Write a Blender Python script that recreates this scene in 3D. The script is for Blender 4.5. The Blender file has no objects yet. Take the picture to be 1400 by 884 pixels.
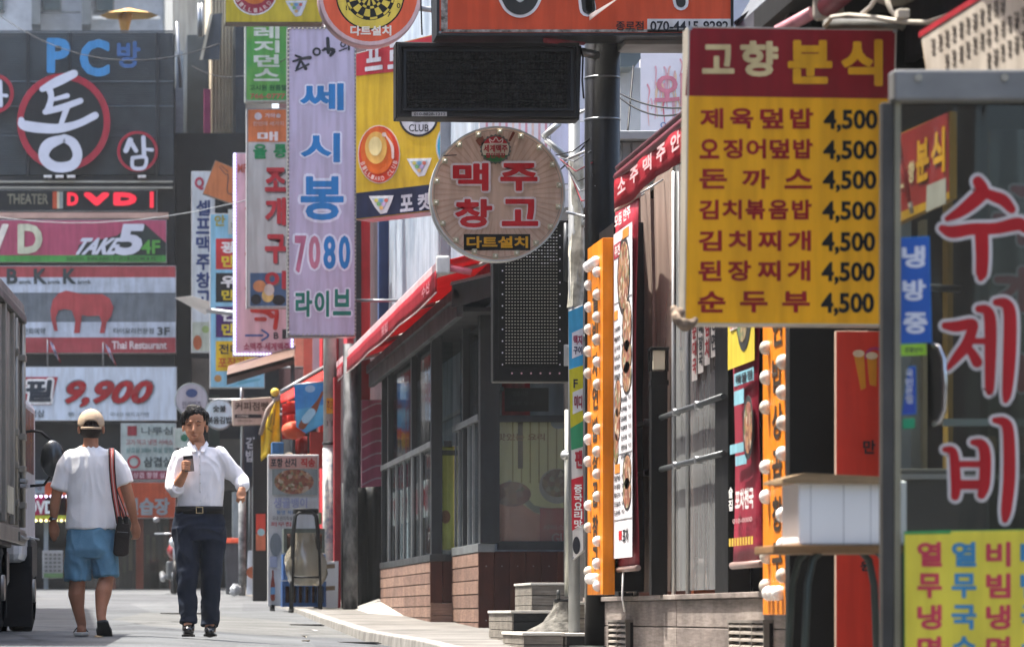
import bpy, bmesh, math, random
from mathutils import Vector, Matrix, noise
random.seed(7)
SC = bpy.context.scene
COL = SC.collection
# ---------------------------------------------------------------- camera, sky, sun, exposure
FPX, U0, V0 = 5250.0, 115.0, 840.0          # focal length in photo pixels, vanishing point of the street
cam = bpy.data.cameras.new('camera'); camo = bpy.data.objects.new('camera', cam); COL.objects.link(camo)
camo.location = (0, 0, 0); camo.rotation_euler = (math.pi/2, 0, 0)
cam.sensor_width = 36; cam.lens = 135
cam.shift_x = (700-U0)/1400; cam.shift_y = (V0-442)/1400
cam.clip_start = 0.1; cam.clip_end = 3000
cam.dof.use_dof = True; cam.dof.focus_distance = 27.0; cam.dof.aperture_fstop = 5.6
SC.camera = camo
SUN = Vector((-0.30, 0.20, 0.93)).normalized()
w = bpy.data.worlds.new("World"); SC.world = w; w.use_nodes = True
nt = w.node_tree; bg = nt.nodes['Background']
sky = nt.nodes.new('ShaderNodeTexSky'); sky.sky_type = 'NISHITA'; sky.sun_disc = False
sky.sun_elevation = math.asin(SUN.z); sky.sun_rotation = math.atan2(SUN.x, SUN.y)
sky.dust_density = 5; sky.air_density = 1.0; sky.ozone_density = .6
nt.links.new(sky.outputs[0], bg.inputs[0]); bg.inputs[1].default_value = 0.15
sl = bpy.data.lights.new('sun', 'SUN'); slo = bpy.data.objects.new('sun', sl); COL.objects.link(slo)
sl.energy = 3.2; sl.angle = math.radians(0.5); sl.color = (1, 0.95, 0.87)
slo.rotation_euler = (-SUN).to_track_quat('-Z', 'Y').to_euler(); slo.location = (-10, 10, 40)
SC.view_settings.view_transform = 'Standard'; SC.view_settings.look = 'None'
SC.view_settings.exposure = 1.98; SC.view_settings.gamma = 1.0
SC.cycles.max_bounces = 6; SC.cycles.transparent_max_bounces = 12

# ---------------------------------------------------------------- helpers
def P(u, v, Y): return Vector(((u-U0)*Y/FPX, Y, (V0-v)*Y/FPX))
def XU(u, Y): return (u-U0)*Y/FPX
def ZV(v, Y): return (V0-v)*Y/FPX
def YU(u, X): return X*FPX/(u-U0)           # depth at which the street plane x = X shows at column u
def lin(h):
    c = [int(h[i:i+2], 16)/255 for i in (0, 2, 4)]
    return [x/12.92 if x <= .04045 else ((x+.055)/1.055)**2.4 for x in c]
MATS = {}
def M(h, rough=.6, metal=0, dirt=.18, scale=2.5, bump=0, bscale=40, kind='', stretch=(1, 1, 1), c2=None, coat=0):
    key = (h, rough, metal, dirt, scale, bump, bscale, kind, stretch, c2, coat)
    if key in MATS: return MATS[key]
    m = bpy.data.materials.new('surface_'+h); m.use_nodes = True
    N = m.node_tree.nodes; L = m.node_tree.links; b = N['Principled BSDF']
    c = lin(h); b.inputs['Roughness'].default_value = rough; b.inputs['Metallic'].default_value = metal
    if not metal and rough > .34: b.inputs['Specular IOR Level'].default_value = .22
    if coat: b.inputs['Coat Weight'].default_value = coat; b.inputs['Coat Roughness'].default_value = .15
    tc = N.new('ShaderNodeTexCoord'); mp = N.new('ShaderNodeMapping'); mp.inputs['Scale'].default_value = stretch
    L.new(tc.outputs['Object'], mp.inputs[0])
    nz = N.new('ShaderNodeTexNoise'); nz.inputs['Scale'].default_value = scale; nz.inputs['Detail'].default_value = 7; nz.inputs['Roughness'].default_value = .62
    L.new(mp.outputs[0], nz.inputs[0])
    mix = N.new('ShaderNodeMix'); mix.data_type = 'RGBA'
    d = c2 and lin(c2) or [x*(1-dirt*1.6) for x in c]
    mix.inputs[6].default_value = (*d, 1); mix.inputs[7].default_value = (*c, 1)
    rp = N.new('ShaderNodeValToRGB'); rp.color_ramp.elements[0].position = .34; rp.color_ramp.elements[1].position = .62
    L.new(nz.outputs[0], rp.inputs[0])
    if c2 is None:
        L.new(rp.outputs[0], mix.inputs[0])
    else: L.new(rp.outputs[0], mix.inputs[0])
    out = mix.outputs[2]
    if kind == 'food':
        vo = N.new('ShaderNodeTexVoronoi'); vo.inputs['Scale'].default_value = scale; L.new(mp.outputs[0], vo.inputs[0])
        r2 = N.new('ShaderNodeValToRGB'); cr = r2.color_ramp
        for i, (p, hx) in enumerate([(0, '4c241c'), (.2, '8a4a38'), (.4, '4d6a3a'), (.52, 'd0c6b0'), (.7, '7a2c28'), (.88, 'a8805a')]):
            e = cr.elements[i] if i < 2 else cr.elements.new(p); e.position = p; e.color = (*lin(hx), 1)
        sp = N.new('ShaderNodeSeparateColor'); L.new(vo.outputs['Color'], sp.inputs[0]); L.new(sp.outputs[0], r2.inputs[0])
        m2 = N.new('ShaderNodeMix'); m2.data_type = 'RGBA'; m2.inputs[0].default_value = .65
        L.new(out, m2.inputs[6]); L.new(r2.outputs[0], m2.inputs[7]); out = m2.outputs[2]
    if kind == 'road':
        vo = N.new('ShaderNodeTexVoronoi'); vo.feature = 'DISTANCE_TO_EDGE'; vo.inputs['Scale'].default_value = .55
        wn = N.new('ShaderNodeTexNoise'); wn.inputs['Scale'].default_value = 1.6; wn.inputs['Detail'].default_value = 5; L.new(tc.outputs['Object'], wn.inputs[0])
        ad = N.new('ShaderNodeMix'); ad.data_type = 'VECTOR'; ad.inputs[0].default_value = .35; L.new(tc.outputs['Object'], ad.inputs[4]); L.new(wn.outputs['Color'], ad.inputs[5]); L.new(ad.outputs[1], vo.inputs[0])
        cr = N.new('ShaderNodeValToRGB'); cr.color_ramp.elements[0].position = .0; cr.color_ramp.elements[1].position = .022; cr.color_ramp.elements[0].color = (.45, .45, .45, 1); L.new(vo.outputs['Distance'], cr.inputs[0])
        v2 = N.new('ShaderNodeTexVoronoi'); v2.inputs['Scale'].default_value = .5; mp3 = N.new('ShaderNodeMapping'); mp3.inputs['Scale'].default_value = (1, .3, 1); L.new(tc.outputs['Object'], mp3.inputs[0]); L.new(mp3.outputs[0], v2.inputs[0])
        sp = N.new('ShaderNodeSeparateColor'); L.new(v2.outputs['Color'], sp.inputs[0]); c3 = N.new('ShaderNodeValToRGB'); c3.color_ramp.interpolation = 'CONSTANT'; c3.color_ramp.elements[0].color = (.8, .8, .82, 1); c3.color_ramp.elements[1].position = .3; c3.color_ramp.elements[1].color = (1, 1, 1, 1); e = c3.color_ramp.elements.new(.75); e.color = (1.16, 1.12, 1.05, 1); L.new(sp.outputs[0], c3.inputs[0])
        gn = N.new('ShaderNodeTexNoise'); gn.inputs['Scale'].default_value = 45; gn.inputs['Detail'].default_value = 3; L.new(tc.outputs['Object'], gn.inputs[0]); c4 = N.new('ShaderNodeValToRGB'); c4.color_ramp.elements[0].position = .3; c4.color_ramp.elements[1].position = .7; c4.color_ramp.elements[0].color = (.7, .7, .7, 1); c4.color_ramp.elements[1].color = (1.2, 1.2, 1.2, 1); L.new(gn.outputs[0], c4.inputs[0])
        for nd in (cr, c3, c4):
            m3 = N.new('ShaderNodeMix'); m3.data_type = 'RGBA'; m3.blend_type = 'MULTIPLY'; m3.inputs[0].default_value = 1; L.new(out, m3.inputs[6]); L.new(nd.outputs[0], m3.inputs[7]); out = m3.outputs[2]
    if kind == '' and .4 <= rough <= .55 and not metal:      # faded, rain streaked print and paint
        mg = N.new('ShaderNodeMapping'); mg.inputs['Scale'].default_value = (7, 7, .8); L.new(tc.outputs['Object'], mg.inputs[0])
        ng = N.new('ShaderNodeTexNoise'); ng.inputs['Scale'].default_value = 2.2; ng.inputs['Detail'].default_value = 6; L.new(mg.outputs[0], ng.inputs[0])
        rg = N.new('ShaderNodeValToRGB'); rg.color_ramp.elements[0].position = .36; rg.color_ramp.elements[1].position = .6; rg.color_ramp.elements[0].color = (.72, .70, .67, 1); rg.color_ramp.elements[1].color = (1.04, 1.04, 1.04, 1); L.new(ng.outputs[0], rg.inputs[0])
        mk = N.new('ShaderNodeMix'); mk.data_type = 'RGBA'; mk.blend_type = 'MULTIPLY'; mk.inputs[0].default_value = .6; L.new(out, mk.inputs[6]); L.new(rg.outputs[0], mk.inputs[7]); out = mk.outputs[2]
    if kind == 'streak' or kind == 'wood':
        n2 = N.new('ShaderNodeTexNoise'); n2.inputs['Scale'].default_value = 3 if kind == 'streak' else 6; n2.inputs['Detail'].default_value = 5
        mp2 = N.new('ShaderNodeMapping'); mp2.inputs['Scale'].default_value = (4, 4, .35) if kind == 'streak' else (1, 1, 14)
        if kind == 'wood' and stretch != (1, 1, 1): mp2.inputs['Scale'].default_value = stretch
        L.new(tc.outputs['Object'], mp2.inputs[0]); L.new(mp2.outputs[0], n2.inputs[0])
        r3 = N.new('ShaderNodeValToRGB'); r3.color_ramp.elements[0].position = .35; r3.color_ramp.elements[1].position = .65
        r3.color_ramp.elements[0].color = (.62, .6, .58, 1); r3.color_ramp.elements[1].color = (1.0, 1.0, 1.0, 1)
        L.new(n2.outputs[0], r3.inputs[0])
        m3 = N.new('ShaderNodeMix'); m3.data_type = 'RGBA'; m3.blend_type = 'MULTIPLY'; m3.inputs[0].default_value = .8
        L.new(out, m3.inputs[6]); L.new(r3.outputs[0], m3.inputs[7]); out = m3.outputs[2]
    L.new(out, b.inputs['Base Color'])
    rr = N.new('ShaderNodeMapRange'); rr.inputs[3].default_value = min(1, rough+.15); rr.inputs[4].default_value = max(.03, rough-.1)
    L.new(nz.outputs[0], rr.inputs[0]); L.new(rr.outputs[0], b.inputs['Roughness'])
    n5 = N.new('ShaderNodeTexNoise'); n5.inputs['Scale'].default_value = 5; n5.inputs['Detail'].default_value = 2; L.new(mp.outputs[0], n5.inputs[0])
    b5 = N.new('ShaderNodeBump'); b5.inputs['Strength'].default_value = .22; b5.inputs['Distance'].default_value = .02; L.new(n5.outputs[0], b5.inputs['Height']); L.new(b5.outputs[0], b.inputs['Normal'])
    if kind == 'cloth':
        o_ = [n for n in N if n.type == 'OUTPUT_MATERIAL'][0]; tl = N.new('ShaderNodeBsdfTranslucent'); L.new(out, tl.inputs[0]); mx = N.new('ShaderNodeMixShader'); mx.inputs[0].default_value = .45
        L.new(b.outputs[0], mx.inputs[1]); L.new(tl.outputs[0], mx.inputs[2]); L.new(mx.outputs[0], o_.inputs[0])
    if bump:
        n4 = N.new('ShaderNodeTexNoise'); n4.inputs['Scale'].default_value = bscale; n4.inputs['Detail'].default_value = 4
        L.new(mp.outputs[0], n4.inputs[0])
        bp = N.new('ShaderNodeBump'); bp.inputs['Strength'].default_value = bump; bp.inputs['Distance'].default_value = .01
        L.new(n4.outputs[0], bp.inputs['Height']); L.new(b5.outputs[0], bp.inputs['Normal']); L.new(bp.outputs[0], b.inputs['Normal'])
    MATS[key] = m; return m
def glass(tint='9fb0b0', refl=.5, film=.0, filmcol='b9b4ac', rough=.03):
    key = ('glass', tint, refl, film, filmcol, rough)
    if key in MATS: return MATS[key]
    m = bpy.data.materials.new('glass'); m.use_nodes = True; N = m.node_tree.nodes; L = m.node_tree.links; N.clear()
    o = N.new('ShaderNodeOutputMaterial'); t = N.new('ShaderNodeBsdfTransparent'); g = N.new('ShaderNodeBsdfGlossy'); d = N.new('ShaderNodeBsdfDiffuse')
    t.inputs[0].default_value = (*lin(tint), 1); g.inputs['Roughness'].default_value = rough; d.inputs[0].default_value = (*lin(filmcol), 1)
    fr = N.new('ShaderNodeFresnel'); fr.inputs[0].default_value = 1.5
    tc = N.new('ShaderNodeTexCoord'); nz = N.new('ShaderNodeTexNoise'); nz.inputs['Scale'].default_value = 1.3; nz.inputs['Detail'].default_value = 3
    mp = N.new('ShaderNodeMapping'); mp.inputs['Scale'].default_value = (3, 3, .5); L.new(tc.outputs['Object'], mp.inputs[0]); L.new(mp.outputs[0], nz.inputs[0])
    bp = N.new('ShaderNodeBump'); bp.inputs['Strength'].default_value = .12 if not film else .5; bp.inputs['Distance'].default_value = .02; L.new(nz.outputs[0], bp.inputs['Height']); L.new(bp.outputs[0], g.inputs['Normal'])
    mu = N.new('ShaderNodeMath'); mu.operation = 'MULTIPLY_ADD'; mu.inputs[1].default_value = .6; mu.inputs[2].default_value = refl*.12; L.new(fr.outputs[0], mu.inputs[0])
    a = N.new('ShaderNodeMixShader'); L.new(mu.outputs[0], a.inputs[0]); L.new(t.outputs[0], a.inputs[1]); L.new(g.outputs[0], a.inputs[2])
    if film:
        b = N.new('ShaderNodeMixShader'); ml = N.new('ShaderNodeMath'); ml.operation = 'MULTIPLY'; ml.inputs[1].default_value = film*2
        L.new(nz.outputs[0], ml.inputs[0]); L.new(ml.outputs[0], b.inputs[0]); L.new(a.outputs[0], b.inputs[1]); L.new(d.outputs[0], b.inputs[2]); L.new(b.outputs[0], o.inputs[0])
    else: L.new(a.outputs[0], o.inputs[0])
    MATS[key] = m; return m
def emis(h, s):
    key = ('e', h, s)
    if key in MATS: return MATS[key]
    m = bpy.data.materials.new('lit_'+h); m.use_nodes = True; b = m.node_tree.nodes['Principled BSDF']
    b.inputs['Base Color'].default_value = (*lin(h), 1); b.inputs['Emission Color'].default_value = (*lin(h), 1); b.inputs['Emission Strength'].default_value = s
    MATS[key] = m; return m

def rootof(p):
    while p and p.parent: p = p.parent
    return p
def S(o, kind='structure'): o['kind'] = kind; return o
def tag(o, label, cat, group=None):
    o['label'] = label; o['category'] = cat
    if group: o['group'] = group
    return o
def T(name, label, cat, loc, group=None):
    o = bpy.data.objects.new(name, None); COL.objects.link(o); o.location = loc; o.empty_display_size = .1
    return tag(o, label, cat, group)
class MB:
    def __init__(s, mat=None): s.v = []; s.f = []; s.xf = mat; s.sm = set()
    def add(s, vs, fs, smooth=False):
        n = len(s.v)
        for p in vs: s.v.append(s.xf @ Vector(p) if s.xf else Vector(p))
        for f in fs:
            if smooth: s.sm.add(len(s.f))
            s.f.append([i+n for i in f])
        return s
    def box(s, x0, x1, y0, y1, z0, z1):
        v = [(x, y, z) for z in (z0, z1) for (x, y) in ((x0, y0), (x1, y0), (x1, y1), (x0, y1))]
        return s.add(v, [(3, 2, 1, 0), (4, 5, 6, 7), (0, 1, 5, 4), (1, 2, 6, 5), (2, 3, 7, 6), (3, 0, 4, 7)])
    def prism(s, front, back):
        n = len(front)
        return s.add(list(front)+list(back), [tuple(range(n)), tuple(range(2*n-1, n-1, -1))]+[((i+1) % n, i, n+i, n+(i+1) % n) for i in range(n)])
    def tube(s, pts, r, seg=8, cap=True):
        pts = [Vector(p) for p in pts]; R = r if isinstance(r, (list, tuple)) else [r]*len(pts)
        rings = []; up = None
        for i, p in enumerate(pts):
            d = (pts[min(i+1, len(pts)-1)]-pts[max(i-1, 0)])
            d = d.normalized() if d.length > 1e-9 else Vector((0, 0, 1))
            if up is None: up = d.orthogonal().normalized()
            a = (up-d*up.dot(d)).normalized(); b = d.cross(a); up = a
            rings.append([p+(a*math.cos(2*math.pi*k/seg)+b*math.sin(2*math.pi*k/seg))*R[i] for k in range(seg)])
        vs = [q for g in rings for q in g]; fs = []
        for i in range(len(pts)-1):
            for k in range(seg): fs.append((i*seg+k, i*seg+(k+1) % seg, (i+1)*seg+(k+1) % seg, (i+1)*seg+k))
        s.add(vs, fs, True)
        if cap: s.add(rings[0], [tuple(reversed(range(seg)))]); s.add(rings[-1], [tuple(range(seg))])
        return s
    def ball(s, c, r, ax=(1, 1, 1), n=8, m=12, half=None):
        c = Vector(c); vs = []; fs = []
        for i in range(n+1):
            th = math.pi*i/n
            for k in range(m):
                ph = 2*math.pi*k/m
                vs.append(c+Vector((math.sin(th)*math.cos(ph)*r*ax[0], math.sin(th)*math.sin(ph)*r*ax[1], math.cos(th)*r*ax[2])))
        for i in range(n):
            for k in range(m):
                fs.append((i*m+k, (i+1)*m+k, (i+1)*m+(k+1) % m, i*m+(k+1) % m))
        return s.add(vs, fs, True)
    def sheet(s, fn, nu, nv, smooth=True):
        vs = [fn(i/nu, j/nv) for j in range(nv+1) for i in range(nu+1)]
        return s.add(vs, [(j*(nu+1)+i, j*(nu+1)+i+1, (j+1)*(nu+1)+i+1, (j+1)*(nu+1)+i) for j in range(nv) for i in range(nu)], smooth)
    def build(s, name, mat, parent=None, bev=0, thick=0, stuff=False, fix=True):
        me = bpy.data.meshes.new(name); off = Vector(rootof(parent).location) if parent else Vector((0, 0, 0))
        me.from_pydata([p-off for p in s.v], [], s.f)
        if s.sm: me.polygons.foreach_set('use_smooth', [i in s.sm for i in range(len(s.f))])
        me.validate(); me.materials.append(mat)
        if fix:
            bm = bmesh.new(); bm.from_mesh(me)
            bmesh.ops.remove_doubles(bm, verts=bm.verts, dist=1e-5); bmesh.ops.recalc_face_normals(bm, faces=bm.faces); bm.to_mesh(me); bm.free()
        o = bpy.data.objects.new(name, me); COL.objects.link(o)
        if parent: o.parent = parent
        if bev:
            b = o.modifiers.new('bevel', 'BEVEL'); b.width = bev; b.segments = 2; b.limit_method = 'ANGLE'; b.angle_limit = .6
        if thick:
            b = o.modifiers.new('solid', 'SOLIDIFY'); b.thickness = thick; b.offset = 0
        if stuff: o['kind'] = 'stuff'
        return o
def B(x0, x1, y0, y1, z0, z1, name, mat, parent=None, bev=0):
    return MB().box(x0, x1, y0, y1, z0, z1).build(name, mat, parent, bev)
class Plane:                                   # upright plane through a point; th turns its right-hand side away from the viewer
    def __init__(s, u, v, Y, th=0):
        s.o = P(u, v, Y); t = math.radians(th); s.a = Vector((math.cos(t), math.sin(t), 0)); s.b = Vector((0, 0, 1)); s.n = Vector((math.sin(t), -math.cos(t), 0))
    def hit(s, u, v, lift=0):
        d = Vector(((u-U0)/FPX, 1, (V0-v)/FPX)); o = s.o+s.n*lift
        return d*(o.dot(s.n)/d.dot(s.n))
def FP(Y): return Plane(700, 442, Y)
def WP(X): p = Plane(500, 442, 10, -90); p.o = Vector((X, 0, 0)); return p
def q4(r):
    if len(r) == 4 and not isinstance(r[0], (tuple, list)):
        u0, v0, u1, v1 = r; return [(u0, v1), (u1, v1), (u1, v0), (u0, v0)]   # bl br tr tl
    return list(r)
GL = {}; FACES = []
class Face:                                    # flat print and relief on a sign plane
    def __init__(s, parent, pl, unit=.003): s.p = parent; s.pl = pl; s.q = {}; s.call = 0; s.unit = unit; FACES.append(s)
    def _mb(s, name, mat):
        key = (name, mat.name, 0 if name in ('ray', 'trim', 'stripe', 'worn_trim') else s.call)
        return s.q.setdefault(key, (MB(), mat))[0]
    def poly(s, pts, mat, l=1, name='print', t=.8):
        s.call += 1; f = [s.pl.hit(u, v, l*s.unit) for u, v in pts]; b = [p-s.pl.n*s.unit*t for p in f]
        s._mb(name, mat).prism(f, b); return s
    def rect(s, r, mat, l=1, name='print', t=.8): return s.poly(q4(r), mat, l, name, t)
    def disc(s, cu, cv, r, mat, l=1, name='print', ry=None, n=28, a0=0, a1=360, t=.8, rot=0):
        ry = ry or r; pts = []; c, d = math.cos(math.radians(rot)), math.sin(math.radians(rot))
        full = a1-a0 >= 360
        for i in range(n if full else n+1):
            a = math.radians(a0+(a1-a0)*i/n); x, y = r*math.cos(a), ry*math.sin(a)
            pts.append((cu+x*c-y*d, cv-(x*d+y*c)))
        return s.poly(pts, mat, l, name, t)
    def ring(s, cu, cv, r, w, mat, l=1, name='print', ry=None, n=36, a0=0, a1=360):
        s.call += 1; ry = ry or r; k = (r-w)/r; mb = s._mb(name, mat)
        for i in range(n):
            A = [math.radians(a0+(a1-a0)*(i+j)/n) for j in (0, 1)]
            o = [(cu+r*math.cos(a), cv-ry*math.sin(a)) for a in A]; q = [(cu+r*k*math.cos(a), cv-ry*k*math.sin(a)) for a in reversed(A)]
            mb.add([s.pl.hit(u, v, l*s.unit) for u, v in o+q], [(0, 1, 2, 3)])
        return s
    def stroke(s, pts, mat, l=1, name='lettering'): s.call += 1; return s._stroke(pts, mat, l, name)
    def _stroke(s, pts, mat, l=1, name='lettering'):        # brush stroke: (u, v, width) points, round ended
        mb = s._mb(name, mat); n = len(pts)
        # smooth by Catmull-Rom
        out = []
        for i in range(n-1):
            p0, p1, p2, p3 = pts[max(i-1, 0)], pts[i], pts[i+1], pts[min(i+2, n-1)]
            for k in range(5):
                t = k/5; out.append([.5*((2*p1[j])+(-p0[j]+p2[j])*t+(2*p0[j]-5*p1[j]+4*p2[j]-p3[j])*t*t+(-p0[j]+3*p1[j]-3*p2[j]+p3[j])*t**3) for j in range(3)])
        out.append(list(pts[-1])); L = []; R = []
        for i, (u, v, wd) in enumerate(out):
            a = out[max(i-1, 0)]; b = out[min(i+1, len(out)-1)]; du, dv = b[0]-a[0], b[1]-a[1]; m = math.hypot(du, dv) or 1
            nx, ny = -dv/m, du/m; L.append((u+nx*wd/2, v+ny*wd/2)); R.append((u-nx*wd/2, v-ny*wd/2))
        for i in range(len(out)-1):
            mb.add([s.pl.hit(*q, l*s.unit) for q in (L[i], L[i+1], R[i+1], R[i])], [(0, 1, 2, 3)])
        for e, k in ((out[0], 1), (out[-1], 2)):
            mb.add([s.pl.hit(e[0]+e[2]/2*math.cos(a*math.pi/6), e[1]+e[2]/2*math.sin(a*math.pi/6), l*s.unit-.0002*k) for a in range(12)], [tuple(range(12))])
        return s
    def strokes(s, lst, mat, out=None, ow=5, l=3, name='lettering'):
        s.call += 1
        for i, st in enumerate(lst):
            if out: s._stroke([(a, b, c+ow*2) for a, b, c in st], out, l-1+i*.06, 'lettering_edge')
            s._stroke(st, mat, l+i*.06, name)
        return s
    def text(s, t, r, mat, l=3, bold=.0, out=None, ow=.06, name='lettering', slant=0, off=.018):
        if not t.strip(): return s
        q = q4(r); GL.setdefault((t, off), None)
        bold *= .5
        s.__dict__.setdefault('jobs', []).append((t, off, q, mat, l, bold, name, slant))
        if out: s.jobs.append((t, off, q, out, l-.8, bold+ow, 'lettering_edge', slant))
        return s
    def vtext(s, t, r, mat, **k):                # stacked characters in a box
        q = q4(r); n = len(t)
        for i, ch in enumerate(t):
            if ch == ' ': continue
            a, b = (i+.06)/n, (i+.94)/n
            tl = lambda w: (q[3][0]+(q[0][0]-q[3][0])*w, q[3][1]+(q[0][1]-q[3][1])*w); tr = lambda w: (q[2][0]+(q[1][0]-q[2][0])*w, q[2][1]+(q[1][1]-q[2][1])*w)
            s.text(ch, [tl(b), tr(b), tr(a), tl(a)], mat, **k)
        return s
    def flush(s):
        for (t, off, q, mat, l, bold, name, slant) in s.__dict__.get('jobs', []):
            vs, fs = GL[(t, off)]
            c = [s.pl.hit(u, v, l*s.unit) for u, v in q]
            h = ((c[3]-c[0]).length+(c[2]-c[1]).length)/2; r = bold*h
            wd = (c[1]-c[0]).length; iu = min(.45, r/max(wd, 1e-6)); iv = min(.45, r/max(h, 1e-6))
            sh = [(0, 0)] if bold <= 0 else [(math.cos(k*math.pi/4), math.sin(k*math.pi/4)) for k in range(8)]
            inset = name != 'lettering_edge'
            s.call += 1; mb = s._mb(name, mat)
            for k, (sx, sy) in enumerate(sh):
                pts = []
                for x, y in vs:
                    x += slant*(y-.5)
                    if inset: x = iu+x*(1-2*iu); y = iv+y*(1-2*iv)
                    p = c[0].lerp(c[1], x) if False else (c[0]*(1-x)*(1-y)+c[1]*x*(1-y)+c[2]*x*y+c[3]*(1-x)*y)
                    pts.append(p+s.pl.a*(sx*r)+s.pl.b*(sy*r)+s.pl.n*(k*.00012))
                mb.add(pts, fs)
        for key, val in s.q.items():
            mb, mat = val
            mb.build(key[0], mat, s.p, fix=(key[0] not in ('lettering', 'lettering_edge')))
def flush_all():                               # one text curve, one lettered line per string, cut apart by height
    keys = [k for k in GL]
    cu = bpy.data.curves.new('t', 'FONT'); cu.body = chr(10).join(k[0] for k in keys); cu.size = 1; cu.offset = .018; cu.resolution_u = 3; cu.dimensions = '2D'; cu.space_line = 3
    o = bpy.data.objects.new('t', cu); COL.objects.link(o)
    dg = bpy.context.evaluated_depsgraph_get(); ev = o.evaluated_get(dg); me = ev.to_mesh()
    V = [(v.co.x, v.co.y) for v in me.vertices]; FS = [tuple(p.vertices) for p in me.polygons]; ev.to_mesh_clear()
    LH = 3*1.0
    band = lambda y: int(round((-(y-.36))/LH))
    vb = [band(v[1]) for v in V]; lines = {}
    for f in FS: lines.setdefault(vb[f[0]], []).append(f)
    for i, k in enumerate(keys):
        fs = lines.get(i, []); idx = sorted({j for f in fs for j in f}); mp = {j: n for n, j in enumerate(idx)}
        vs = [V[j] for j in idx]
        if not vs: GL[k] = ([], []); continue
        x0 = min(v[0] for v in vs); x1 = max(v[0] for v in vs); y0 = min(v[1] for v in vs); y1 = max(v[1] for v in vs)
        GL[k] = ([((x-x0)/max(1e-6, x1-x0), (y-y0)/max(1e-6, y1-y0)) for x, y in vs], [tuple(mp[j] for j in f) for f in fs])
    bpy.data.objects.remove(o); bpy.data.curves.remove(cu)
    for f in FACES: f.flush()

BLACK = M('0d0e10', .5); DKG = M('2e3236', .55); FRAME = M('4a4d50', .45, .3); WHITE = M('e8e8e6', .5, dirt=.06); STEEL = M('9a9da0', .35, .8); GALV = M('b4b6b6', .4, .6)
RED = M('b5202c', .5, dirt=.08); DRED = M('7a0f18', .5, dirt=.08); YEL = M('e2b41e', .5, dirt=.08); ORG = M('d9662f', .5, dirt=.08); BLUE = M('1d74b5', .5, dirt=.06); CREAM = M('e6ddd0', .6)
NAVY = M('1c2a4a', .5); GREEN = M('2f8a5a', .5, dirt=.06)

def board(name, label, cat, pl, r, face, depth=.12, edge=None, frame=0, group=None, mount=None, unit=.003, bev=.004):
    q = q4(r); f = [pl.hit(*c) for c in q]; b = [p-pl.n*depth for p in f]
    base = (f[0]+f[1]+b[0]+b[1])/4; root = T(name, label, cat, base, group)
    MB().prism(f, b).build('cabinet', edge or GALV, root, bev)
    F = Face(root, pl, unit)
    cu = sum(c[0] for c in q)/4; cv = sum(c[1] for c in q)/4
    def ins(k): return [(u+(k if u < cu else -k), v+(k if v < cv else -k)) for u, v in q]
    F.poly(ins(frame if frame else 1), face, .9, 'face_panel')
    if frame:
        mb = F._mb('trim', edge or GALV); o = q; i_ = ins(frame)
        for k in range(4):
            a = [o[k], o[(k+1) % 4], i_[(k+1) % 4], i_[k]]
            fr = [pl.hit(*c, unit*2.5) for c in a]; mb.prism(fr, [p-pl.n*unit*2 for p in fr])
    if frame:
        for k in range(4):
            c0 = pl.hit(q[k][0]+(frame*1.2 if q[k][0] < cu else -frame*1.2), q[k][1]+(frame*1.2 if q[k][1] < cv else -frame*1.2), unit*3)
            MB().tube([c0, c0+pl.n*.003], .009, 8).build('screw', STEEL, root)
    if mount:
        X = mount; zt = f[2].z; zb = f[1].z; xr = f[1].x-.02; yy = (f[1].y+b[1].y)/2
        for z in (zt-.12*(zt-zb), zb+.12*(zt-zb)):
            MB().tube([(xr, yy, z), (X, yy+.02, z)], .018).build('bracket', STEEL, root)
    return root, F

# ---------------------------------------------------------------- ground
def interp(x, pts):
    if x <= pts[0][0]: return pts[0][1]
    for (a, p), (b, q) in zip(pts, pts[1:]):
        if x <= b: return p+(q-p)*(x-a)/(b-a)
    return pts[-1][1]
PROF = [(-40, -1.0), (0, -.72), (15, -.42), (24, -.22), (28.4, -.155), (34, -.11), (40, -.04), (45, .03), (60, .28), (73, .49), (90, .75), (400, 3.0)]
def road_z(x, y):
    k = interp(y, [(20, .06), (34, .06), (45, 0)]); return interp(y, PROF)-k*max(0, min(x, 2.6)-.5)
def walk_z(x, y): return road_z(2.6, y)+interp(y, [(20, .09), (34, .09), (44, .05), (50, .01)])
def grid(xs, ys, zf, name, mat):
    vs = [(x, y, zf(x, y)) for y in ys for x in xs]; n = len(xs)
    mb = MB().add(vs, [(j*n+i, j*n+i+1, (j+1)*n+i+1, (j+1)*n+i) for j in range(len(ys)-1) for i in range(n-1)], True)
    return S(mb.build(name, mat, fix=False))
ys = [-40, -20, -5]+[i*1.0 for i in range(0, 92)]+[120, 200, 400, 900]
grid([-300, -60, -20, -8, -4, -2, -1, 0, .5, 1, 1.5, 2, 2.6, 4, 8, 30, 300], ys, road_z, 'road', M('5b5e60', .85, dirt=.22, scale=.9, bump=.5, bscale=60, kind='road'))
grid([2.6, 3.0, 3.5, 5, 9], [i*1.0 for i in range(0, 76)], walk_z, 'pavement', M('706e6a', .85, dirt=.3, scale=1.5, bump=.5, bscale=50))
for i in range(38):                              # granite kerb stones
    y0, y1 = 12+i*1.0, 12.988+i*1.0
    v = [(x, y, z) for y in (y0, y1) for x, z in ((2.46, road_z(2.5, y)-.1), (2.6, road_z(2.6, y)-.1), (2.6, walk_z(2.6, y)+.006), (2.475, walk_z(2.6, y)+.006))]
    S(MB().add(v, [(0, 1, 2, 3), (7, 6, 5, 4), (0, 3, 7, 4), (3, 2, 6, 7), (1, 0, 4, 5), (2, 1, 5, 6)]).build('kerb_stone', M('8d8b86', .8, dirt=.25, scale=4, bump=.4), bev=.01))
mh = FACES and None
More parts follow.
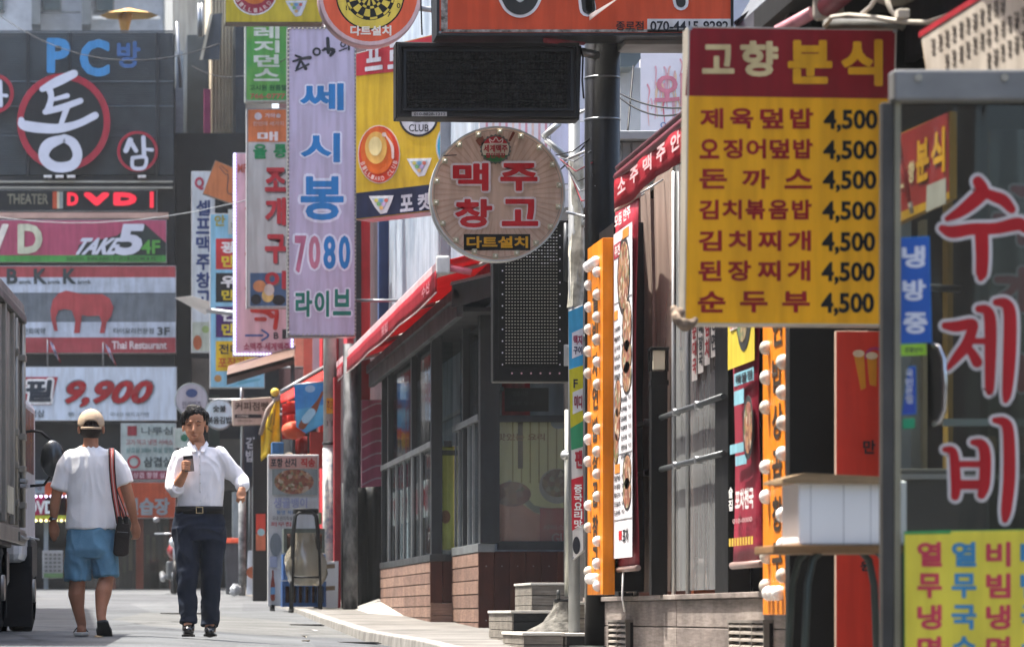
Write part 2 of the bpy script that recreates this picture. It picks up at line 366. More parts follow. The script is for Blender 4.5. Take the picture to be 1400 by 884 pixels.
m_ = MB(); 
for k in range(3): m_.tube([(1.2, 44+.02*k, road_z(1.2, 44)+.004), (1.2, 44+.02*k, road_z(1.2, 44)+.012)], .33-.04*k, 28)
tag(m_.build('manhole_cover', M('4a4a48', .5, .6)), 'round iron manhole cover flush in the road beyond the walking men', 'manhole cover')

for i in range(2):                               # slotted drain grates along the kerb
    y0 = 31.5+i*7.5; z = road_z(2.3, y0)+.006; r = T('drain_grate', ['iron drain grate by the kerb nearer the terrace corner', 'iron drain grate by the kerb further along, near the black stool'][i], 'drain grate', (2.28, y0, z), 'drain grates')
    B(2.08, 2.44, y0, y0+.6, z-.004, z+.002, 'frame', M('2a2a2a', .6, .5), r)
    for k in range(9): B(2.1, 2.42, y0+.04+k*.06, y0+.07+k*.06, z+.002, z+.01, 'grate_bar', M('5a5855', .5, .6), r)
random.seed(5)
for i, (x, y) in enumerate(((1.9, 33), (.1, 27.6), (2.2, 36.5), (1.2, 38), (1.7, 29.5))):
    mb = MB(); vs = [Vector((x+random.uniform(-.04, .04), y+random.uniform(-.1, .1), road_z(x, y)+.006+random.uniform(0, .02))) for k in range(6)]
    mb.add(vs, [(0, 1, 2), (0, 2, 3), (0, 3, 4), (0, 4, 5)]); tag(mb.build('litter', M(['b8b0a0', '8a7a60', 'a8a8a8'][i % 3], .8), thick=.002), 'tiny crumpled scrap of litter lying on the road', 'litter', 'litter on the road')

# ---------------------------------------------------------------- far building closing the street
Yf = 73.0
g0 = road_z(0, Yf)
fb = T('commercial_building', 'dark building closing the end of the street, stacked with shop signs on every floor', 'building', (-2.5, Yf, g0))
B(-9.5, 1.74, Yf+.5, Yf+14, g0-.5, ZV(42, Yf), 'wall', M('2a2f33', .6), fb)
B(-9.5, 1.72, Yf, Yf+.3, ZV(574, Yf)+.02, ZV(240, Yf), 'facade_panel', M('22272b', .5, dirt=.3), fb)
mb = MB()
for i in range(70):
    z = ZV(240, Yf)+.03+i*(ZV(42, Yf)-ZV(240, Yf))/70; mb.box(-9.4, 1.7, Yf+.02, Yf+.12, z, z+.016)
mb.build('louvre_slat', M('5d666b', .5, .3), fb, stuff=True)
B(-9.4, 1.7, Yf+.16, Yf+.2, ZV(240, Yf), ZV(44, Yf), 'backing_panel', M('3b4247', .6, dirt=.3, scale=.7), fb)
for u in (38, 95, 215): B(XU(u, Yf)-.03, XU(u, Yf)+.03, Yf-.02, Yf+.02, ZV(240, Yf), ZV(45, Yf), 'post', DKG, fb)
for v in (112, 145, 186): B(-9.4, 1.7, Yf-.0, Yf+.018, ZV(v+1, Yf), ZV(v-1, Yf), 'rail', M('59636a', .5), fb)
for v in (249, 257): B(-9.4, 1.68, Yf-.25, Yf-.1, ZV(v+2.6, Yf), ZV(v, Yf), 'light_bar', M('a39f92', .4, .3), fb)
B(-9.5, 1.6, Yf-.22, Yf-.02, ZV(300, Yf), ZV(292, Yf), 'cornice', M('c4a090', .6), fb)
B(-9.5, 1.72, Yf-.1, Yf, ZV(575, Yf)-.05, ZV(573, Yf)+.05, 'lintel', DKG, fb)
# ground floor: shallow openings backed by a dark sheet
for (ua, ub) in ((-60, -52), (36, 42), (60, 66), (150, 158), (186, 196), (232, 240)):
    B(XU(ua, Yf), XU(ub, Yf), Yf-.05, Yf+.3, g0-.2, ZV(658, Yf), 'column', M('8f979a', .6) if ua < 100 else M('6b3a2a', .6), fb)
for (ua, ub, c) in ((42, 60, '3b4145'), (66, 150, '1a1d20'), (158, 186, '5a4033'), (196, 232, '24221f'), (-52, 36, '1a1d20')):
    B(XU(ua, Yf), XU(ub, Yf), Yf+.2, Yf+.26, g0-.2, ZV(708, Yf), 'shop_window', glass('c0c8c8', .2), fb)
B(-9.5, 1.73, Yf+.42, Yf+.5, g0-.2, ZV(708, Yf), 'shop_interior', M('141719', .8), fb)  # dark sheet behind the glass, interior shade put into its colour
for i in range(9):
    u = 160+i*8; B(XU(u, Yf), XU(u+5, Yf), Yf+.28, Yf+.29, ZV(745+((i*37) % 40), Yf), ZV(715+((i*23) % 20), Yf), 'notice', M(['8a4a30', '5a6a4a', '9a8a60', '40505a'][i % 4], .6), fb)
pf = FP(Yf-.2)
def fs(name, label, r, face, depth=.18, **k): return board(name, label, 'sign', pf, r, face, depth, unit=.012, **k)
# PC room letters
r = T('channel_letters', 'blue channel letters PC and a smaller syllable on the grey louvres, top left', 'sign', P(130, 110, Yf-.3)); F = Face(r, FP(Yf-.3), .02)
BL2 = M('4088bc', .5, dirt=.05)
F.text('P', (64, 52, 96, 100), BL2, bold=.06); F.text('C', (109, 54, 150, 105), BL2, bold=.06); F.text('방', (160, 57, 192, 93), M('41699f', .5), bold=.03)
for u in (75, 130, 178): MB().tube([P(u, 78, Yf-.28), P(u, 78, Yf+.05)], .02, 6).build('bracket', DKG, r)
WB = M('cfd2dc', .6, dirt=.08); RR = M('a82a3c', .5, dirt=.1)
def ring_sign(name, label, cu, cv, rx, ry, w_):
    r = T(name, label, 'sign', P(cu, cv+ry, Yf-.3)); F = Face(r, FP(Yf-.3), .012)
    F.disc(cu, cv, rx, M('1b2024', .5), 1, 'disc', ry, t=6); F.ring(cu, cv, rx+1, w_, RR, 2.2, 'rim', ry+1); return F
F = ring_sign('round_brush_sign', 'large red ringed round sign with one white brush syllable reaching over the ring', 87, 167, 63, 66, 9)
F.strokes([[(58, 122, 8), (78, 112, 13), (101, 101, 11)], [(66, 118, 10), (70, 133, 8), (66, 150, 10)], [(70, 137, 5), (92, 131, 7)], [(62, 153, 8), (85, 147, 9), (110, 138, 8)],
           [(92, 146, 8), (84, 168, 7)], [(29, 164, 8), (35, 172, 14), (75, 176, 13), (105, 170, 10), (130, 158, 10)],
           [(88, 189, 10), (66, 198, 16), (60, 215, 14), (75, 228, 14), (98, 226, 14), (106, 212, 13), (100, 196, 13), (88, 189, 11)]], WB, l=4)
F = ring_sign('round_syllable_sign', 'small red ringed round sign with one white syllable, right of the big brush one', 188, 207, 27, 27, 4)
F.strokes([[(178, 192, 8), (172, 206, 7)], [(180, 196, 6), (186, 206, 6)], [(196, 188, 6), (197, 213, 6)], [(198, 204, 4), (208, 205, 5)],
           [(181, 216, 5), (199, 215, 5), (197, 229, 5), (182, 229, 5), (181, 216, 5)]], WB, l=4)
F = ring_sign('round_edge_sign', 'red ringed round sign cut off by the left edge of the photograph', -6, 128, 24, 26, 5)
F.strokes([[(0, 112, 6), (1, 144, 6)], [(1, 130, 4), (9, 131, 5)]], WB, l=4)
for u0_, n in ((60, 3), (188, 1)):
    r = T('floodlight_row' if n > 1 else 'floodlight', 'short row of small white floodlights under the brush sign' if n > 1 else 'single small white floodlight below the small ringed sign', 'lamp', P(u0_+18, 247, Yf-.4))
    for i in range(n): 
        B(XU(u0_+i*16, Yf), XU(u0_+i*16+11, Yf), Yf-.45, Yf-.3, ZV(246, Yf), ZV(243, Yf), 'lamp_head', WHITE, r)
        B(XU(u0_+i*16+4, Yf), XU(u0_+i*16+6, Yf), Yf-.4, Yf, ZV(248, Yf), ZV(246.2, Yf), 'arm', DKG, r)
# theatre / DVD strip
r, F = fs('theatre_strip_sign', 'dark strip sign reading THEATER with red DVD letters', (-90, 259, 215, 289), M('1b1f22', .5))
F.text('THEATER', (10, 265, 66, 279), M('8a8672', .5), bold=.0); F.rect((72, 262, 78, 285), M('c0502c', .5), 2); F.rect((78, 262, 81, 285), M('d8cfae', .5), 2); F.rect((81, 262, 86, 285), M('9aa39e', .5), 2)
RL = emis('e01830', .25)
F.text('D', (92, 263, 107, 281), RL, bold=.08); F.text('V', (114, 263, 150, 281), RL, bold=.26); F.text('D', (155, 263, 187, 281), RL, bold=.22); F.rect((205, 262, 210, 284), RL, 2)
r, F = fs('pink_fascia_sign', 'pink sign with pale letters VD and a slanted TAKE 5 4F over a green strip', (-90, 300, 228, 359), M('b4506c', .55, dirt=.15, scale=.6))
F.rect((-88, 349, 227, 358), M('4c9a48', .5), 2); F.text('V', (-22, 306, 12, 346), CREAM, bold=.07); F.text('D', (24, 306, 58, 347), M('cfd0b4', .5), bold=.07)
F.poly([(104, 349), (108, 334), (160, 322), (178, 308), (198, 306), (227, 332), (227, 349)], M('2c3634', .5), 2)
F.text('TAKE', (105, 325, 163, 348), WB, l=3.5, bold=.06, slant=.25); F.text('5', (160, 306, 196, 349), WB, l=4, bold=.07, slant=.25); F.text('4F', (193, 328, 219, 347), M('62b04c', .5), l=3.5, bold=.03)
F.text('HOTEL INN AND DVD ROOM 4 FL', (92, 351, 214, 356), M('3a5a38', .5), l=3.2)
r, F = fs('elephant_fascia_sign', 'red, white and grey sign with a red elephant and three big letters', (-90, 363, 241, 483), M('6d757b', .55))
F.rect((-88, 364, 240, 379), M('a8484c', .5), 2); F.rect((-88, 379, 240, 400), M('bcc6d2', .5), 2); F.rect((-88, 440, 240, 461), M('bcc6d2', .5), 2); F.rect((-88, 461, 240, 482), M('a4454b', .5), 2)
for t, a, b in (('B', 9, 24), ('K', 46, 64), ('K', 86, 104)): F.text(t, (a, 367, b, 388), M('3b4446', .5), l=3, bold=.05)
for a, b in ((26, 43), (65, 83), (106, 125)): F.text('angkok'[:4], (a, 382, b, 389), M('4a5456', .5), l=3)
EL = M('b0484a', .5)
F.poly([(74, 452), (70, 436), (69, 424), (72, 410), (80, 401), (90, 397), (100, 399), (112, 402), (125, 402), (140, 402), (150, 408), (155, 420), (152, 432), (146, 440), (143, 455), (136, 455), (139, 440), (136, 431), (120, 432), (112, 430), (109, 455), (101, 455), (103, 438), (98, 424), (88, 422), (80, 424), (76, 434), (79, 452)][::-1], EL, 3, 'emblem')
F.text('타이요리전문점', (155, 448, 210, 456), M('5a6468', .5)); F.text('3F', (215, 447, 232, 458), M('4a5458', .5), bold=.03); F.text('Thai Restaurant', (153, 466, 228, 477), M('e0d0d0', .5), bold=.03); F.text('전화예약', (31, 448, 62, 457), M('5a6468', .5))
r, F = fs('price_sign', 'white lightbox with the red price 9,900 and a red box with one word', (-90, 501, 242, 575), M('c8d4e0', .5, dirt=.05), depth=.3)
F.poly([(-40, 515), (79, 515), (70, 553), (-40, 553)], M('a82230', .5), 2); F.text('필', (35, 519, 71, 549), M('2a3440', .5), l=4, bold=.05, slant=.1, out=WHITE, ow=.09)
F.text('9,900', (88, 520, 207, 556), M('a81c24', .5), l=3, bold=.06, slant=.12, out=M('7a868c', .5), ow=.02); F.text('삼겹살', (30, 560, 61, 570), M('5b6a74', .5), l=3)
F.text('통 삼겹살', (92, 563, 140, 569), M('7c8a92', .5)); F.text('국내산 돼지고기만', (150, 563, 204, 569), M('7c8a92', .5))
for i, (u, v, cs) in enumerate(((66, 466, 1), (142, 470, -1))):
    r = T('small_flag', ['red white and blue flag leaning over the red boxed word, nearer the truck', 'red white and blue flag drooping to the right above the 9,900 price'][i], 'flag', P(u, 503, Yf-.5), 'two small flags')
    MB().tube([P(u-1, 500, Yf-.5), P(u-1, v-2, Yf-.5)], .015, 6).build('pole', STEEL, r)
    for k, c in enumerate(('b02a3a', 'd8dbe4', '2a3f8a', 'd8dbe4', 'b02a3a')):
        a = k/5*11; MB().sheet(lambda s, t, a=a: P(u-1+a+s*2.4+t*7, v-5+(a+2.4*s)*1.3+t*20, Yf-.5)+Vector((0, .05*math.sin(6*t+k), 0)), 1, 6).build('stripe', M(c, .6), r, thick=.004)
r, F = fs('menu_board', 'pale menu board with small red and grey print under the price sign', (165, 578, 241, 657), M('aab8b4', .55))
F.rect((174, 582, 187, 595), M('8f2a36', .5), 2); F.text('나루심', (193, 583, 236, 594), M('5a6668', .5), bold=.02); F.text('고기 먹고 냉면 서비스', (172, 600, 236, 608), M('9a6064', .5)); F.text('삼겹살 200g 목살 항정', (172, 611, 236, 619), M('5a8280', .5))
F.ring(183, 631, 9, 3, M('b03844', .5), 2); F.text('삼겹살', (196, 624, 236, 638), M('4a5658', .5), bold=.02); F.rect((172, 643, 228, 655), M('8a3a4c', .5), 2)
F.text('생삼겹 항정 살', (174, 645, 226, 653), M('d8b8c0', .5), l=3)
r, F = fs('orange_fascia_sign', 'orange sign with raised grey syllables low on the far building', (60, 658, 241, 708), M('b8502e', .5), depth=.25)
F.text('연습장', (170, 680, 232, 704), M('8a9296', .4, .3), l=5, bold=.05)
r, F = fs('led_dvd_sign', 'red DVD lightbox edged with bright bulbs, behind the man in the cap', (30, 676, 92, 712), M('b01c50', .5), depth=.3)
F.text('DVD', (38, 684, 74, 702), WHITE, bold=.05); F.rect((32, 704, 91, 709), M('b0b838', .5), 2)
for i in range(9):
    for v in (678, 711): F.disc(35+i*7, v, 2, emis('e8d8ff' if v < 700 else 'f0f0a0', .9), 3, 'bulb', n=8)
r, F = fs('blue_strip_sign', 'faded grey blue strip sign above the DVD lightbox', (30, 656, 62, 674), M('8ea0a8', .5)); F.text('당구장', (34, 660, 58, 670), M('6a4a58', .5))
r, F = fs('window_notice', 'white gridded notice taped in the dark shop window at street end', (58, 752, 86, 790), M('a8a8a4', .6), depth=.03)
for i in range(5):
    for j in range(4): F.rect((61+j*6, 756+i*5.5, 65+j*6, 759+i*5.5), M('6a6a66', .6), 2)
F.rect((60, 783, 86, 789), M('6a8a5a', .6), 2)

# buildings above and behind
wb = T('white_building', 'white rendered building with a dark window above the louvred facade', 'building', (-3, 92, 0))
B(-20, 2.2, 92, 100, 0, 20, 'wall', M('c9ccd0', .7), wb)
for u in (58, -20, 130, -80): 
    B(XU(u, 92), XU(u+26, 92), 91.9, 92.05, ZV(17, 92), ZV(-14, 92), 'window_frame', M('8f9496', .5), wb); B(XU(u+2, 92), XU(u+24, 92), 91.86, 91.9, ZV(15, 92), ZV(-12, 92), 'pane', M('3f5055', .15), wb)
B(XU(46, 92), XU(110, 92), 91.2, 91.25, ZV(24, 92)-.02, ZV(24, 92)+.02, 'rail', M('7a7d7f', .5), wb)
for u in (44, 112): B(XU(u, 92), XU(u+12, 92), 91, 92, ZV(42, 92), 22, 'pillar', M('7d8284', .6), wb)
tb = T('teal_building', 'pale teal building with a window, behind the orange rooftop umbrella', 'building', (4.5, 96, 0))
B(XU(126, 96), XU(218, 96), 96, 104, 0, 22, 'wall', M('a9c2c2', .7), tb)
B(XU(166, 96), XU(196, 96), 95.9, 96.05, ZV(13, 96), ZV(-20, 96), 'window_frame', M('c9d0d0', .5), tb); B(XU(169, 96), XU(193, 96), 95.85, 95.9, ZV(10, 96), ZV(-17, 96), 'pane', M('566a70', .15), tb)
B(XU(126, 90), XU(218, 90), 88.9, 89, ZV(27, 89), ZV(23, 89), 'handrail', WHITE, tb)
r = T('rooftop_umbrella', 'folded out orange umbrella standing on the roof at top left', 'umbrella', P(170, 55, 80))
MB().tube([P(171, 58, 80), P(171, 12, 80)], .03).build('pole', STEEL, r)
mb = MB(); n = 8; top = P(176, 11, 80)
for k in range(n):
    a, b = 2*math.pi*k/n, 2*math.pi*(k+1)/n; mb.add([top, top+Vector((.62*math.cos(a), .62*math.sin(a), -.16)), top+Vector((.62*math.cos(b), .62*math.sin(b), -.16))], [(0, 1, 2)])
mb.build('canopy', M('c9a05a', .7), r)
MB().tube([P(171, 20, 80), P(170, 52, 80)], [.16, .05]).build('drape', M('b98a48', .7), r)
tb = T('grey_building', 'tall grey blue concrete building with thin pipes right of the louvres', 'building', (3, 82, 0))
B(XU(236, 82), XU(330, 82), 82, 92, 0, 22, 'wall', M('a5a9a8', .8, dirt=.15, scale=.6, kind='streak'), tb)
B(XU(256, 79), XU(285, 79), 79, 82, 0, ZV(48, 79), 'dark_wing', M('3c454c', .6), tb)
B(XU(240, 78), XU(250, 78), 78, 79, 0, ZV(70, 78), 'grey_shaft', M('8c959a', .6), tb)
B(XU(236, 76), XU(263, 76), 76, 77.5, 0, ZV(187, 76), 'low_block', M('22282c', .6), tb)
B(XU(279, 77), XU(288, 77), 77, 77.2, ZV(185, 77), ZV(122, 77), 'pink_panel', M('b04a78', .6), tb)
for u, a, b in ((272, 5, 50), (276, 5, 50), (247, 30, 20), (250, 187, 300)):
    MB().tube([P(u-5 if u < 260 else u, a, 77.9 if u > 260 else 75.8), P(u, b+(100 if u < 260 else 0), 77.9 if u > 260 else 75.8)], .03).build('pipe', STEEL, tb)
pb = T('beige_building', 'narrow sunlit beige building with vertical ribs between the signs', 'building', (5, 78, 0))
B(XU(288, 78), XU(372, 78), 78, 90, 0, 24, 'wall', M('d8cab0', .7), pb)
for i in range(10): B(XU(289+i*4.6, 78), XU(291+i*4.6, 78), 77.85, 78, ZV(240, 78), ZV(-30, 78), 'rib', M('c2b294', .7), pb)
B(XU(322, 76), XU(336, 76), 76, 77.6, 0, ZV(28, 76), 'dark_pilaster', M('313a42', .5), pb)
MB().prism([P(272, 82, 76), P(289, 20, 76), P(304, 18, 76), P(300, 82, 76)], [P(272, 82, 77.5), P(289, 20, 77.5), P(304, 18, 77.5), P(300, 82, 77.5)]).build('awning_fin', M('50565a', .5), pb)
MB().prism([P(273, 82, 75.9), P(277, 82, 75.9), P(291, 19, 75.9), P(287, 19, 75.9)], [P(273, 82, 76), P(277, 82, 76), P(291, 19, 76), P(287, 19, 76)]).build('fin_edge', M('c8c0a8', .5), pb)
# dark row right of the far building and the right-hand row
db = T('dark_shop_building', 'dark shopfront building in shade behind the phone user', 'building', (3, 75, .5))
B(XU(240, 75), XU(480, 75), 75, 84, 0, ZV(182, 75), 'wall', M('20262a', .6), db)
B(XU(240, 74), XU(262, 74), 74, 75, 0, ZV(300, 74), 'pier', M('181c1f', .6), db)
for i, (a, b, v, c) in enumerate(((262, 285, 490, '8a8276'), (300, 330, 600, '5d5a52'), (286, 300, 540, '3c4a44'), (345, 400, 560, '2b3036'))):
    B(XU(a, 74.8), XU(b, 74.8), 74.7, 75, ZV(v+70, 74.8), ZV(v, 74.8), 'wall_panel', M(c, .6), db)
rb = T('maroon_building', 'dark red fronted building of the right hand row, behind the lilac sign', 'building', (4.2, 58, .2))
B(3.75, 12, 48.2, 74, -.2, 13, 'wall', M('3b2024', .6, dirt=.3), rb)
for u, c in ((444, 'b9242c'), (452, '1d1c1f'), (458, 'a81f2a'), (478, 'b9323a')):
    y = YU(u, 3.72); B(3.66, 3.76, y-.35, y+.35, -.1, 7, 'panel', M(c, .5), rb)
B(3.4, 3.75, 62, 66, .2, 3.1, 'shop_recess', M('17191b', .6), rb)  # solid near-black block standing proud of the wall
for k, (v0_, v1_, c) in enumerate(((462, 500, 'd89a80'), (500, 535, 'c26a58'), (470, 520, 'b8b0b8'))):
    Yk = 60; B(XU(403+k*12, Yk), XU(418+k*12, Yk), Yk-.05*k, Yk+.1, ZV(v1_, Yk), ZV(v0_-90, Yk), 'render_strip', M(c, .6), rb)
# high walls above everything on the right
ub = T('grey_upper_building', 'bright rendered building carrying the faded pink and white banners behind the pole', 'building', (8, 37, 0))
B(3.95, 14, 38.6, 48, -.3, 12, 'wall', M('a8b0bc', .6, dirt=.25, scale=.8, kind='streak'), ub)

# ---------------------------------------------------------------- signs hung along the right-hand row
XM = 3.9
def emblem_bird(F, cu, cv, k=1, l=3):            # small pale winged emblem with coloured balls
    F.poly([(cu-20*k, cv-13*k), (cu+20*k, cv-14*k), (cu+16*k, cv-2*k), (cu+9*k, cv+14*k), (cu-1*k, cv+16*k), (cu-10*k, cv+5*k)], M('d6d9dc', .5, dirt=.05), l, 'emblem')
    F.poly([(cu-15*k, cv-9*k), (cu+13*k, cv-10*k), (cu+4*k, cv+8*k)], M('9ab0b8', .5), l+.9, 'emblem')
    for a, b, c in ((-8, -6, 'c9c060'), (0, -6, '6aa0c8'), (8, -6, 'c86a5a'), (-4, 0, '7ab070'), (4, 0, 'b8a0c8'), (0, 6, 'd8b070')):
        F.disc(cu+a*k, cv+b*k, 3.2*k, M(c, .5), l+1.8, 'emblem', n=8)
# yellow billiard sign at the very top
pl = FP(50)
r, F = board('billiard_sign', 'yellow billiards sign with a red ball, cut by the top edge of the photograph', 'sign', pl, (308, -90, 441, 31), M('c9b532', .5, dirt=.08), .35, M('6e6a55', .5), mount=XM)
F.disc(348, -10, 31, WHITE, 2); F.disc(348, -10, 29, M('a83246', .5), 3); F.disc(348, -14, 20, M('e0803a', .5), 4); F.disc(346, -16, 13, M('e8cf70', .5), 5)
for i, ch in enumerate('BILLIARD'): 
    a = math.radians(205+i*17); cu, cv = 348+24.5*math.cos(a), -10-24.5*math.sin(a); c, s_ = math.cos(a+math.pi/2), math.sin(a+math.pi/2)
    F.text(ch, [(cu+x*c-y*s_, cv-(x*s_+y*c)) for x, y in ((-2.4, -3), (2.4, -3), (2.4, 3), (-2.4, 3))], M('e8c8c0', .5), l=5)
emblem_bird(F, 405, 11, .75)
# round orange dart sign at the top
def disc_sign(name, label, cu, cv, rp, Y, face, rim, depth=.22, unit=.0025):
    pl = FP(Y); root = T(name, label, 'sign', P(cu, cv+rp, Y)); c = P(cu, cv, Y); R = rp*Y/FPX
    MB().tube([c, c+Vector((0, depth, 0))], R, 48).build('drum', rim, root, .006)
    F = Face(root, pl, unit); F.disc(cu, cv, rp-2, face, 1.2, 'face_panel', n=48); return root, F
r, F = disc_sign('dart_sign', 'round orange sign with a dartboard and white lettering, cut by the top edge', 506, -8, 71, 34, M('d35a38', .5, dirt=.06), M('b9a0a4', .5))
F.ring(506, -8, 70, 5, M('d0b4b6', .5), 2.2, 'rim')
F.disc(506, -6, 47, BLACK, 2, n=40); F.ring(506, -6, 45, 11, M('d2bc4a', .5), 3.2)
for k, (ro, wd) in enumerate(((33, 3), (29, 10), (18, 3), (14, 9))):
    for i in range(20):
        if (i+k) % 2: F.ring(506, -6, ro, wd, M('d2bc4a', .5), 4+k*.1, 'print', n=3, a0=i*18, a1=i*18+18)
for t, u, v, w_ in (('16', 477, 11, 8), ('7', 532, 20, 5), ('0', 545, 8, 5), ('8', 467, -4, 5)): F.text(t, (u-w_/2, v-3.5, u+w_/2, v+3.5), BLACK, l=4)
F.text('다트설치', (479, 35, 535, 49), CREAM, bold=.04)
MB().tube([P(560, -20, 34.1), Vector((3.7, 34.6, ZV(-20, 34)))], .03).build('bracket', STEEL, r); MB().tube([P(560, 10, 34.1), Vector((3.7, 34.6, ZV(10, 34)))], .025).build('bracket', STEEL, r)
# lilac song bar sign
r, F = board('lilac_vertical_sign', 'tall lilac vertical sign with blue, pink and green outlined syllables', 'sign', FP(45), (393, 37, 487, 460), M('b9b1c8', .5, dirt=.06, scale=.9), .28, M('6a6a6a', .4, .4), frame=2.2, mount=XM)
WL = M('d8dbe8', .5, dirt=.04)
OUT = dict(out=WL, ow=.07)
BK = M('2c2f36', .5)
F.strokes([[(404, 76, 3), (411, 79, 4)], [(401, 84, 3), (415, 80, 4), (424, 79, 5)], [(412, 80, 3), (406, 94, 4)], [(412, 84, 3), (418, 94, 5)], [(404, 97, 2), (422, 88, 3)]], BK, l=3)
F.ring(433, 71, 6, 3, BK, 3.4); F.strokes([[(441, 69, 3), (450, 66, 4)], [(448, 53, 5), (449, 72, 5)], [(444, 67, 4), (456, 69, 6), (452, 76, 4)]], BK, l=3)
F.ring(469, 61, 4, 2, BK, 3.4); F.strokes([[(464, 70, 2), (474, 66, 2)], [(477, 57, 3), (477, 68, 3)]], BK, l=3)
BB = M('2378b8', .5, dirt=.05)
def big(ch, r_, c, b=.035, l=3): 
    F.text(ch, r_, BK, l=l-1.6, bold=b+.10, name='lettering_edge'); F.text(ch, r_, c, l=l, bold=b, out=WL, ow=.05)
big('쎄', (410, 114, 470, 151), BB); big('시', (411, 182, 465, 222), BB); big('봉', (411, 241, 470, 301), BB)
big('7', (403, 322, 419, 373), M('b56a86', .5)); big('0', (422, 322, 438, 368), M('c07a90', .5)); big('8', (442, 322, 459, 368), BB); big('0', (463, 322, 479, 368), BB)
big('라', (404, 397, 427, 433), M('1c7a68', .5)); big('이', (430, 397, 450, 433), M('1c7a68', .5)); big('브', (455, 395, 480, 431), M('1c7a68', .5))
mb = MB()
for i in range(75): 
    for u in (394.5, 485.5): mb.ball(F.pl.hit(u, 40+i*5.6, .012), .012, n=3, m=6)
for i in range(16): mb.ball(F.pl.hit(397+i*5.8, 457.5, .012), .012, n=3, m=6); mb.ball(F.pl.hit(397+i*5.8, 39.5, .012), .012, n=3, m=6)
mb.build('bulb_string', M('a8a29a', .3), r, stuff=True, fix=False)
# green residence sign
r, F = board('green_vertical_sign', 'green vertical sign with four white syllables left of the lilac sign', 'sign', FP(58), (335, -30, 394, 139), M('3a9a4e', .5, c2='6aa84a', scale=1.2), .25, M('a0a8a0', .5), frame=2, mount=XM)
F.vtext('레지던스', (347, 35, 382, 112), M('d8e6d8', .5), bold=.045); F.text('고시원 원룸텔', (341, 116, 392, 124), M('1f5a38', .5), bold=.01); F.text('766-0777', (342, 128, 390, 135), M('b85a58', .5))
# orange and mint clam restaurant sign
r, F = board('mint_vertical_sign', 'orange topped mint vertical sign with red syllables and a shellfish photo', 'sign', FP(55), (337, 148, 395, 421), M('b9c6c2', .5, dirt=.05), .22, M('a0a4a4', .5), frame=1.5, mount=XM)
F.rect((339, 150, 393, 194), M('d8824e', .5), 2); F.disc(353, 159, 5, M('d8dbe0', .5), 3); F.text('가마솥', (362, 155, 384, 161), M('d8dbe0', .5), l=3); F.text('한번에 세가지', (346, 166, 388, 172), M('e0c0b0', .5), l=3)
F.text('매', (352, 180, 380, 193), WHITE, l=3, bold=.04); F.text('울', (346, 197, 365, 217), M('1f9058', .5), bold=.05); F.text('릉', (374, 197, 392, 216), M('1f9058', .5), bold=.05)
RD = M('c03a44', .5)
for ch, a, b in (('조', 229, 262), ('개', 270, 308), ('구', 320, 360), ('이', 370, 395)): F.text(ch, (364, a+2, 393, b+2), M('6a6e70', .5), l=2.4, bold=.06); F.text(ch, (362, a, 391, b), RD, l=3.4, bold=.055)
F.rect((342, 373, 393, 418), M('4a6c90', .5), 2, 'picture'); F.disc(355, 391, 9, M('d89a66', .5), 3, 'picture', 8); F.disc(366, 404, 8, M('e0c878', .5), 4, 'picture', 9); F.disc(368, 396, 7, M('d8d4c8', .5), 4.6, 'picture', 8); F.disc(350, 409, 7, M('22262a', .5), 3.6, 'picture'); F.disc(381, 410, 9, M('22262a', .5), 3.2, 'picture', 7)
# pink sign with LED border
r, F = board('pink_vertical_sign', 'pale pink sign bordered with bright LEDs, blue arrow pointing to B1', 'sign', FP(57), (319, 209, 401, 486), M('dcb6be', .5, dirt=.05), .22, M('a0a0b0', .5), mount=XM)
F.text('MF', (325, 224, 337, 236), M('d06a5a', .5), bold=.02)
for v in (283, 345, 392): F.rect((335, v, 338, v+4), M('c05050', .5), 2)
F.strokes([[(345, 424, 6), (363, 426, 7), (372, 432, 7)], [(350, 436, 5), (362, 436, 6)], [(366, 424, 5), (378, 424, 6), (376, 448, 6)]], M('c83a34', .5), l=3)
F.rect((335, 457, 360, 459.6), M('3a66a8', .5), 2, 'arrow'); F.strokes([[(358, 451, 2.5), (367, 458, 2.5), (358, 465, 2.5)]], M('3a66a8', .5), l=3, name='arrow')
F.text('B', (374, 454, 381, 463), BK); F.text('1', (386, 450, 392, 463), BK, bold=.02); F.text('소맥주·세계맥주', (333, 468, 396, 479), M('b04060', .5), bold=.015)
mb = MB()
for i in range(62):
    v = 211+i*4.45; mb.ball(F.pl.hit(321, v, .012), .018, n=4, m=6); 
    if v > 462: mb.ball(F.pl.hit(399.5, v, .012), .018, n=4, m=6)
for i in range(19): mb.ball(F.pl.hit(322+i*4.3, 484, .012), .018, n=4, m=6)
mb.build('led_border', emis('b8b4ff', 1.1), r, stuff=True, fix=False)
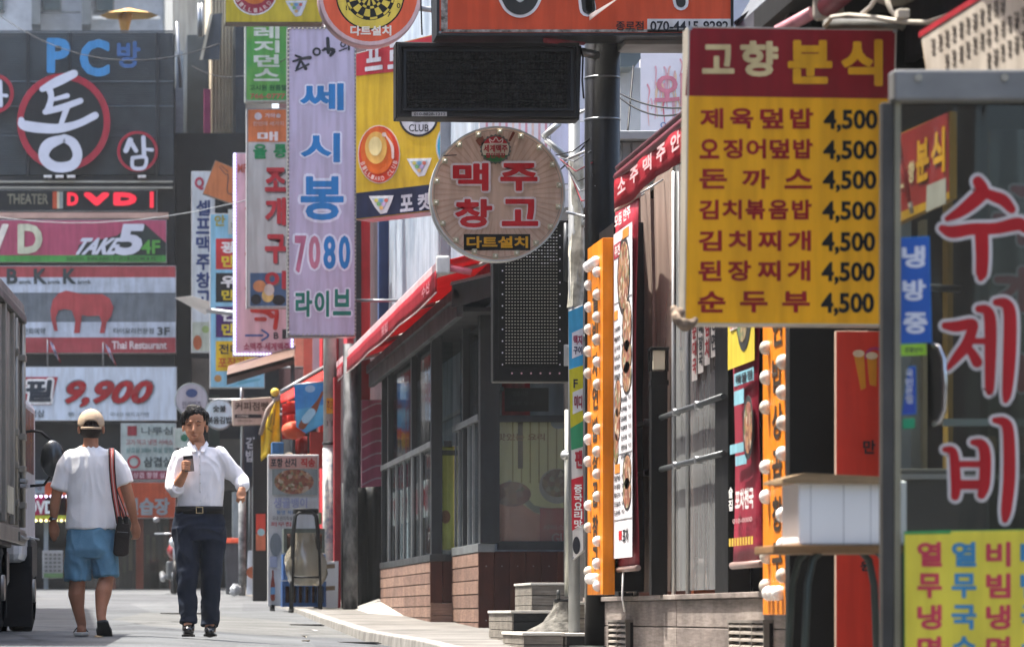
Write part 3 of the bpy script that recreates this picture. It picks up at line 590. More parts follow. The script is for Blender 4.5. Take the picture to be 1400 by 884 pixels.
# blue price list sign
r, F = board('price_list_sign', 'light blue vertical sign stacked with red, black, purple and yellow price boxes', 'sign', FP(64), (287, 292, 362, 530), M('8cc4dc', .5, dirt=.05), .22, GALV, mount=XM)
F.text('안', (293, 294, 308, 309), M('b0a83a', .5), bold=.03, l=3); F.rect((312, 286, 336, 320), M('c9d0c8', .5), 2); F.text('메뉴', (316, 303, 332, 313), M('7a8a6a', .5), l=3)
for i, (a, b, c, t1) in enumerate(((326, 368, 'c8383c', '광'), (373, 413, '26282a', '우'), (419, 461, '4a2a6a', '연'))):
    F.rect((295, a, 350, b), M(c, .5), 2); F.text(t1, (302, a+4, 322, a+20), WHITE, bold=.05); F.text('만', (303, a+23, 321, b-3), M('e0cc3a', .5), bold=.05)
F.rect((295, 466, 350, 507), M('e0bc2a', .5), 2); F.text('전메뉴', (299, 470, 344, 484), BK, bold=.02); F.text('포장가능', (298, 488, 348, 503), M('c8602a', .5), bold=.02); F.disc(298, 517, 5, M('c89858', .5), 2)
# narrow white self beer sign
r, F = board('white_vertical_sign', 'narrow white vertical sign with dark blue syllables, partly behind an orange panel', 'sign', FP(68), (262, 234, 294, 482), M('c2c9cc', .5, dirt=.05), .2, GALV, mount=XM)
F.text('Q', (266, 242, 279, 260), M('b04054', .5), bold=.07); F.vtext('셀프맥주창고', (268, 272, 288, 420), M('2b3f74', .5), bold=.03)
F.rect((263, 440, 286, 480), M('b9c0b0', .5), 2); F.disc(270, 468, 6, M('b0603c', .5), 3, 'picture', 10); F.disc(281, 450, 5, M('9ab070', .5), 3, 'picture')
r, F = board('orange_tilted_sign', 'tilted orange square panel with a thin line drawing, by the narrow white sign', 'sign', FP(62), [(277, 265), (321, 280), (326, 232), (294, 219)], M('c0784a', .5, dirt=.1), .12, M('8a7a6a', .5))
F.strokes([[(300, 228, 1), (308, 238, 1), (312, 240, 1.2), (311, 262, 1.2), (318, 266, 1.2)], [(302, 226, .8), (312, 235, 1)]], M('3a4450', .5), l=3)
r2 = r; MB().tube([P(322, 250, 62.1), Vector((XM, 62.2, ZV(250, 62)))], .02).build('bracket', STEEL, r2)
# street lamp
r = T('street_lamp', 'white wing shaped street lamp head on an arm among the signs', 'street lamp', P(285, 425, 60))
MB().add([P(238, 407, 59.9), P(262, 404, 59.7), P(286, 412, 59.7), P(287, 424, 60), P(281, 431, 60.1), P(262, 420, 60.1), P(262, 409, 60.3), P(286, 414, 60.4)],
         [(0, 1, 5), (1, 2, 3, 5), (3, 4, 5), (0, 6, 1), (1, 6, 7, 2), (0, 5, 6), (5, 4, 6), (6, 4, 3, 7), (2, 7, 3)]).build('lamp_head', M('d8dcdc', .3), r, .01)
MB().tube([P(283, 424, 60), Vector((3.8, 60.5, ZV(440, 60)))], .04).build('arm', STEEL, r)
# round and square small signs at street level
for (cu, cv, rr, Y, c, lab, tx1, tx2) in ((262, 546, 23, 63, 'a9aab2', 'round grey sign with a blue blot, just behind the hair of the phone user', '', '인생맥주'), (300, 566, 21, 60, 'c3dce4', 'round pale blue sign with two rows of dark syllables', '숯불', '볶음김밥')):
    r, F = disc_sign('round_sign', lab, cu, cv, rr, Y, M(c, .5, dirt=.05), M('8f989a', .5), .15, .006)
    if not tx1: F.disc(cu, cv-9, 8, M('3a5080', .5), 2, 'emblem', 6); F.text(tx2, (cu-13, cv+2, cu+13, cv+12), M('70707c', .5))
    else: F.text(tx1, (cu-9, cv-12, cu+9, cv-3), M('3a4448', .5), bold=.03); F.text(tx2, (cu-17, cv+3, cu+17, cv+13), M('3a4448', .5), bold=.03)
    MB().tube([P(cu+rr*.7, cv, Y+.07), Vector((3.8, Y+.1, ZV(cv, Y)))], .02).build('bracket', STEEL, r)
r, F = board('coffee_sign', 'beige rounded coffee shop sign behind the yellow banner', 'sign', FP(58), [(318, 582), (368, 580), (372, 542), (317, 546)], M('c9b8aa', .5, dirt=.05), .12, M('a89a8c', .5), bev=.02)
F.text('커피점빵', (321, 549, 368, 561), M('5a4c44', .5), l=3, bold=.01); F.rect((321, 566, 358, 571), BK, 2); F.text('COFFEE', (324, 567, 340, 570), CREAM, l=3); F.text('coffee and tea', (324, 573, 345, 576), M('9a8c80', .5))
MB().tube([P(330, 582, 58.06), P(330, 545, 58.06), P(330, 530, 58.06)], .02).build('post', STEEL, r)
MB().tube([P(331, 530, 58.1), P(331, 812, 58.1)], .025).build('post', M('4a5054', .5), r)
r, F = board('dark_gimbap_sign', 'dark vertical sign with white syllables under the coffee sign', 'sign', FP(59), (332, 580, 353, 652), M('1f2a3a', .5), .12, BLACK)
F.vtext('김밥', (336, 596, 348, 632), M('b8c0cc', .5), bold=.03)
MB().tube([P(342, 652, 59.06), P(342, 812, 59.06)], .025).build('post', M('3a4044', .5), r)
# brown canopy
r = T('brown_canopy', 'brown sloping canopy with a light blue edge below the pink sign', 'canopy', P(350, 520, 56))
MB().prism([P(310, 512, 55), P(402, 487, 55), P(404, 470, 57.5), P(312, 500, 57.5)], [P(310, 517, 55), P(402, 492, 55), P(404, 475, 57.5), P(312, 505, 57.5)]).build('roof_panel', M('5a4438', .6), r)
MB().prism([P(310, 526, 55), P(402, 498, 55), P(402, 488, 55), P(310, 513, 55)], [P(310, 526, 55.08), P(402, 498, 55.08), P(402, 488, 55.08), P(310, 513, 55.08)]).build('fascia', M('4c342a', .6), r)
MB().prism([P(312, 529, 54.9), P(354, 520, 54.9), P(357, 517, 54.9), P(330, 520, 54.9)], [P(312, 529, 54.96), P(354, 520, 54.96), P(357, 517, 54.96), P(330, 520, 54.96)]).build('edge_strip', M('6ab8d0', .5), r)
MB().tube([P(400, 490, 55.05), P(400, 815, 55.05)], .03).build('post', DKG, r)
# red awning with lantern, yellow banner, blue pennant
r = T('small_red_awning', 'bright red awning behind the blue bottle pennant', 'awning', P(415, 600, 51))
MB().sheet(lambda s, t: P(384+s*62, 535-s*34+t*(16+8*s)-0*t, 50.6+.9*(1-t)), 6, 3).build('canopy', M('d42a1e', .6, kind='cloth'), r, thick=.01)
MB().sheet(lambda s, t: P(386+s*58, 552-s*8+t*16, 50.5+.05*math.sin(9*s)), 8, 3).build('valance', M('c8241c', .6, kind='cloth'), r, thick=.008)
MB().tube([P(384, 536, 50.5), P(447, 500, 51)], .03).build('rail', M('8c8c8c', .4, .5), r)
MB().prism([P(424, 590, 51), P(446, 590, 51), P(446, 640, 51), P(424, 640, 51)], [P(424, 590, 51.1), P(446, 590, 51.1), P(446, 640, 51.1), P(424, 640, 51.1)]).build('side_curtain', M('a82a20', .6), r)
mb = MB().ball(P(402, 588, 51.5), .17, (1, 1, .72), 12, 20); tag(mb.build('paper_lantern', M('c24a24', .6, dirt=.2)), 'round orange red paper lantern hanging under the red awning', 'lantern')
r = T('yellow_banner', 'yellow cloth banner hanging from a slanting pole beside the red awning', 'banner', P(360, 625, 52))
def yb(s, t): 
    a = Vector((357+s*25, 590-s*52, 0)); b = Vector((357+s*26, 630-s*22, 0)); q = a.lerp(b, t); return P(q.x, q.y, 52+.06*math.sin(7*s+2*t))
MB().sheet(yb, 14, 8).build('cloth', M('dcc030', .7, dirt=.25, scale=4, kind='cloth'), r, thick=.005)
F = Face(r, FP(51.85), .003); F.strokes([[(372, 566, 2), (369, 582, 2)], [(376, 560, 1.5), (374, 580, 1.5)], [(366, 585, 1.5), (372, 590, 1.5)]], M('8a7a2a', .6), l=1)
MB().tube([P(356, 594, 52), P(366, 560, 52), P(388, 534, 52)], .03).build('pole', M('9a8c84', .5), r); MB().ball(P(376, 536, 52), .06).build('lamp', M('e8c850', .4), r)
r = T('blue_pennant', 'blue five sided pennant printed with a tilted bottle, hanging by the pole', 'pennant', P(425, 592, 49))
F = Face(r, FP(49), .003); F.poly([(402, 526), (442, 523), (446, 578), (418, 592), (405, 583)], M('2a6ab0', .5, c2='4a9ad0', scale=2), 1, 'cloth', t=2); F.poly([(404, 560), (445, 552), (446, 577), (418, 590), (406, 582)], M('58a6d0', .5), 1.8, 'print')
F.disc(424, 531, 7, M('a8c8e8', .5), 3, 'print', 5)
F.stroke([(413, 582, 10), (420, 571, 11), (428, 561, 10), (436, 547, 4.5), (441, 536, 3.5)], M('8a4a2c', .4), 3.2, 'picture'); F.stroke([(418, 573, 11.5), (426, 563, 11)], M('a8d0e8', .4), 4.2, 'picture')
MB().tube([P(400, 526, 49.02), P(452, 521, 49.02)], .012).build('rod', STEEL, r)
r = T('red_curtain_rack', 'layered red and orange cloths hanging in the stall above the poster stand', 'stall cloth', P(420, 640, 52))
for k, (a, b, c0, c1, col) in enumerate(((386, 402, 566, 600, 'c8281e'), (404, 420, 596, 622, '8a1c18'), (424, 436, 592, 640, 'c02a20'), (436, 447, 560, 625, 'd8402a'), (414, 426, 620, 650, 'a86a3a'), (392, 412, 548, 566, 'e0482c'))):
    MB().sheet(lambda s, t: P(a+s*(b-a), c1-t*(c1-c0), 51.9+.15*k+.04*math.sin(9*s+k)), 6, 3).build('cloth', M(col, .7, kind='cloth'), r, thick=.006)
for k, (u, v, rr, c) in enumerate(((395, 622, .05, 'b8b0a0'), (407, 634, .06, '3a2a22'), (419, 650, .05, 'c8502c'), (432, 655, .045, 'd8c8a0'))):
    MB().ball(P(u, v, 52), rr, (1.2, 1, .8)).build('hanging_ware', M(c, .4), r)
MB().tube([P(384, 560, 52.4), P(450, 540, 52.4)], .02).build('rail', STEEL, r)
for k, (a, b, v0_, v1_, c) in enumerate(((372, 388, 604, 620, '3a6a9a'), (403, 436, 655, 700, '8a8a84'), (408, 440, 700, 716, '6a7a5a'))): B(XU(a, 47), XU(b, 47), 47, 47.3, ZV(v1_, 47), ZV(v0_, 47), 'box', M(c, .5, dirt=.3), r, .01)
# pale utility pole
r = T('utility_pole', 'pale grey utility pole on the pavement right of the pennant', 'pole', (XU(451, 46.3), 46.3, walk_z(2.7, 46.3)))
x0 = XU(451, 46.3); MB().tube([(x0, 46.3, walk_z(2.7, 46.3)-.1), (x0, 46.3, 7.5)], [.085, .07], 20).build('shaft', M('a9acaa', .5, dirt=.2, scale=5), r)
MB().tube([(x0, 46.3, ZV(835, 46.3)), (x0, 46.3, ZV(612, 46.3))], .088, 20).build('sticker_wrap', M('b0b0aa', .6, dirt=.6, scale=14, c2='6f7a86'), r)
MB().tube([(x0, 46.3, ZV(608, 46.3)), (x0, 46.3, ZV(604, 46.3))], .094, 20).build('band', BLACK, r)
F = Face(r, FP(46.2), .003); F.rect((446, 544, 456, 565), M('c8a02a', .5), 1, 'notice'); F.text('주의', (447, 547, 455, 561), M('7a3a2a', .5), l=2); F.text('11', (447, 575, 455, 582), M('6a6a6a', .5), l=1)
# stand with seafood poster
r = T('poster_stand', 'white poster stand advertising seafood, left of the stacked crates', 'sign stand', (XU(402, 46), 46, road_z(2.4, 46)))
B(XU(366, 46), XU(436, 46), 46, 46.1, ZV(828, 46), ZV(621, 46), 'panel', M('c8cacb', .5, dirt=.1), r, .01)
for u in (370, 430): B(XU(u, 46), XU(u+5, 46), 45.85, 46.25, road_z(2.5, 46), ZV(826, 46), 'foot', BLACK, r)
F = Face(r, FP(45.98), .004); F.rect((368, 624, 434, 640), M('c89a90', .5), 1); F.text('포항 산지', (370, 626, 405, 638), BK, l=2, bold=.03); F.text('직송', (411, 626, 431, 638), M('c03030', .5), l=2, bold=.04)
F.rect((372, 641, 434, 676), M('8e9696', .5), 1); F.disc(402, 658, 27, M('8a5a4c', .6, kind='food', scale=30), 2, 'picture', 17); F.text('생골뱅이', (374, 680, 420, 694), M('9aa0c0', .5), l=2, bold=.03)
F.text('통영 석화', (378, 697, 405, 703), M('5a80b0', .5)); F.text('국내 산지직송', (372, 705, 400, 711), M('6a6a6a', .5)); F.text('회무침', (370, 713, 398, 719), M('b04040', .5))
F.disc(377, 744, 8, M('7a8288', .5), 1, 'picture', 16); F.rect((369, 760, 379, 775), M('a8b0c8', .5), 1); F.stroke([(373, 818, 6), (373, 800, 6), (373, 788, 2.5), (373, 780, 2.5)], M('8a3a26', .4), 1.5, 'picture'); F.rect((370, 802, 376, 812), M('6a98c0', .4), 2.5)
# stack of crates
CR = M('23508a', .5, dirt=.25, scale=5)
for i, (a, b, v0_, v1_, c, lab) in enumerate(((386, 446, 829, 794, '23508a', 'lowest blue plastic crate of the stack behind the black stool'), (387, 445, 792, 757, '2a5c9c', 'middle blue plastic crate of the stack behind the black stool'), (388, 444, 755, 722, '5a625c', 'topmost grey green crate of the stack behind the black stool'))):
    r = T('plastic_crate', lab, 'crate', (XU((a+b)/2, 45.3), 45.5, ZV(v0_, 45.3)), 'crates stacked at the poster stand'); x0, x1, z0, z1 = XU(a, 45.3), XU(b, 45.3), ZV(v0_, 45.3), ZV(v1_, 45.3); m = M(c, .5, dirt=.25, scale=5)
    mb = MB(); mb.box(x0, x1, 45.3, 45.32, z0, z0+.05).box(x0, x1, 45.3, 45.32, z1-.06, z1).box(x0, x1, 45.66, 45.68, z0, z1).box(x0, x0+.02, 45.32, 45.66, z0, z1).box(x1-.02, x1, 45.32, 45.66, z0, z1).box(x0+.02, x1-.02, 45.32, 45.66, z0, z0+.02)
    for k in range(7): mb.box(x0+.02+k*(x1-x0-.05)/6, x0+.035+k*(x1-x0-.05)/6, 45.302, 45.318, z0+.05, z1-.06)
    mb.build('shell', m, r)
    mb = MB()
    for k in range(6): mb.tube([(x0+.06+k*.075, 45.42, z0+.03), (x0+.06+k*.075, 45.42, z1-.04)], .028, 8)
    mb.build('bottle_row', M('4a2a18' if i != 1 else '2a4a30', .2), r, stuff=True)
r = T('clear_bag', 'crumpled clear plastic bag slung between the legs of the black stool', 'bag', P(418, 805, 44.9))
mb = MB(); rows = 9; ring = 14; vs = []
for i in range(rows+1):
    t = i/rows; rr = .14+.05*math.sin(t*5)+.02; 
    for k in range(ring):
        a = 2*math.pi*k/ring; q = rr*(1+.18*math.sin(5*a+7*t)+.1*math.sin(9*a-4*t)); vs.append(P(418, 800-t*72, 44.9)+Vector((q*math.cos(a)*1.15, q*math.sin(a)*.6, 0)))
mb.add(vs, [(i*ring+k, i*ring+(k+1) % ring, (i+1)*ring+(k+1) % ring, (i+1)*ring+k) for i in range(rows) for k in range(ring)]+[tuple(range(ring))], True)
mb.build('film', glass('b8b4a4', .9, .35, 'b0aa98', .15), r)
MB().ball(P(417, 780, 44.9), .11, (1, .6, 1.3)).build('waste', M('6a6458', .7, dirt=.6, scale=20), r)
def stool(name, label, u, Y, z0, h, w_, seatmat, legmat, seat_w=None, group=None, rad=.013, deck=.03):
    x = XU(u, Y); r = T(name, label, 'stool', (x, Y, z0), group)
    sw = seat_w or w_
    for a, sx in enumerate((-1, 1)):
        for b, sy in enumerate((-1, 1)):
            MB().tube([(x+sx*w_*.5, Y+sy*w_*.5, z0), (x+sx*w_*.42, Y+sy*w_*.42, z0+h*.8), (x+sx*w_*.36, Y+sy*w_*.38, z0+h-.05), (x+sx*w_*.25, Y+sy*w_*.36, z0+h-.012), (x, Y+sy*w_*.36, z0+h-.01)], rad).build('leg', legmat, r)
            MB().tube([(x+sx*w_*.5, Y+sy*w_*.5, z0-.002), (x+sx*w_*.5, Y+sy*w_*.5, z0+.03)], rad*1.4).build('rubber_foot', BLACK, r)
    for sy in (-1, 1): MB().tube([(x-w_*.46, Y+sy*w_*.46, z0+h*.35), (x+w_*.46, Y+sy*w_*.46, z0+h*.35)], rad*.8).build('stretcher', legmat, r)
    return r, x
r, x = stool('tall_stool', 'tall black tubular stool standing in front of the stacked crates', 418, 44.7, walk_z(2.6, 44.7)-.04, 1.17, .34, BLACK, BLACK, rad=.016)
MB().tube([(x, 44.7, ZV(702, 44.7)), (x, 44.7, ZV(695, 44.7))], .15, 24).build('seat', BLACK, r, .01)
# white foam boards, tarp, scuffed dark pole
r = T('foam_board', 'white foam boards with brown tape leaning at the foot of the pale pole', 'board', (XU(454, 45.9), 45.9, walk_z(2.7, 45.9)))
for k, (a, b, c) in enumerate(((444, 462, 'd3d5d5'), (447, 464, 'c0c2c2'))):
    Yk = 45.9+.12*k; MB().prism([(XU(a, Yk), Yk, walk_z(2.7, 45.9)), (XU(b, Yk), Yk, walk_z(2.7, 45.9)), P(b+1, 766, Yk+.1), P(a, 768, Yk+.1)], [(XU(a, Yk), Yk+.05, walk_z(2.7, 45.9)), (XU(b, Yk), Yk+.05, walk_z(2.7, 45.9)), P(b+1, 766, Yk+.15), P(a, 768, Yk+.15)]).build('sheet', M(c, .6, dirt=.1), r, .004)
F = Face(r, FP(45.86), .003); 
for v in (772, 802): F.poly([(444, v+5), (458, v+4), (458, v-2), (444, v-1)], M('9a8468', .5), 1, 'tape')
r = T('black_tarp', 'black tarpaulin screen closing the gap left of the wooden terrace', 'tarp', P(497, 832, 45.2))
MB().sheet(lambda s, t: P(469+s*53, 836-10*s-t*(168-6*s), 45.2+.05*math.sin(11*s+t*2)+.02*math.sin(23*s)), 30, 10).build('sheet', M('1b1e1f', .55, bump=.6, bscale=6), r, thick=.01)
MB().tube([P(470, 836, 45.1), P(470, 660, 45.1)], .03).build('post', BLACK, r)
x0 = XU(479, 44.6); r = T('scuffed_pole', 'thick dark pole covered in scuffed poster glue beside the black tarpaulin', 'pole', (x0, 44.6, 0))
MB().tube([(x0, 44.6, -.1), (x0, 44.6, ZV(470, 44.6))], .085, 20).build('shaft', M('2a2c2e', .6, dirt=.5, scale=8, c2='77787a', stretch=(1, 1, .4)), r)
B(XU(457, 46), XU(466, 46), 46, 46.2, 0, ZV(515, 46), 'pilaster', M('a3212b', .5), rb)
B(XU(487, 46.5), XU(494, 46.5), 46.5, 46.8, 0, ZV(300, 46.5), 'pilaster', M('20242a', .5), rb)
B(XU(494, 46.6), XU(506, 46.6), 46.6, 46.9, 2.5, ZV(300, 46.6), 'pilaster', M('b5262e', .5), rb)
r, F = board('pink_pattern_banner', 'pink banner with pale diagonal lines behind the terrace windows', 'banner', FP(46.4), (494, 546, 590, 668), M('b45a78', .5, dirt=.1), .04, M('b08a9a', .5))
for k in range(7): F.strokes([[(496, 560+k*17, 2.2), (520, 551+k*17, 2.2), (545, 566+k*17, 2.2), (588, 556+k*17, 2.2)]], M('cfaabb', .5), l=2, name='print')
F.text('행복', (532, 560, 556, 572), M('3a4a5a', .5), l=3, bold=.03); F.text('맥주', (530, 590, 556, 612), M('4a5ca0', .5), l=3, bold=.04)
# concrete ramp
RAMP = MB().prism([(3.0, 41, walk_z(3, 41)-.05), (3.46, 41, walk_z(3, 41)-.05), (3.46, 41, walk_z(3, 41)+.0)], [(3.0, 45.1, walk_z(3, 45)-.05), (3.46, 45.1, walk_z(3, 45)-.05), (3.46, 45.1, walk_z(3, 45)+.12)])
S(RAMP.build('ramp', M('a3a19c', .8), None))
# motorcycle behind the phone user, bin, small things
def cyl_x(mb, c, r_, w_, seg=24): return mb.tube([(c[0]-w_/2, c[1], c[2]), (c[0]+w_/2, c[1], c[2])], r_, seg)
gy = 64.0; gz = road_z(1.6, gy); cx = XU(238, gy)
r = T('motorcycle', 'parked delivery motorcycle half hidden behind the legs of the phone user', 'motorcycle', (cx, gy, gz))
for dy in (-.6, .6):
    mb = MB(); n = 24
    for k in range(n):
        a0, a1 = 2*math.pi*k/n, 2*math.pi*(k+1)/n
        for ph in range(6):
            b0, b1 = 2*math.pi*ph/6, 2*math.pi*(ph+1)/6
            f = lambda a, b: (cx+.05*math.sin(b), gy+dy+(.24+.05*math.cos(b))*math.cos(a), gz+.29+(.24+.05*math.cos(b))*math.sin(a))
            mb.add([f(a0, b0), f(a1, b0), f(a1, b1), f(a0, b1)], [(0, 1, 2, 3)], True)
    mb.build('wheel', BLACK, r); cyl_x(MB(), (cx, gy+dy, gz+.29), .07, .1).build('hub', STEEL, r)
MB().tube([(cx, gy-.6, gz+.29), (cx, gy-.42, gz+.75), (cx, gy-.38, gz+.98)], .03).build('fork', STEEL, r)
MB().tube([(cx-.33, gy-.3, gz+1.0), (cx-.1, gy-.38, gz+1.0), (cx+.1, gy-.38, gz+1.0), (cx+.33, gy-.3, gz+1.0)], .015).build('handlebar', STEEL, r)
MB().ball((cx, gy-.5, gz+.86), .1).build('headlight', M('c8ccce', .15, .6), r)
MB().ball((cx, gy-.1, gz+.72), .2, (.6, 1.3, .7)).build('fuel_tank', M('7a1c1c', .3), r); MB().ball((cx, gy+.4, gz+.72), .2, (.65, 1.8, .4)).build('seat', BLACK, r)
MB().box(cx-.13, cx+.13, gy-.2, gy+.2, gz+.25, gz+.55).build('engine', M('7c7f80', .35, .8), r, .03); MB().tube([(cx-.15, gy-.2, gz+.3), (cx-.18, gy+.3, gz+.25), (cx-.18, gy+.8, gz+.35)], [.025, .045, .05]).build('exhaust', STEEL, r)
for s_ in (-1, 1): MB().tube([(cx+s_*.25, gy-.32, gz+1.0), (cx+s_*.3, gy-.32, gz+1.2)], .008).build('mirror_arm', BLACK, r); MB().ball((cx+s_*.3, gy-.32, gz+1.23), .06, (1, .3, .7)).build('mirror', STEEL, r)
Yb = 60; r = T('wheelie_bin', 'dark grey bin with an orange lid behind the phone user', 'bin', (XU(318, Yb), Yb, road_z(2.3, Yb)))
MB().prism([P(309, 812, Yb), P(327, 812, Yb), P(329, 742, Yb), P(307, 742, Yb)], [P(309, 812, Yb+.3), P(327, 812, Yb+.3), P(329, 742, Yb+.3), P(307, 742, Yb+.3)]).build('body', M('4e545a', .5), r, .01)
MB().prism([P(306, 742, Yb-.03), P(330, 742, Yb-.03), P(328, 735, Yb), P(308, 735, Yb)], [P(306, 742, Yb+.33), P(330, 742, Yb+.33), P(328, 735, Yb+.3), P(308, 735, Yb+.3)]).build('lid', M('b84a2c', .5), r, .01)
r = T('stickered_post', 'short post plastered with old stickers right of the dark grey bin', 'post', P(331, 812, 58)); MB().tube([P(331, 814, 57.6), P(331, 660, 57.6)], .055).build('shaft', M('8a8c8c', .6, dirt=.6, scale=9, c2='4a4c4e'), r)
Yb = 56; r = T('poster_easel', 'small grey and orange poster easel on the ground by the stickered post', 'sign stand', P(344, 803, Yb))
MB().prism([P(337, 812, Yb), P(354, 812, Yb), P(352, 752, Yb+.2), P(339, 752, Yb+.2)], [P(337, 812, Yb+.04), P(354, 812, Yb+.04), P(352, 752, Yb+.24), P(339, 752, Yb+.24)]).build('panel', M('9aa4b0', .5), r, .005)
F = Face(r, FP(Yb-.02), .01); F.disc(345, 782, 8, M('b86a4a', .5), 1, 'print', 8)
mb = MB()
for i in range(40): mb.ball(P(320+random.uniform(-5, 5), 790+random.uniform(-8, 8), 55.5+random.uniform(-.05, .05)), .04, n=3, m=5)
for _ in (0,):
    vs = []
    for i in range(9):
        for k in range(14):
            th, ph_ = math.pi*i/8, 2*math.pi*k/14; d = Vector((math.sin(th)*math.cos(ph_), math.sin(th)*math.sin(ph_), math.cos(th))); vs.append(P(322, 806, 55.5)+d*.085*(1+.45*noise.noise(d*2.3)+.25*noise.noise(d*6)))
mb = MB().add(vs, [(i*14+k, (i+1)*14+k, (i+1)*14+(k+1) % 14, i*14+(k+1) % 14) for i in range(8) for k in range(14)])
tag(mb.build('plastic_bag', M('a8acb0', .5, dirt=.3)), 'crumpled white plastic bag on the ground by the bin', 'bag')
r = T('arcade_panel', 'orange and pale lit panel standing on the ground left of the poster stand', 'sign stand', P(355, 805, 55)); B(XU(346, 55), XU(366, 55), 55, 55.2, road_z(2.5, 55), ZV(600, 55), 'cabinet', M('1f2224', .5), r)
F = Face(r, FP(54.99), .005); F.rect((350, 702, 363, 728), M('c84a3a', .5), 1); F.rect((350, 729, 363, 752), M('c87858', .5), 1); F.disc(357, 727, 5, M('9ac8d0', .5), 2)
# weathered glass bay and steel column in the shade between bin and stand
B(XU(345, 66), XU(354, 66), 66, 66.2, .2, ZV(665, 66), 'door_panel', M('5d6468', .5), db)
B(XU(318, 70), XU(328, 70), 70, 70.2, .3, ZV(672, 70), 'door_panel', M('8a9498', .5), db)
B(XU(358, 68), XU(372, 68), 68, 68.2, .3, ZV(640, 68), 'door_panel', M('6f5a4a', .5), db)
r, F = board('white_signboard', 'small pale sign with a green dot behind the head of the phone user', 'sign', FP(66), (238, 585, 258, 612), M('b0c0b8', .5), .1, GALV); F.disc(252, 598, 5, M('2a6a50', .5), 2)
# billiard and pocket sign, turned toward the street
pl = Plane(570, 175, 40, -41)
r, F = board('pocketball_sign', 'big yellow billiards sign with red top band, dark blue foot and glossy balls', 'sign', pl, [(486, 301), (700, 277), (700, 20), (486, 73)], M('c9a92c', .5, dirt=.1), .3, M('8a9094', .4, .4), mount=None)
F.poly([(487, 104), (700, 80), (700, 22), (487, 74)], M('b0303c', .5), 2); F.poly([(487, 299), (700, 275), (700, 239), (487, 264)], M('232b48', .5), 2)
F.text('프', [(499, 98), (523, 95), (523, 60), (499, 64)], M('d0d4dc', .5), l=3.2, bold=.04); F.text('로', [(530, 95), (556, 92), (556, 57), (530, 60)], M('d0d4dc', .5), l=3.2, bold=.04)
F.disc(518, 211, 29, M('d6c8b8', .5), 2, 'ball', 40, rot=0); F.disc(518, 211, 27.5, M('c03c28', .4, dirt=.05), 3, 'ball', 38.5); F.disc(516, 206, 23, M('d8682c', .4), 4, 'ball', 32); F.disc(514, 202, 15, M('e8b860', .4), 5, 'ball', 22); F.disc(513, 200, 9, M('ecdca0', .4), 6, 'ball', 13)
F.stroke([(528, 186, 2), (536, 200, 4), (537, 216, 3)], M('e8d0c8', .4), 7, 'highlight'); F.disc(525, 184, 3, M('e8d0c8', .4), 7, 'highlight')
for i, ch in enumerate('BILLIARD CLUB'):
    a = math.radians(202+i*11.6); cu, cv = 518+23.5*math.cos(a), 211-33.5*math.sin(a); c, s_ = math.cos(a+math.pi/2), math.sin(a+math.pi/2)
    if ch != ' ': F.text(ch, [(cu+x*c-y*s_, cv-(x*s_+y*c)) for x, y in ((-2, -3), (2, -3), (2, 3), (-2, 3))], M('e0c0b8', .5), l=7.5)
F.disc(572, 160, 27, BK, 2, 'ball', 27); F.disc(572, 160, 24, M('c8ccd4', .5), 3, 'ball', 24); F.disc(572, 156, 13, BK, 4, 'ball', 11); F.text('CLUB', (559, 170, 586, 180), BK, l=4)
F.disc(628, 200, 32, M('c0ccd8', .5), 2, 'ball', 38); F.disc(628, 200, 30, M('3aa0c8', .5), 3, 'ball', 36); F.disc(626, 198, 18, M('8acce0', .5), 4, 'ball', 24)
emblem_bird(F, 573, 228, .85, 2); emblem_bird(F, 521, 279, .85, 3)
F.text('포', [(547, 290), (565, 288), (565, 265), (547, 267)], M('c8ccd8', .5), l=4, bold=.04); F.text('켓볼', [(571, 288), (606, 284), (606, 261), (571, 265)], M('c8ccd8', .5), l=4, bold=.04)
p = pl.hit(560, 60); MB().tube([p+Vector((.1, .1, 0)), p+Vector((.5, .6, 0))], .04).build('bracket', STEEL, r)
p = pl.hit(560, 270); MB().tube([p+Vector((.1, .1, 0)), p+Vector((.5, .6, 0))], .04).build('bracket', STEEL, r)

# ---------------------------------------------------------------- timber and glass terrace
SEG = M('35393c', .45, 0, dirt=.12); WD = M('8b6f62', .7, dirt=.25, scale=3, kind='wood', bump=.25, bscale=60); WD2 = M('977a6b', .7, dirt=.25, scale=3, kind='wood', bump=.25, bscale=60); WDK = M('4e2b22', .6, dirt=.2, kind='streak')
LT = M('7b8082', .4, .3)
tz = walk_z(3.4, 40)
te = T('glass_terrace', 'dark framed glass terrace on plank walls under a long red awning', 'building', (4.5, 38, -.2))
XA, XB, Y0, Y1, Y2 = 3.445, 3.66, 35.45, 38.0, 44.4
def plank_rows(x, ya, yb, z0, z1, n, joint=()):
    ed = [ya]+list(joint)+[yb]
    for i in range(n):
        a, b = z0+(z1-z0)*i/n, z0+(z1-z0)*(i+1)/n
        for k in range(len(ed)-1):
            o = random.uniform(-.003, .003)
            B(x-.022+o, x+.01, ed[k]+.002, ed[k+1]-.002, a+.004, b-.006, 'plank', [WD, WD2][(i+k) % 2], te, .003)
plank_rows(XA, Y1, Y2, -.14, .53, 6, (41.2,)); plank_rows(XB, Y0, Y1, -.2, .58, 6)
for (x, ya, yb, zt) in ((XA, Y1, Y2, .53), (XB, Y0, Y1, .58)):
    B(x+.01, x+.1, ya, yb, -.3, zt, 'base_wall', M('1c1512', .7), te)
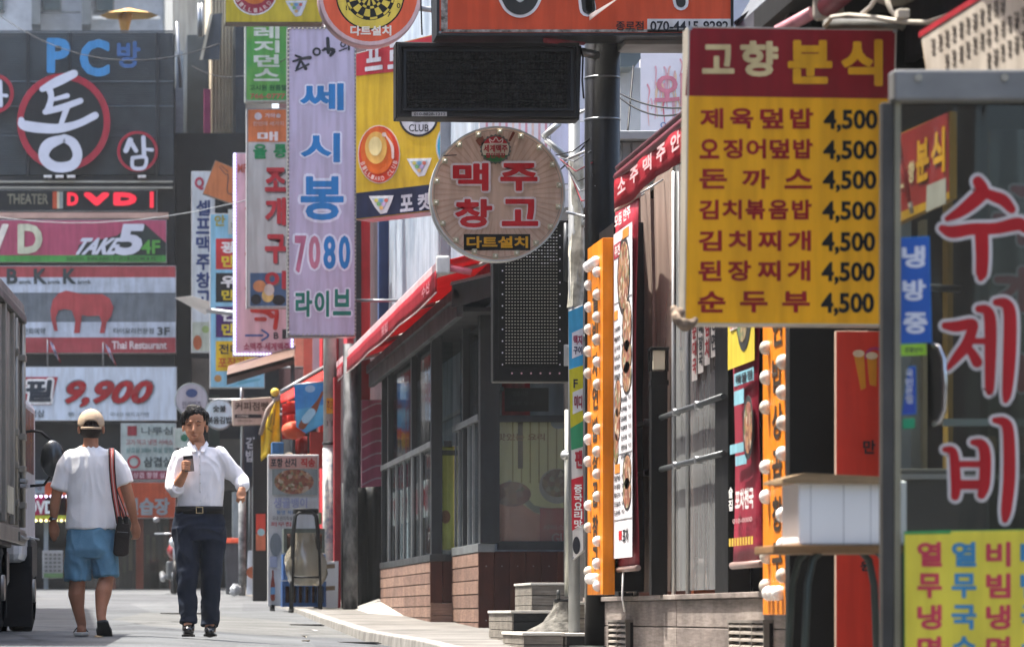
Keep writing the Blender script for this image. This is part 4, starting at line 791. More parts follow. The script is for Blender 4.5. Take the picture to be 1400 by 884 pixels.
# frontal boards of both blocks
for k in range(2): B(XA-.02+k*.125, XA+.1+k*.125, Y1-.02, Y1+.08, .12, .53, 'board', WDK, te, .003)
for i in range(2): B(XA-.02, XB-.02, Y1-.06, Y1-.03, -.12+i*.12, -.005+i*.12, 'plank', WD, te, .003)
for k in range(8): B(XB-.02+k*.145, XB+.122+k*.145, Y0-.02, Y0+.02, -.3, .585, 'board', M(['4e2b22', '472620', '542f25'][k % 3], .6, dirt=.25, kind='streak'), te, .003)
for k in range(8):
    for z in (.5, .53): MB().tube([(XB+.05+k*.145, Y0-.022, .45 if z == .5 else -.05), (XB+.05+k*.145, Y0-.028, .45 if z == .5 else -.05)], .006, 6).build('screw', STEEL, te)
# frames: far block side (posts, rails, mullions)
def vpost(x, y, z0, z1, name='post', w_=.1, d=.11, m=SEG): return B(x-.01, x+d, y-w_/2, y+w_/2, z0, z1, name, m, te, .004)
ZE = 2.70
B(XA-.03, XA+.13, Y1-.05, Y2, .53, .60, 'sill_rail', SEG, te, .004); B(XA-.02, XA+.1, Y1+.02, Y2, 1.66, 1.72, 'transom', LT, te, .004)
for y in (40.35, 43.45, Y2-.05): vpost(XA, y, .6, ZE+.1, w_=.1, d=.05)
for k in range(1, 6): vpost(XA, Y1+.1+k*(Y2-Y1-.2)/6+.12, .6, 1.66, 'mullion', .05, .018, LT)
vpost(XA, Y1+.04, .6, ZE+.1, w_=.09, d=.1)
gl = glass('eef4f4', .35)
for k in range(6):
    ya = Y1+.12+k*(Y2-Y1-.2)/6; B(XA+.02, XA+.026, ya+.05, ya+.95, .6, 1.66, 'pane', gl, te)
for (a, b) in ((Y1+.14, 40.28), (40.42, 43.38), (43.52, Y2-.12)): B(XA+.04, XA+.048, a, b, 1.72, ZE, 'pane', gl, te)
# far block frontal return
B(XA+.13, XB-.02, Y1-.02, Y1+.06, .53, .60, 'sill_rail', SEG, te); B(XA+.12, XB-.02, Y1-.0, Y1+.05, 1.66, 1.72, 'transom', SEG, te); B(XA+.1, XB-.01, Y1+.02, Y1+.028, .6, ZE, 'pane', gl, te)
# near block side
B(XB-.03, XB+.13, Y0-.05, Y1, .58, .66, 'sill_rail', LT, te, .004); B(XB-.02, XB+.1, Y0+.1, Y1, 1.80, 1.86, 'transom', LT, te, .004)
vpost(XB, Y0+.02, .66, ZE+.1, w_=.17, d=.17); vpost(XB, 37.05, .66, ZE+.1, w_=.1, d=.06)
for y in (36.1, 36.55, 37.5): vpost(XB, y, .66, 1.8, 'mullion', .05, .018, LT)
for a, b in ((Y0+.12, 36.07), (36.13, 36.52), (36.58, 36.98), (37.12, 37.47), (37.53, Y1-.02)): B(XB+.02, XB+.026, a, b, .66, 1.8, 'pane', gl, te)
B(XB+.04, XB+.048, Y0+.12, Y1-.2, 1.86, ZE, 'pane', gl, te)
# near block front
B(XB+.16, 4.9, Y0-.04, Y0+.06, .60, .68, 'sill_rail', SEG, te, .004); B(XB+.16, 4.9, Y0-.03, Y0+.05, 1.78, 1.84, 'transom', SEG, te, .004)
for x in (4.86,): B(x-.05, x+.05, Y0-.04, Y0+.06, .68, ZE+.1, 'post', SEG, te)
B(XB+.16, 4.8, Y0+.01, Y0+.018, .68, 1.78, 'pane', glass('f0f4f4', .5, .12, 'd0d0c8'), te); B(XB+.16, 4.8, Y0+.01, Y0+.018, 1.84, ZE, 'pane', gl, te)  # whitish film on the lower pane stands in for washed-out reflections
# roof with fascia
EX = 3.38
ov = [(0, 0, 0)]
def bar(ya, yb, x0, x1, z0, z1, nm, m): return B(x0, x1, ya, yb, z0, z1, nm, m, te, .006)
DK2 = M('454b4e', .5, 0, dirt=.12)
bar(34.85, 45.6, EX, EX+.06, 2.70, 2.86, 'fascia', DK2); bar(34.83, 45.62, EX-.03, EX+.03, 2.862, 2.96, 'gutter', M('363b3e', .5))
# gable front fascia turned to the viewer
MB().prism([P(632, 417, 34.83), P(672, 405, 34.83), P(790, 372, 34.83), P(790, 340, 34.83), P(672, 375, 34.83), P(619, 388, 34.83), P(617, 420, 34.83)], [p+Vector((0, .08, 0)) for p in (P(632, 417, 34.83), P(672, 405, 34.83), P(790, 372, 34.83), P(790, 340, 34.83), P(672, 375, 34.83), P(619, 388, 34.83), P(617, 420, 34.83))]).build('gable_fascia', DK2, te, .006)
MB().prism([P(617, 389, 34.75), P(672, 376, 34.75), P(790, 341, 34.75), P(790, 337, 34.75), P(672, 372, 34.75), P(617, 385, 34.75)], [p+Vector((0, .12, 0)) for p in (P(617, 389, 34.75), P(672, 376, 34.75), P(790, 341, 34.75), P(790, 337, 34.75), P(672, 372, 34.75), P(617, 385, 34.75))]).build('drip_edge', M('8d9294', .4, .4), te)
MB().add([(EX, 34.85, 2.96), (EX, 45.6, 2.96), (3.95, 45.6, 3.12), (3.95, 34.85, 3.12), (EX, 34.85, 2.87), (EX, 45.6, 2.87), (3.95, 45.6, 3.03), (3.95, 34.85, 3.03)], [(0, 1, 2, 3), (4, 7, 6, 5), (0, 3, 7, 4), (1, 5, 6, 2), (2, 6, 7, 3), (0, 4, 5, 1)]).build('roof', M('3a3e41', .5), te)
B(EX+.06, 5.5, 34.95, 45.6, 2.76, 2.80, 'soffit', M('2c2e30', .6), te)
# interior: floor, dark back, red hangings, tables
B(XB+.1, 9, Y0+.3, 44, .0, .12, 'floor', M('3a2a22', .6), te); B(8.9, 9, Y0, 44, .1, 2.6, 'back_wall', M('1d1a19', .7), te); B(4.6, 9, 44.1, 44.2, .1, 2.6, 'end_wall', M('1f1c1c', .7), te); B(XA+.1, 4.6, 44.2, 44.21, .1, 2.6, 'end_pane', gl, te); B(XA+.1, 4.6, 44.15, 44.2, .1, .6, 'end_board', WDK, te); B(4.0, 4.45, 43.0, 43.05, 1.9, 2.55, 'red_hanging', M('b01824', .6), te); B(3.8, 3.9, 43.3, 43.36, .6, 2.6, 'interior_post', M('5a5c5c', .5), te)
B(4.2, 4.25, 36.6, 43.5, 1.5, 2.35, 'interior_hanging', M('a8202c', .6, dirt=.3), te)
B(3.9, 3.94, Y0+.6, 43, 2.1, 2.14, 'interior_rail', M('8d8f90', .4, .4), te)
F = Face(te, WP(XA+.045), .004)
for k, t in enumerate(('매장', '이전', '할인', '행사')):
    y = Y1+.95+k*1.22; ua, ub = U0+(XA+.045)*FPX/(y+.95), U0+(XA+.045)*FPX/y
    z = lambda zz, yy: V0-zz*FPX/yy
    F.poly([(ua, z(1.0, y+.95)), (ub, z(1.0, y)), (ub, z(1.38, y)), (ua, z(1.38, y+.95))], M('c9ced4', .5, dirt=.05), 1, 'notice')
    F.text(t[0], [(ua+2, z(1.06, y+.9)), (ub-1, z(1.06, y+.1)), (ub-1, z(1.32, y+.1)), (ua+2, z(1.32, y+.9))], M('b0283a', .5), l=2, bold=.06)
for i, y in enumerate((36.6, 39.2, 41.6)):
    r = T('bar_table', ['dark bar table inside the terrace at the near corner', 'dark bar table inside the middle of the terrace', 'dark bar table at the far end inside the terrace'][i], 'table', (4.9, y, .12), 'tables inside the terrace')
    B(4.6, 5.2, y-.3, y+.3, .82, .86, 'tabletop', M('3b2c22', .4), r); MB().tube([(4.9, y, .12), (4.9, y, .82)], .03).build('leg', DKG, r); MB().tube([(4.9, y, .12), (4.9, y, .14)], .2, 20).build('foot', DKG, r)
# big food poster behind the front glass
r, F = board('food_window_poster', 'yellow and red food poster filling the lower front window of the terrace', 'poster', FP(Y0+.04), (667, 742, 780, 573), M('fbf4b4', .6, dirt=.04), .01, CREAM)
for i in range(7): F.rect((700+i*12, 574, 702+i*12, 660), M('b8aa50', .5), 1.6)
F.poly([(670, 690), (700, 678), (730, 700), (776, 715), (776, 741), (670, 741)], M('f0a890', .6), 2)
F.poly([(672, 668), (698, 655), (730, 690), (776, 700), (776, 708), (730, 700), (700, 672), (672, 680)], M('c8c8b0', .5), 2.6)
F.disc(700, 675, 26, M('c08a78', .6, kind='food', scale=14), 3, 'picture', 17); F.disc(762, 664, 25, M('d0ccc0', .5), 3.4, 'picture', 24); F.disc(762, 660, 21, M('8a7a3a', .6, kind='food', scale=26), 4.4, 'picture', 19)
F.rect((738, 694, 776, 741), M('c82a2e', .6), 5); F.text('서비스', (742, 716, 772, 724), M('d88a90', .5), l=6); F.text('GU', (754, 728, 776, 742), M('d8a0a0', .5), l=6, bold=.03)
F.text('맛있는 요리', (680, 592, 745, 602), M('b0843a', .5), l=3, bold=.02); F.rect((708, 577, 715, 640), M('6a5a30', .5), 2); F.disc(764, 578, 11, M('a8c0c8', .5), 3, 'print', 8)
r, F = board('side_window_poster', 'narrow yellow poster in the recessed window between the terrace blocks', 'poster', FP(Y1+.06), (602, 752, 622, 609), M('e8de70', .5), .01, CREAM)
F.disc(609, 706, 7, M('b07a5a', .5), 2, 'print', 9); F.rect((600, 615, 622, 622), M('5a5a4a', .5), 2)
F = Face(te, FP(Y0+.25), .003); 
F.rect((690, 530, 750, 562), M('3c3e3e', .5), 1, 'notice'); F.text('영업시간', (700, 534, 722, 541), M('5c5e5e', .5), l=2); F.text('오후 두시', (698, 548, 730, 554), M('5c5e5e', .5), l=2)

# ---------------------------------------------------------------- red awning above the terrace
r = T('long_red_awning', 'long retractable red awning above the dark terrace roof', 'awning', (3.8, 40, 3.2))
AX, AY0, AY1, AZ = 3.1, 33.2, 47.1, 3.02
AR = M('b81828', .6, dirt=.1, kind='cloth'); AR2 = M('a01c2c', .6, dirt=.1, kind='cloth')
MB().sheet(lambda s, t: Vector((AX+t*.85, AY0+s*(AY1-AY0), AZ+.03+t*.27-.02*math.sin(math.pi*t))), 14, 5).build('canopy', AR, r, thick=.012)
MB().box(AX-.04, AX+.04, AY0, AY1, AZ-.04, AZ+.05).build('front_bar', M('d8b4b8', .4, .1), r, .015)
B(AX-.06, AX+.06, AY0-.05, AY0, AZ-.08, AZ+.08, 'end_cap', M('d4d4d2', .4), r, .02)
def scal(y): return AZ-.235+.035*(y-AY0)/14-.02*abs(math.sin((y-AY0)*.8))
MB().sheet(lambda s, t: Vector((AX-.052+.003*math.sin(s*40)-.004*t, AY0+s*(AY1-AY0), AZ-.04+t*(scal(AY0+s*(AY1-AY0))-AZ+.04))), 90, 3).build('valance', AR2, r, thick=.006)
MB().tube([Vector((AX-.056, AY0+s/60*(AY1-AY0), scal(AY0+s/60*(AY1-AY0)))) for s in range(61)], .008, 6).build('piping', M('d8c0c0', .5), r)
F = Face(r, WP(AX-.064), .002)
for y, t in ((33.9, '수산'), (38.6, '횟집'), (45.5, '주점')):
    u = lambda yy: U0+(AX-.05)*FPX/yy; zz = lambda z, yy: V0-z*FPX/yy
    F.text(t, [(u(y+.8), zz(AZ-.17, y+.8)), (u(y), zz(AZ-.17, y)), (u(y), zz(AZ-.07, y)), (u(y+.8), zz(AZ-.07, y+.8))], M('c07a84', .5), l=1, bold=.03)
for y in (AY0+1, 38.5, 43, AY1-1): MB().tube([(AX+.04, y, AZ), (AX+.45, y+.3, AZ+.12), (4.0, y+.1, AZ+.3)], .02).build('folding_arm', GALV, r)
MB().tube([(AX+.05, AY0+.02, AZ-.02), (AX+.25, AY0+.02, AZ-.06)], .03).build('arm_joint', M('c86a78', .5), r)
gw = T('metal_clad_house', 'upper storey clad in weathered blue grey sheet above the red awning', 'building', (5, 41, 3))
SH = M('a9b6c4', .5, dirt=.2, scale=1.2, kind='streak', c2='7f8fa0')
for i in range(6): B(3.72, 3.8, 35.2+i*2.0, 37.19+i*2.0, 3.0, 7.6, 'wall_sheet', SH, gw, .004)
B(3.8, 9, 35.2, 47.2, 3.3, 12, 'core_wall', M('6f7880', .6), gw); B(3.60, 3.72, 46.9, 47.1, 3, 8, 'corner_trim', M('2e4a78', .5), gw)
B(3.62, 3.8, 39.0, 39.05, 3.0, 5.6, 'downpipe', STEEL, gw)

# ---------------------------------------------------------------- bright wall, banners and boxes behind the pole
yb_ = 30.0
hb = T('white_banner_house', 'pale rendered house behind the black column carrying cloth banners', 'building', (5, 31, 0))
B(3.75, 8, 31.6, 33.0, 3.35, 12, 'wall', M('b9bcc6', .6, dirt=.15), hb)
B(4.12, 8, 30.4, 33.0, -.2, 3.35, 'wall', M('33302e', .6), hb)
r, F = board('dripping_banner', 'white banner with faded dripping pink letters between black column and menu sign', 'banner', FP(yb_), (875, 182, 960, 66), M('e3dfe2', .6, dirt=.06), .03, WHITE)
random.seed(3)
for i in range(34):
    u = 880+random.random()*68; v = 80+random.random()*60; c = random.choice(['e0a0a8', 'd87a88', 'e8c8a8', 'e0b0b8', 'e4b8b0'])
    F.stroke([(u, v, 2.5), (u+random.uniform(-3, 3), v+8, 2.2), (u+random.uniform(-1, 1), v+12+random.random()*30, .8)], M(c, .6), 1.5+i*.05, 'print')
F.ring(907, 171, 4, 1.4, M('6a94c0', .5), 3.5); F.stroke([(920, 176, 1.5), (923, 156, 1.5), (926, 176, 1.5)], M('6a94c0', .5), 3.5)
F.text('와', (895, 100, 945, 150), M('dc8a98', .5), l=3.4)
r, F = board('pink_white_banner', 'pale banner with pink stripes partly covered by the round beer sign', 'banner', FP(31.2), (655, 260, 798, 150), M('e2dcdc', .6, dirt=.06), .03, WHITE)
for i in range(12): F.rect((664+i*9, 152, 667+i*9, 235), M(['d89aa0', 'e8c8b8', 'e0b0b0'][i % 3], .6), 1.6)
r, F = board('lilac_signboard', 'plain pale lilac panel between the steel brackets and the black column', 'sign', FP(29.6), (752, 252, 800, 166), M('cfd0e4', .5, dirt=.04), .03, STEEL)
gc = T('grey_cabinet', 'tall grey metal clad box between the black column and the curtained front', 'cabinet', (4, 28, 0))
B(XU(845, 27), XU(948, 27), 27, 28.5, -.2, ZV(194, 27), 'body', M('9a9ea0', .5, .2, dirt=.08), gc, .006); B(XU(840, 27), XU(948, 27), 26.9, 28.6, ZV(193, 27), ZV(181, 27), 'lid', M('a6aaac', .5, .2, dirt=.08), gc, .006)
for u in (849, 862): B(XU(u, 27), XU(u, 27)+.012, 26.985, 27, .2, ZV(196, 27), 'seam', M('7a7e80', .5), gc)
B(XU(848, 28.8), XU(876, 28.8), 28.8, 29.2, ZV(185, 28.8), ZV(92, 28.8), 'duct', M('b2b4b4', .5, .2), gc, .006)
MB().prism([P(848, 92, 28.5), P(868, 92, 28.5), P(876, 80, 28.5), P(876, 66, 28.5), P(848, 66, 28.5)], [p+Vector((0, .5, 0)) for p in (P(848, 92, 28.5), P(868, 92, 28.5), P(876, 80, 28.5), P(876, 66, 28.5), P(848, 66, 28.5))]).build('hood', M('6f7a7c', .35, .5), gc, .005)

# ---------------------------------------------------------------- black steel column with its signs
x0 = XU(823.5, 25.5); r = T('black_steel_column', 'thick glossy black steel column carrying the orange billboard', 'column', (x0, 25.5, walk_z(x0, 25.5)))
MB().tube([(x0, 25.5, walk_z(x0, 25.5)-.05), (x0, 25.5, 5.2)], 48*25.5/FPX/2, 32).build('shaft', M('08090a', .38, dirt=.3, scale=3, bump=.08, bscale=4), r)
for v in (107, 164): MB().tube([(x0, 25.5, ZV(v+1.2, 25.5)), (x0, 25.5, ZV(v-1.2, 25.5))], 24.6*25.5/FPX, 32).build('steel_band', M('8d9092', .3, .8), r)
MB().tube([(x0, 25.5, walk_z(x0, 25.5)), (x0, 25.5, walk_z(x0, 25.5)+.03)], .22, 24).build('base_plate', BLACK, r)
Yo = 24.9
r, F = board('orange_billboard', 'wide orange billboard cut by the top edge with a phone number at its lower right', 'sign', FP(Yo), (597, 49, 1003, -150), M('d4532f', .5, dirt=.07), .35, M('1e2224', .4, .3), frame=4)
F.rect((603, 44, 1002, 40.5), M('a8a49c', .6, dirt=.5, scale=25, c2='4a463e'), 2, 'worn_trim'); F.poly([(603, 44), (612, 40), (612, -140), (603, -140)], M('a8a49c', .6, dirt=.5, scale=25, c2='4a463e'), 2, 'worn_trim')
def blob(lst): F.strokes(lst, M('3a3c3a', .5), WHITE, 4, 4)
blob([[(690, -10, 15), (699, 6, 17), (711, 12, 17), (723, 6, 17), (732, -10, 15)]]); blob([[(797, -40, 14), (803, 12, 14)]]); blob([[(804, -5, 8), (806, 12, 10)]]); blob([[(925, -40, 16), (931, 4, 13)]]); blob([[(850, -24, 12), (884, -14, 12)]])
F.disc(710, -8, 5, WHITE, 4.5, 'print', 10)
F.text('종로점', (842, 29, 880, 42), M('3a2a28', .5), l=3, bold=.01); F.rect((885, 26, 1000, 44), M('d8d8d6', .5), 2); F.text('070-4415-9292', (889, 29, 996, 43), BK, l=3, bold=.015)
MB().sheet(lambda s, t: F.pl.hit(806+s*45, 20-s*26+t*(8-8*s), .03+.04*math.sin(3*s)+.03*t), 8, 3).build('torn_flap', M('e8d8c8', .6), r, thick=.003)
MB().tube([P(745, 55, 25.0), P(798, 58, 25.2)], .02).build('brace', M('b04a54', .4), r)
B(XU(848, 25.3), XU(1003, 25.3), 25.1, 25.5, ZV(67, 25.3), ZV(52, 25.3), 'support_beam', M('9c9a94', .5, .3), r, .006)
B(XU(610, 25.4), XU(848, 25.4), 25.2, 25.4, ZV(56, 25.4), ZV(50, 25.4), 'support_beam', BLACK, r)
for v in (60, 150): MB().tube([P(745, -40, 25.4) if 0 else Vector((x0, 25.4, 4.2)), Vector((x0, 25.1, 4.2))], .05).build('clamp', STEEL, r)
# horizontal LED panel
r = T('horizontal_led_panel', 'black wide LED panel with hooded dot rows below the orange billboard', 'display', P(667, 163, 25.1))
q = [(541, 161), (792, 164), (795, 62), (541, 57)]
f = [P(u, v, 25.1) for u, v in q]; MB().prism(f, [p+Vector((0, .2, 0)) for p in f]).build('cabinet', M('101112', .55, dirt=.2), r, .006)
pl = FP(25.1)
mb = MB(); i0, i1 = 548, 787
def fr(mb, a, b, c, d, w_, y0, y1):
    mb.box(XU(a, 25.1), XU(c, 25.1), y0, y1, ZV(d, 25.1), ZV(d-w_, 25.1)).box(XU(a, 25.1), XU(c, 25.1), y0, y1, ZV(b+w_, 25.1), ZV(b, 25.1))
    mb.box(XU(a, 25.1), XU(a+w_, 25.1), y0, y1, ZV(d-w_, 25.1), ZV(b+w_, 25.1)).box(XU(c-w_, 25.1), XU(c, 25.1), y0, y1, ZV(d-w_, 25.1), ZV(b+w_, 25.1)); return mb
fr(MB(), 543, 60, 791, 161, 5, 25.06, 25.1).build('outer_rim', M('17191b', .5), r, .003); fr(MB(), 552, 68, 783, 152, 3, 25.075, 25.1).build('inner_rim', M('2a3036', .5), r, .002)
mb = MB(); md = MB()
for j in range(17):
    v = 73+j*4.55; z = ZV(v, 25.1)
    for i in range(44):
        x = XU(558+i*5.0, 25.1); mb.box(x-.008, x+.008, 25.06, 25.095, z, z+.0035)
        md.box(x-.004, x+.004, 25.085, 25.094, z-.01, z-.002)
mb.build('dot_hood', M('1c1e1f', .5), r, stuff=True, fix=False); md.build('dot', M('3a3c3b', .4), r, stuff=True, fix=False)
F = Face(r, FP(25.05), .002); F.rect((563, 153, 611, 159), M('b8b8b4', .5), 1, 'sticker'); F.text('010-8828-1212', (566, 154, 609, 158), BK, l=2)
MB().tube([(XU(792, 25.2), 25.25, 3.7), (x0-.05, 25.4, 3.7)], .03).build('bracket', STEEL, r)
MB().tube([P(793, 64, 25.1), P(797, 78, 25.05), P(796, 110, 25.1), P(798, 135, 25.1)], .006, 6).build('cable', BLACK, r)
# vertical LED panel
Yv = 27.5; r = T('vertical_led_panel', 'tall black LED panel with fine dot grid hanging below the round beer sign', 'display', P(727, 522, Yv))
B(XU(674, Yv), XU(781, Yv), Yv, Yv+.16, ZV(522, Yv), ZV(300, Yv), 'cabinet', M('101213', .45, dirt=.1), r, .012)
B(XU(682, Yv), XU(764, Yv), Yv-.004, Yv, ZV(502, Yv), ZV(305, Yv), 'screen', M('0b0c0d', .6), r)
mb = MB(); mw = MB()
for j in range(44):
    for i in range(18):
        v = 307+j*4.4; u = 692+i*4.05; b = (mw if (v < 364 and u > 712 and (v-340)**2/500+(u-740)**2/900 < 1.0 and random.random() < .5) else mb); x, z = XU(u, Yv), ZV(v, Yv)
        b.box(x-.0055, x+.0055, Yv-.008, Yv-.004, z-.003, z+.003)
mb.build('dot', M('96968a', .3, dirt=.03), r, stuff=True, fix=False); mw.build('lit_dot', M('d8d8d8', .3), r, stuff=True, fix=False)
for k in range(12): MB().tube([P(765.5, 322+k*16, Yv-.006), P(765.5, 322+k*16, Yv)], .0055, 8).build('edge_light', M('d8d8e4', .3), r)
for k in range(12): MB().tube([P(687, 322+k*16, Yv-.006), P(687, 322+k*16, Yv)], .006, 8).build('edge_light', M('c8c8d4', .3), r)
for k in range(6): MB().tube([P(700+k*13, 510, Yv-.006), P(700+k*13, 510, Yv)], .007, 8).build('edge_light', M('c89aa4', .3), r)
MB().tube([P(774, 305, Yv-.05), P(774, 385, Yv-.05)], .02).build('bracket_rail', M('3a3d3f', .4, .5), r)
B(XU(771, Yv-.05), XU(777, Yv-.05), Yv-.06, Yv-.04, ZV(500, Yv-.05), ZV(471, Yv-.05), 'hinge_plate', M('c0c2c2', .4, .5), r, .004)
for z in (1.9, 2.7): MB().tube([(XU(778, Yv), Yv+.08, z), (x0, 25.6, z)], .02).build('bracket', STEEL, r)
# round beer warehouse sign
Yr = 26.0; cu, cv, R = 680.5, 265, 92
r = T('round_beer_sign', 'big round sign with red outlined syllables, a bottle cap and small bulbs around', 'sign', P(cu, cv+R, Yr)); c = P(cu, cv, Yr); Rm = R*Yr/FPX
MB().tube([c, c+Vector((0, .16, 0))], Rm, 64).build('drum', M('b9bab6', .35, .5), r)
F = Face(r, FP(Yr-.002), .0022)
F.disc(cu, cv, R-2, M('d3b6a2', .45, dirt=.1, scale=2.2), 1, 'face_panel', n=64)
for i in range(60):
    a = i*6; a0, a1 = math.radians(a), math.radians(a+1.6+(i % 3)*.5); k0 = .3 if i % 2 else .45; k1 = R-6
    F.poly([(cu+k0*R*math.cos(a0), cv-k0*R*math.sin(a0)), (cu+k1*math.cos(a0), cv-k1*math.sin(a0)), (cu+k1*math.cos(a1), cv-k1*math.sin(a1))], M('c6a692', .45, dirt=.1), 1.5, 'ray')
F.ring(cu, cv, R+.5, 2.5, M('c4c6c2', .3, .5), 2.4, 'rim', n=72); F.ring(cu, cv, R-4.5, .8, M('9a9488', .4), 1.9, 'groove', n=72)
mb = MB()
for i in range(18):
    a = math.radians(8+i*20); uu, vv = cu+(R-7)*math.cos(a), cv-(R-7)*math.sin(a); p = F.pl.hit(uu, vv, .008)
    MB().box(p.x-.018, p.x+.018, p.y-.006, p.y+.006, p.z-.018, p.z+.018).build('bulb_holder', M('b5b199', .35), r, .004); MB().ball(p+Vector((0, -.012, 0)), .009, n=5, m=8).build('bulb', M('e0dccc', .2), r)
DR = M('c01c28', .45, dirt=.05); PW = M('e2d6d8', .45, dirt=.04)
def bt(ch, q_): F.text(ch, q_, DR, l=5, bold=.05, out=PW, ow=.055)
bt('맥', (619, 223, 668, 261)); bt('주', (684, 223, 735, 261)); bt('창', (622, 272, 673, 311)); bt('고', (686, 272, 736, 309))
F.text('다트설치', (636, 323, 723, 339), M('141413', .5), l=2.6, bold=.16, name='lettering_edge'); F.rect((634, 320, 725, 342), M('141413', .5), 2.2, 'label'); F.text('다트설치', (638, 323, 722, 339), M('e0a828', .5), l=4, bold=.045)
pts = []
for i in range(44):
    a = 2*math.pi*i/44; rr = 22 if i % 2 else 19.6; pts.append((677.5+rr*math.cos(a), 204-rr*.95*math.sin(a)))
F.poly(pts, M('6a6f68', .35, .4), 3, 'bottle_cap'); F.disc(677.5, 204, 18.5, M('d8cdb6', .45), 4.2, 'bottle_cap', 17.5)
F.disc(677.5, 204, 18.4, M('b3202c', .45), 5, 'bottle_cap', 17.4, a0=28, a1=152); F.disc(677.5, 204, 18.4, M('2f7a44', .45), 5, 'bottle_cap', 17.4, a0=208, a1=332)
F.strokes([[(671, 196, 1.4), (669, 190, 1.4), (674, 193, 1.4), (678, 188, 1.4), (682, 193, 1.4), (687, 190, 1.4), (685, 196, 1.4), (671, 196, 1.4)]], M('e8d0c8', .5), l=6, name='emblem')
F.text('세계맥주', (661, 198, 694, 208), M('a82030', .5), l=6, bold=.03); F.text('할인매장', (664, 209, 691, 216), M('a82030', .5), l=6, bold=.03)
F.strokes([[(607, 213, 1.6), (624, 212, 1.2)], [(624, 200, 2), (630, 196, 1)]], BK, l=4, name='crack'); F.poly([(650, 192), (660, 186), (664, 196), (656, 200)], M('9a5a44', .5), 3, 'peeling')
F.strokes([[(697, 192, 3), (702, 182, 4)]], M('7a3a2a', .5), l=4, name='peeling')
# steel frame brackets right of the round sign
for a, b in (((742, 188, 26.1), (765, 168, 26.1)), ((746, 190, 26.1), (775, 216, 26.1)), ((768, 166, 26.1), (802, 150, 25.7)), ((770, 220, 26.1), (805, 205, 25.6)), ((775, 290, 26.15), (808, 298, 25.6))):
    MB().tube([P(*a), P(*b)], .022 if a[0] < 760 and b[0] < 780 else .01).build('bracket', GALV, r)
for k in range(7):
    a = P(760+k*3, 212+k*3, 26); b = P(806+k*2, 190+k*16, 25.4); m = a.lerp(b, .5)+Vector((0, 0, -.03-.02*k))
    MB().tube([a, m, b], .0045, 5).build('wire', [BLACK, STEEL, M('8a2a34', .5)][k % 3], r)
for k, (a, b, sag, wm) in enumerate(((P(848, 128, 27.8), P(952, 145, 26.5), .05, BLACK), (P(848, 134, 27.8), P(952, 147, 26.5), .09, BLACK), (P(866, 90, 28), P(858, 182, 27.4), -.0, BLACK), (P(575, -10, 33), P(577, 48, 33), 0, BLACK), (P(590, -10, 33.5), P(592, 60, 33.5), 0, DKG), (P(-60, 285, 70), P(380, 262, 55), .35, M('7a7e80', .5)), (P(0, 22, 70), P(300, 60, 60), .5, BLACK), (P(815, 180, 25.6), P(668, 250, 36), .2, BLACK), (P(500, -20, 48), P(262, 90, 74), .6, BLACK))):
    pts = [a.lerp(b, i/10)+Vector((0, 0, -sag*4*(i/10)*(1-i/10))) for i in range(11)]
    tag(MB().tube(pts, .007, 6).build('overhead_cable', wm), ['upper of two black cables drooping right of the black column', 'lower of two black cables drooping right of the black column', 'short black cable hanging down beside the steel duct', 'thin cable hanging just right of the dart sign', 'second thin cable hanging right of the dart sign', 'pale grey cable crossing the far building below the theatre strip', 'black cable crossing in front of the louvres at top left', 'black cable running back from the column behind the round beer sign', 'black cable crossing from the yellow billiards sign to the grey building'][k], 'cable', 'overhead cables')
# plastic wrapped pole and narrow stacked banners, thin post
xw = XU(785, 26.6); r = T('wrapped_pole', 'pole wrapped in torn white plastic between round sign and black column', 'pole', (xw, 26.6, -.1))
MB().tube([(xw, 26.6, -.2), (xw, 26.6, 3.5)], .04, 14).build('shaft', M('6f7274', .5, .3), r)
mb = MB(); seg = 16; rows = 26; vs = []
for j in range(rows+1):
    t = j/rows; v = 420-t*205
    for k in range(seg):
        a = 2*math.pi*k/seg; q = .052*(1+.22*noise.noise(Vector((math.cos(a)*2, math.sin(a)*2, t*7)))+.12*math.sin(3*a+9*t)); vs.append((XU(786+2.5*math.sin(3*t), 26.6)+q*math.cos(a), 26.6+q*math.sin(a), ZV(v, 26.6)))
mb.add(vs, [(j*seg+k, j*seg+(k+1) % seg, (j+1)*seg+(k+1) % seg, (j+1)*seg+k) for j in range(rows) for k in range(seg)], False); mb.build('plastic_wrap', M('d8d6c8', .35, dirt=.3, scale=9, c2='8a8878'), r, fix=False)
pl = Plane(788, 600, 26.3, -35)
r, F = board('narrow_colour_banner', 'narrow stacked banner in blue, lime, green and red beside the first bulb board', 'banner', pl, [(783, 765), (798, 752), (797, 416), (777, 424)], M('d8d8d4', .5), .03, GALV, unit=.002)
F.poly([(778, 505), (797, 499), (797, 418), (777, 426)], M('3a9acb', .5), 2); F.poly([(780, 585), (797, 575), (797, 499), (778, 505)], M('b8b428', .5), 2)
F.poly([(781, 615), (797, 610), (797, 575), (780, 585)], M('2f8a60', .5), 2); F.poly([(782, 725), (798, 715), (797, 650), (781, 655)], M('c02838', .5), 2)
F.poly([(782, 490), (797, 484), (797, 448), (782, 455)], M('c8ccd8', .5), 3); F.text('택지', (784, 458, 796, 471), M('8a2a50', .5), l=4, bold=.03); F.text('구이', (784, 473, 796, 484), M('2a2a50', .5), l=4, bold=.03)
F.poly([(783, 566), (797, 560), (797, 530), (783, 536)], M('c4c8cc', .5), 3); F.text('미디', (785, 540, 796, 558), M('8a3a4a', .5), l=4, bold=.03); F.text('F', (784, 518, 790, 530), BK, l=4); F.text('팬', (786, 615, 796, 640), M('b02a3a', .5), l=4, bold=.03)
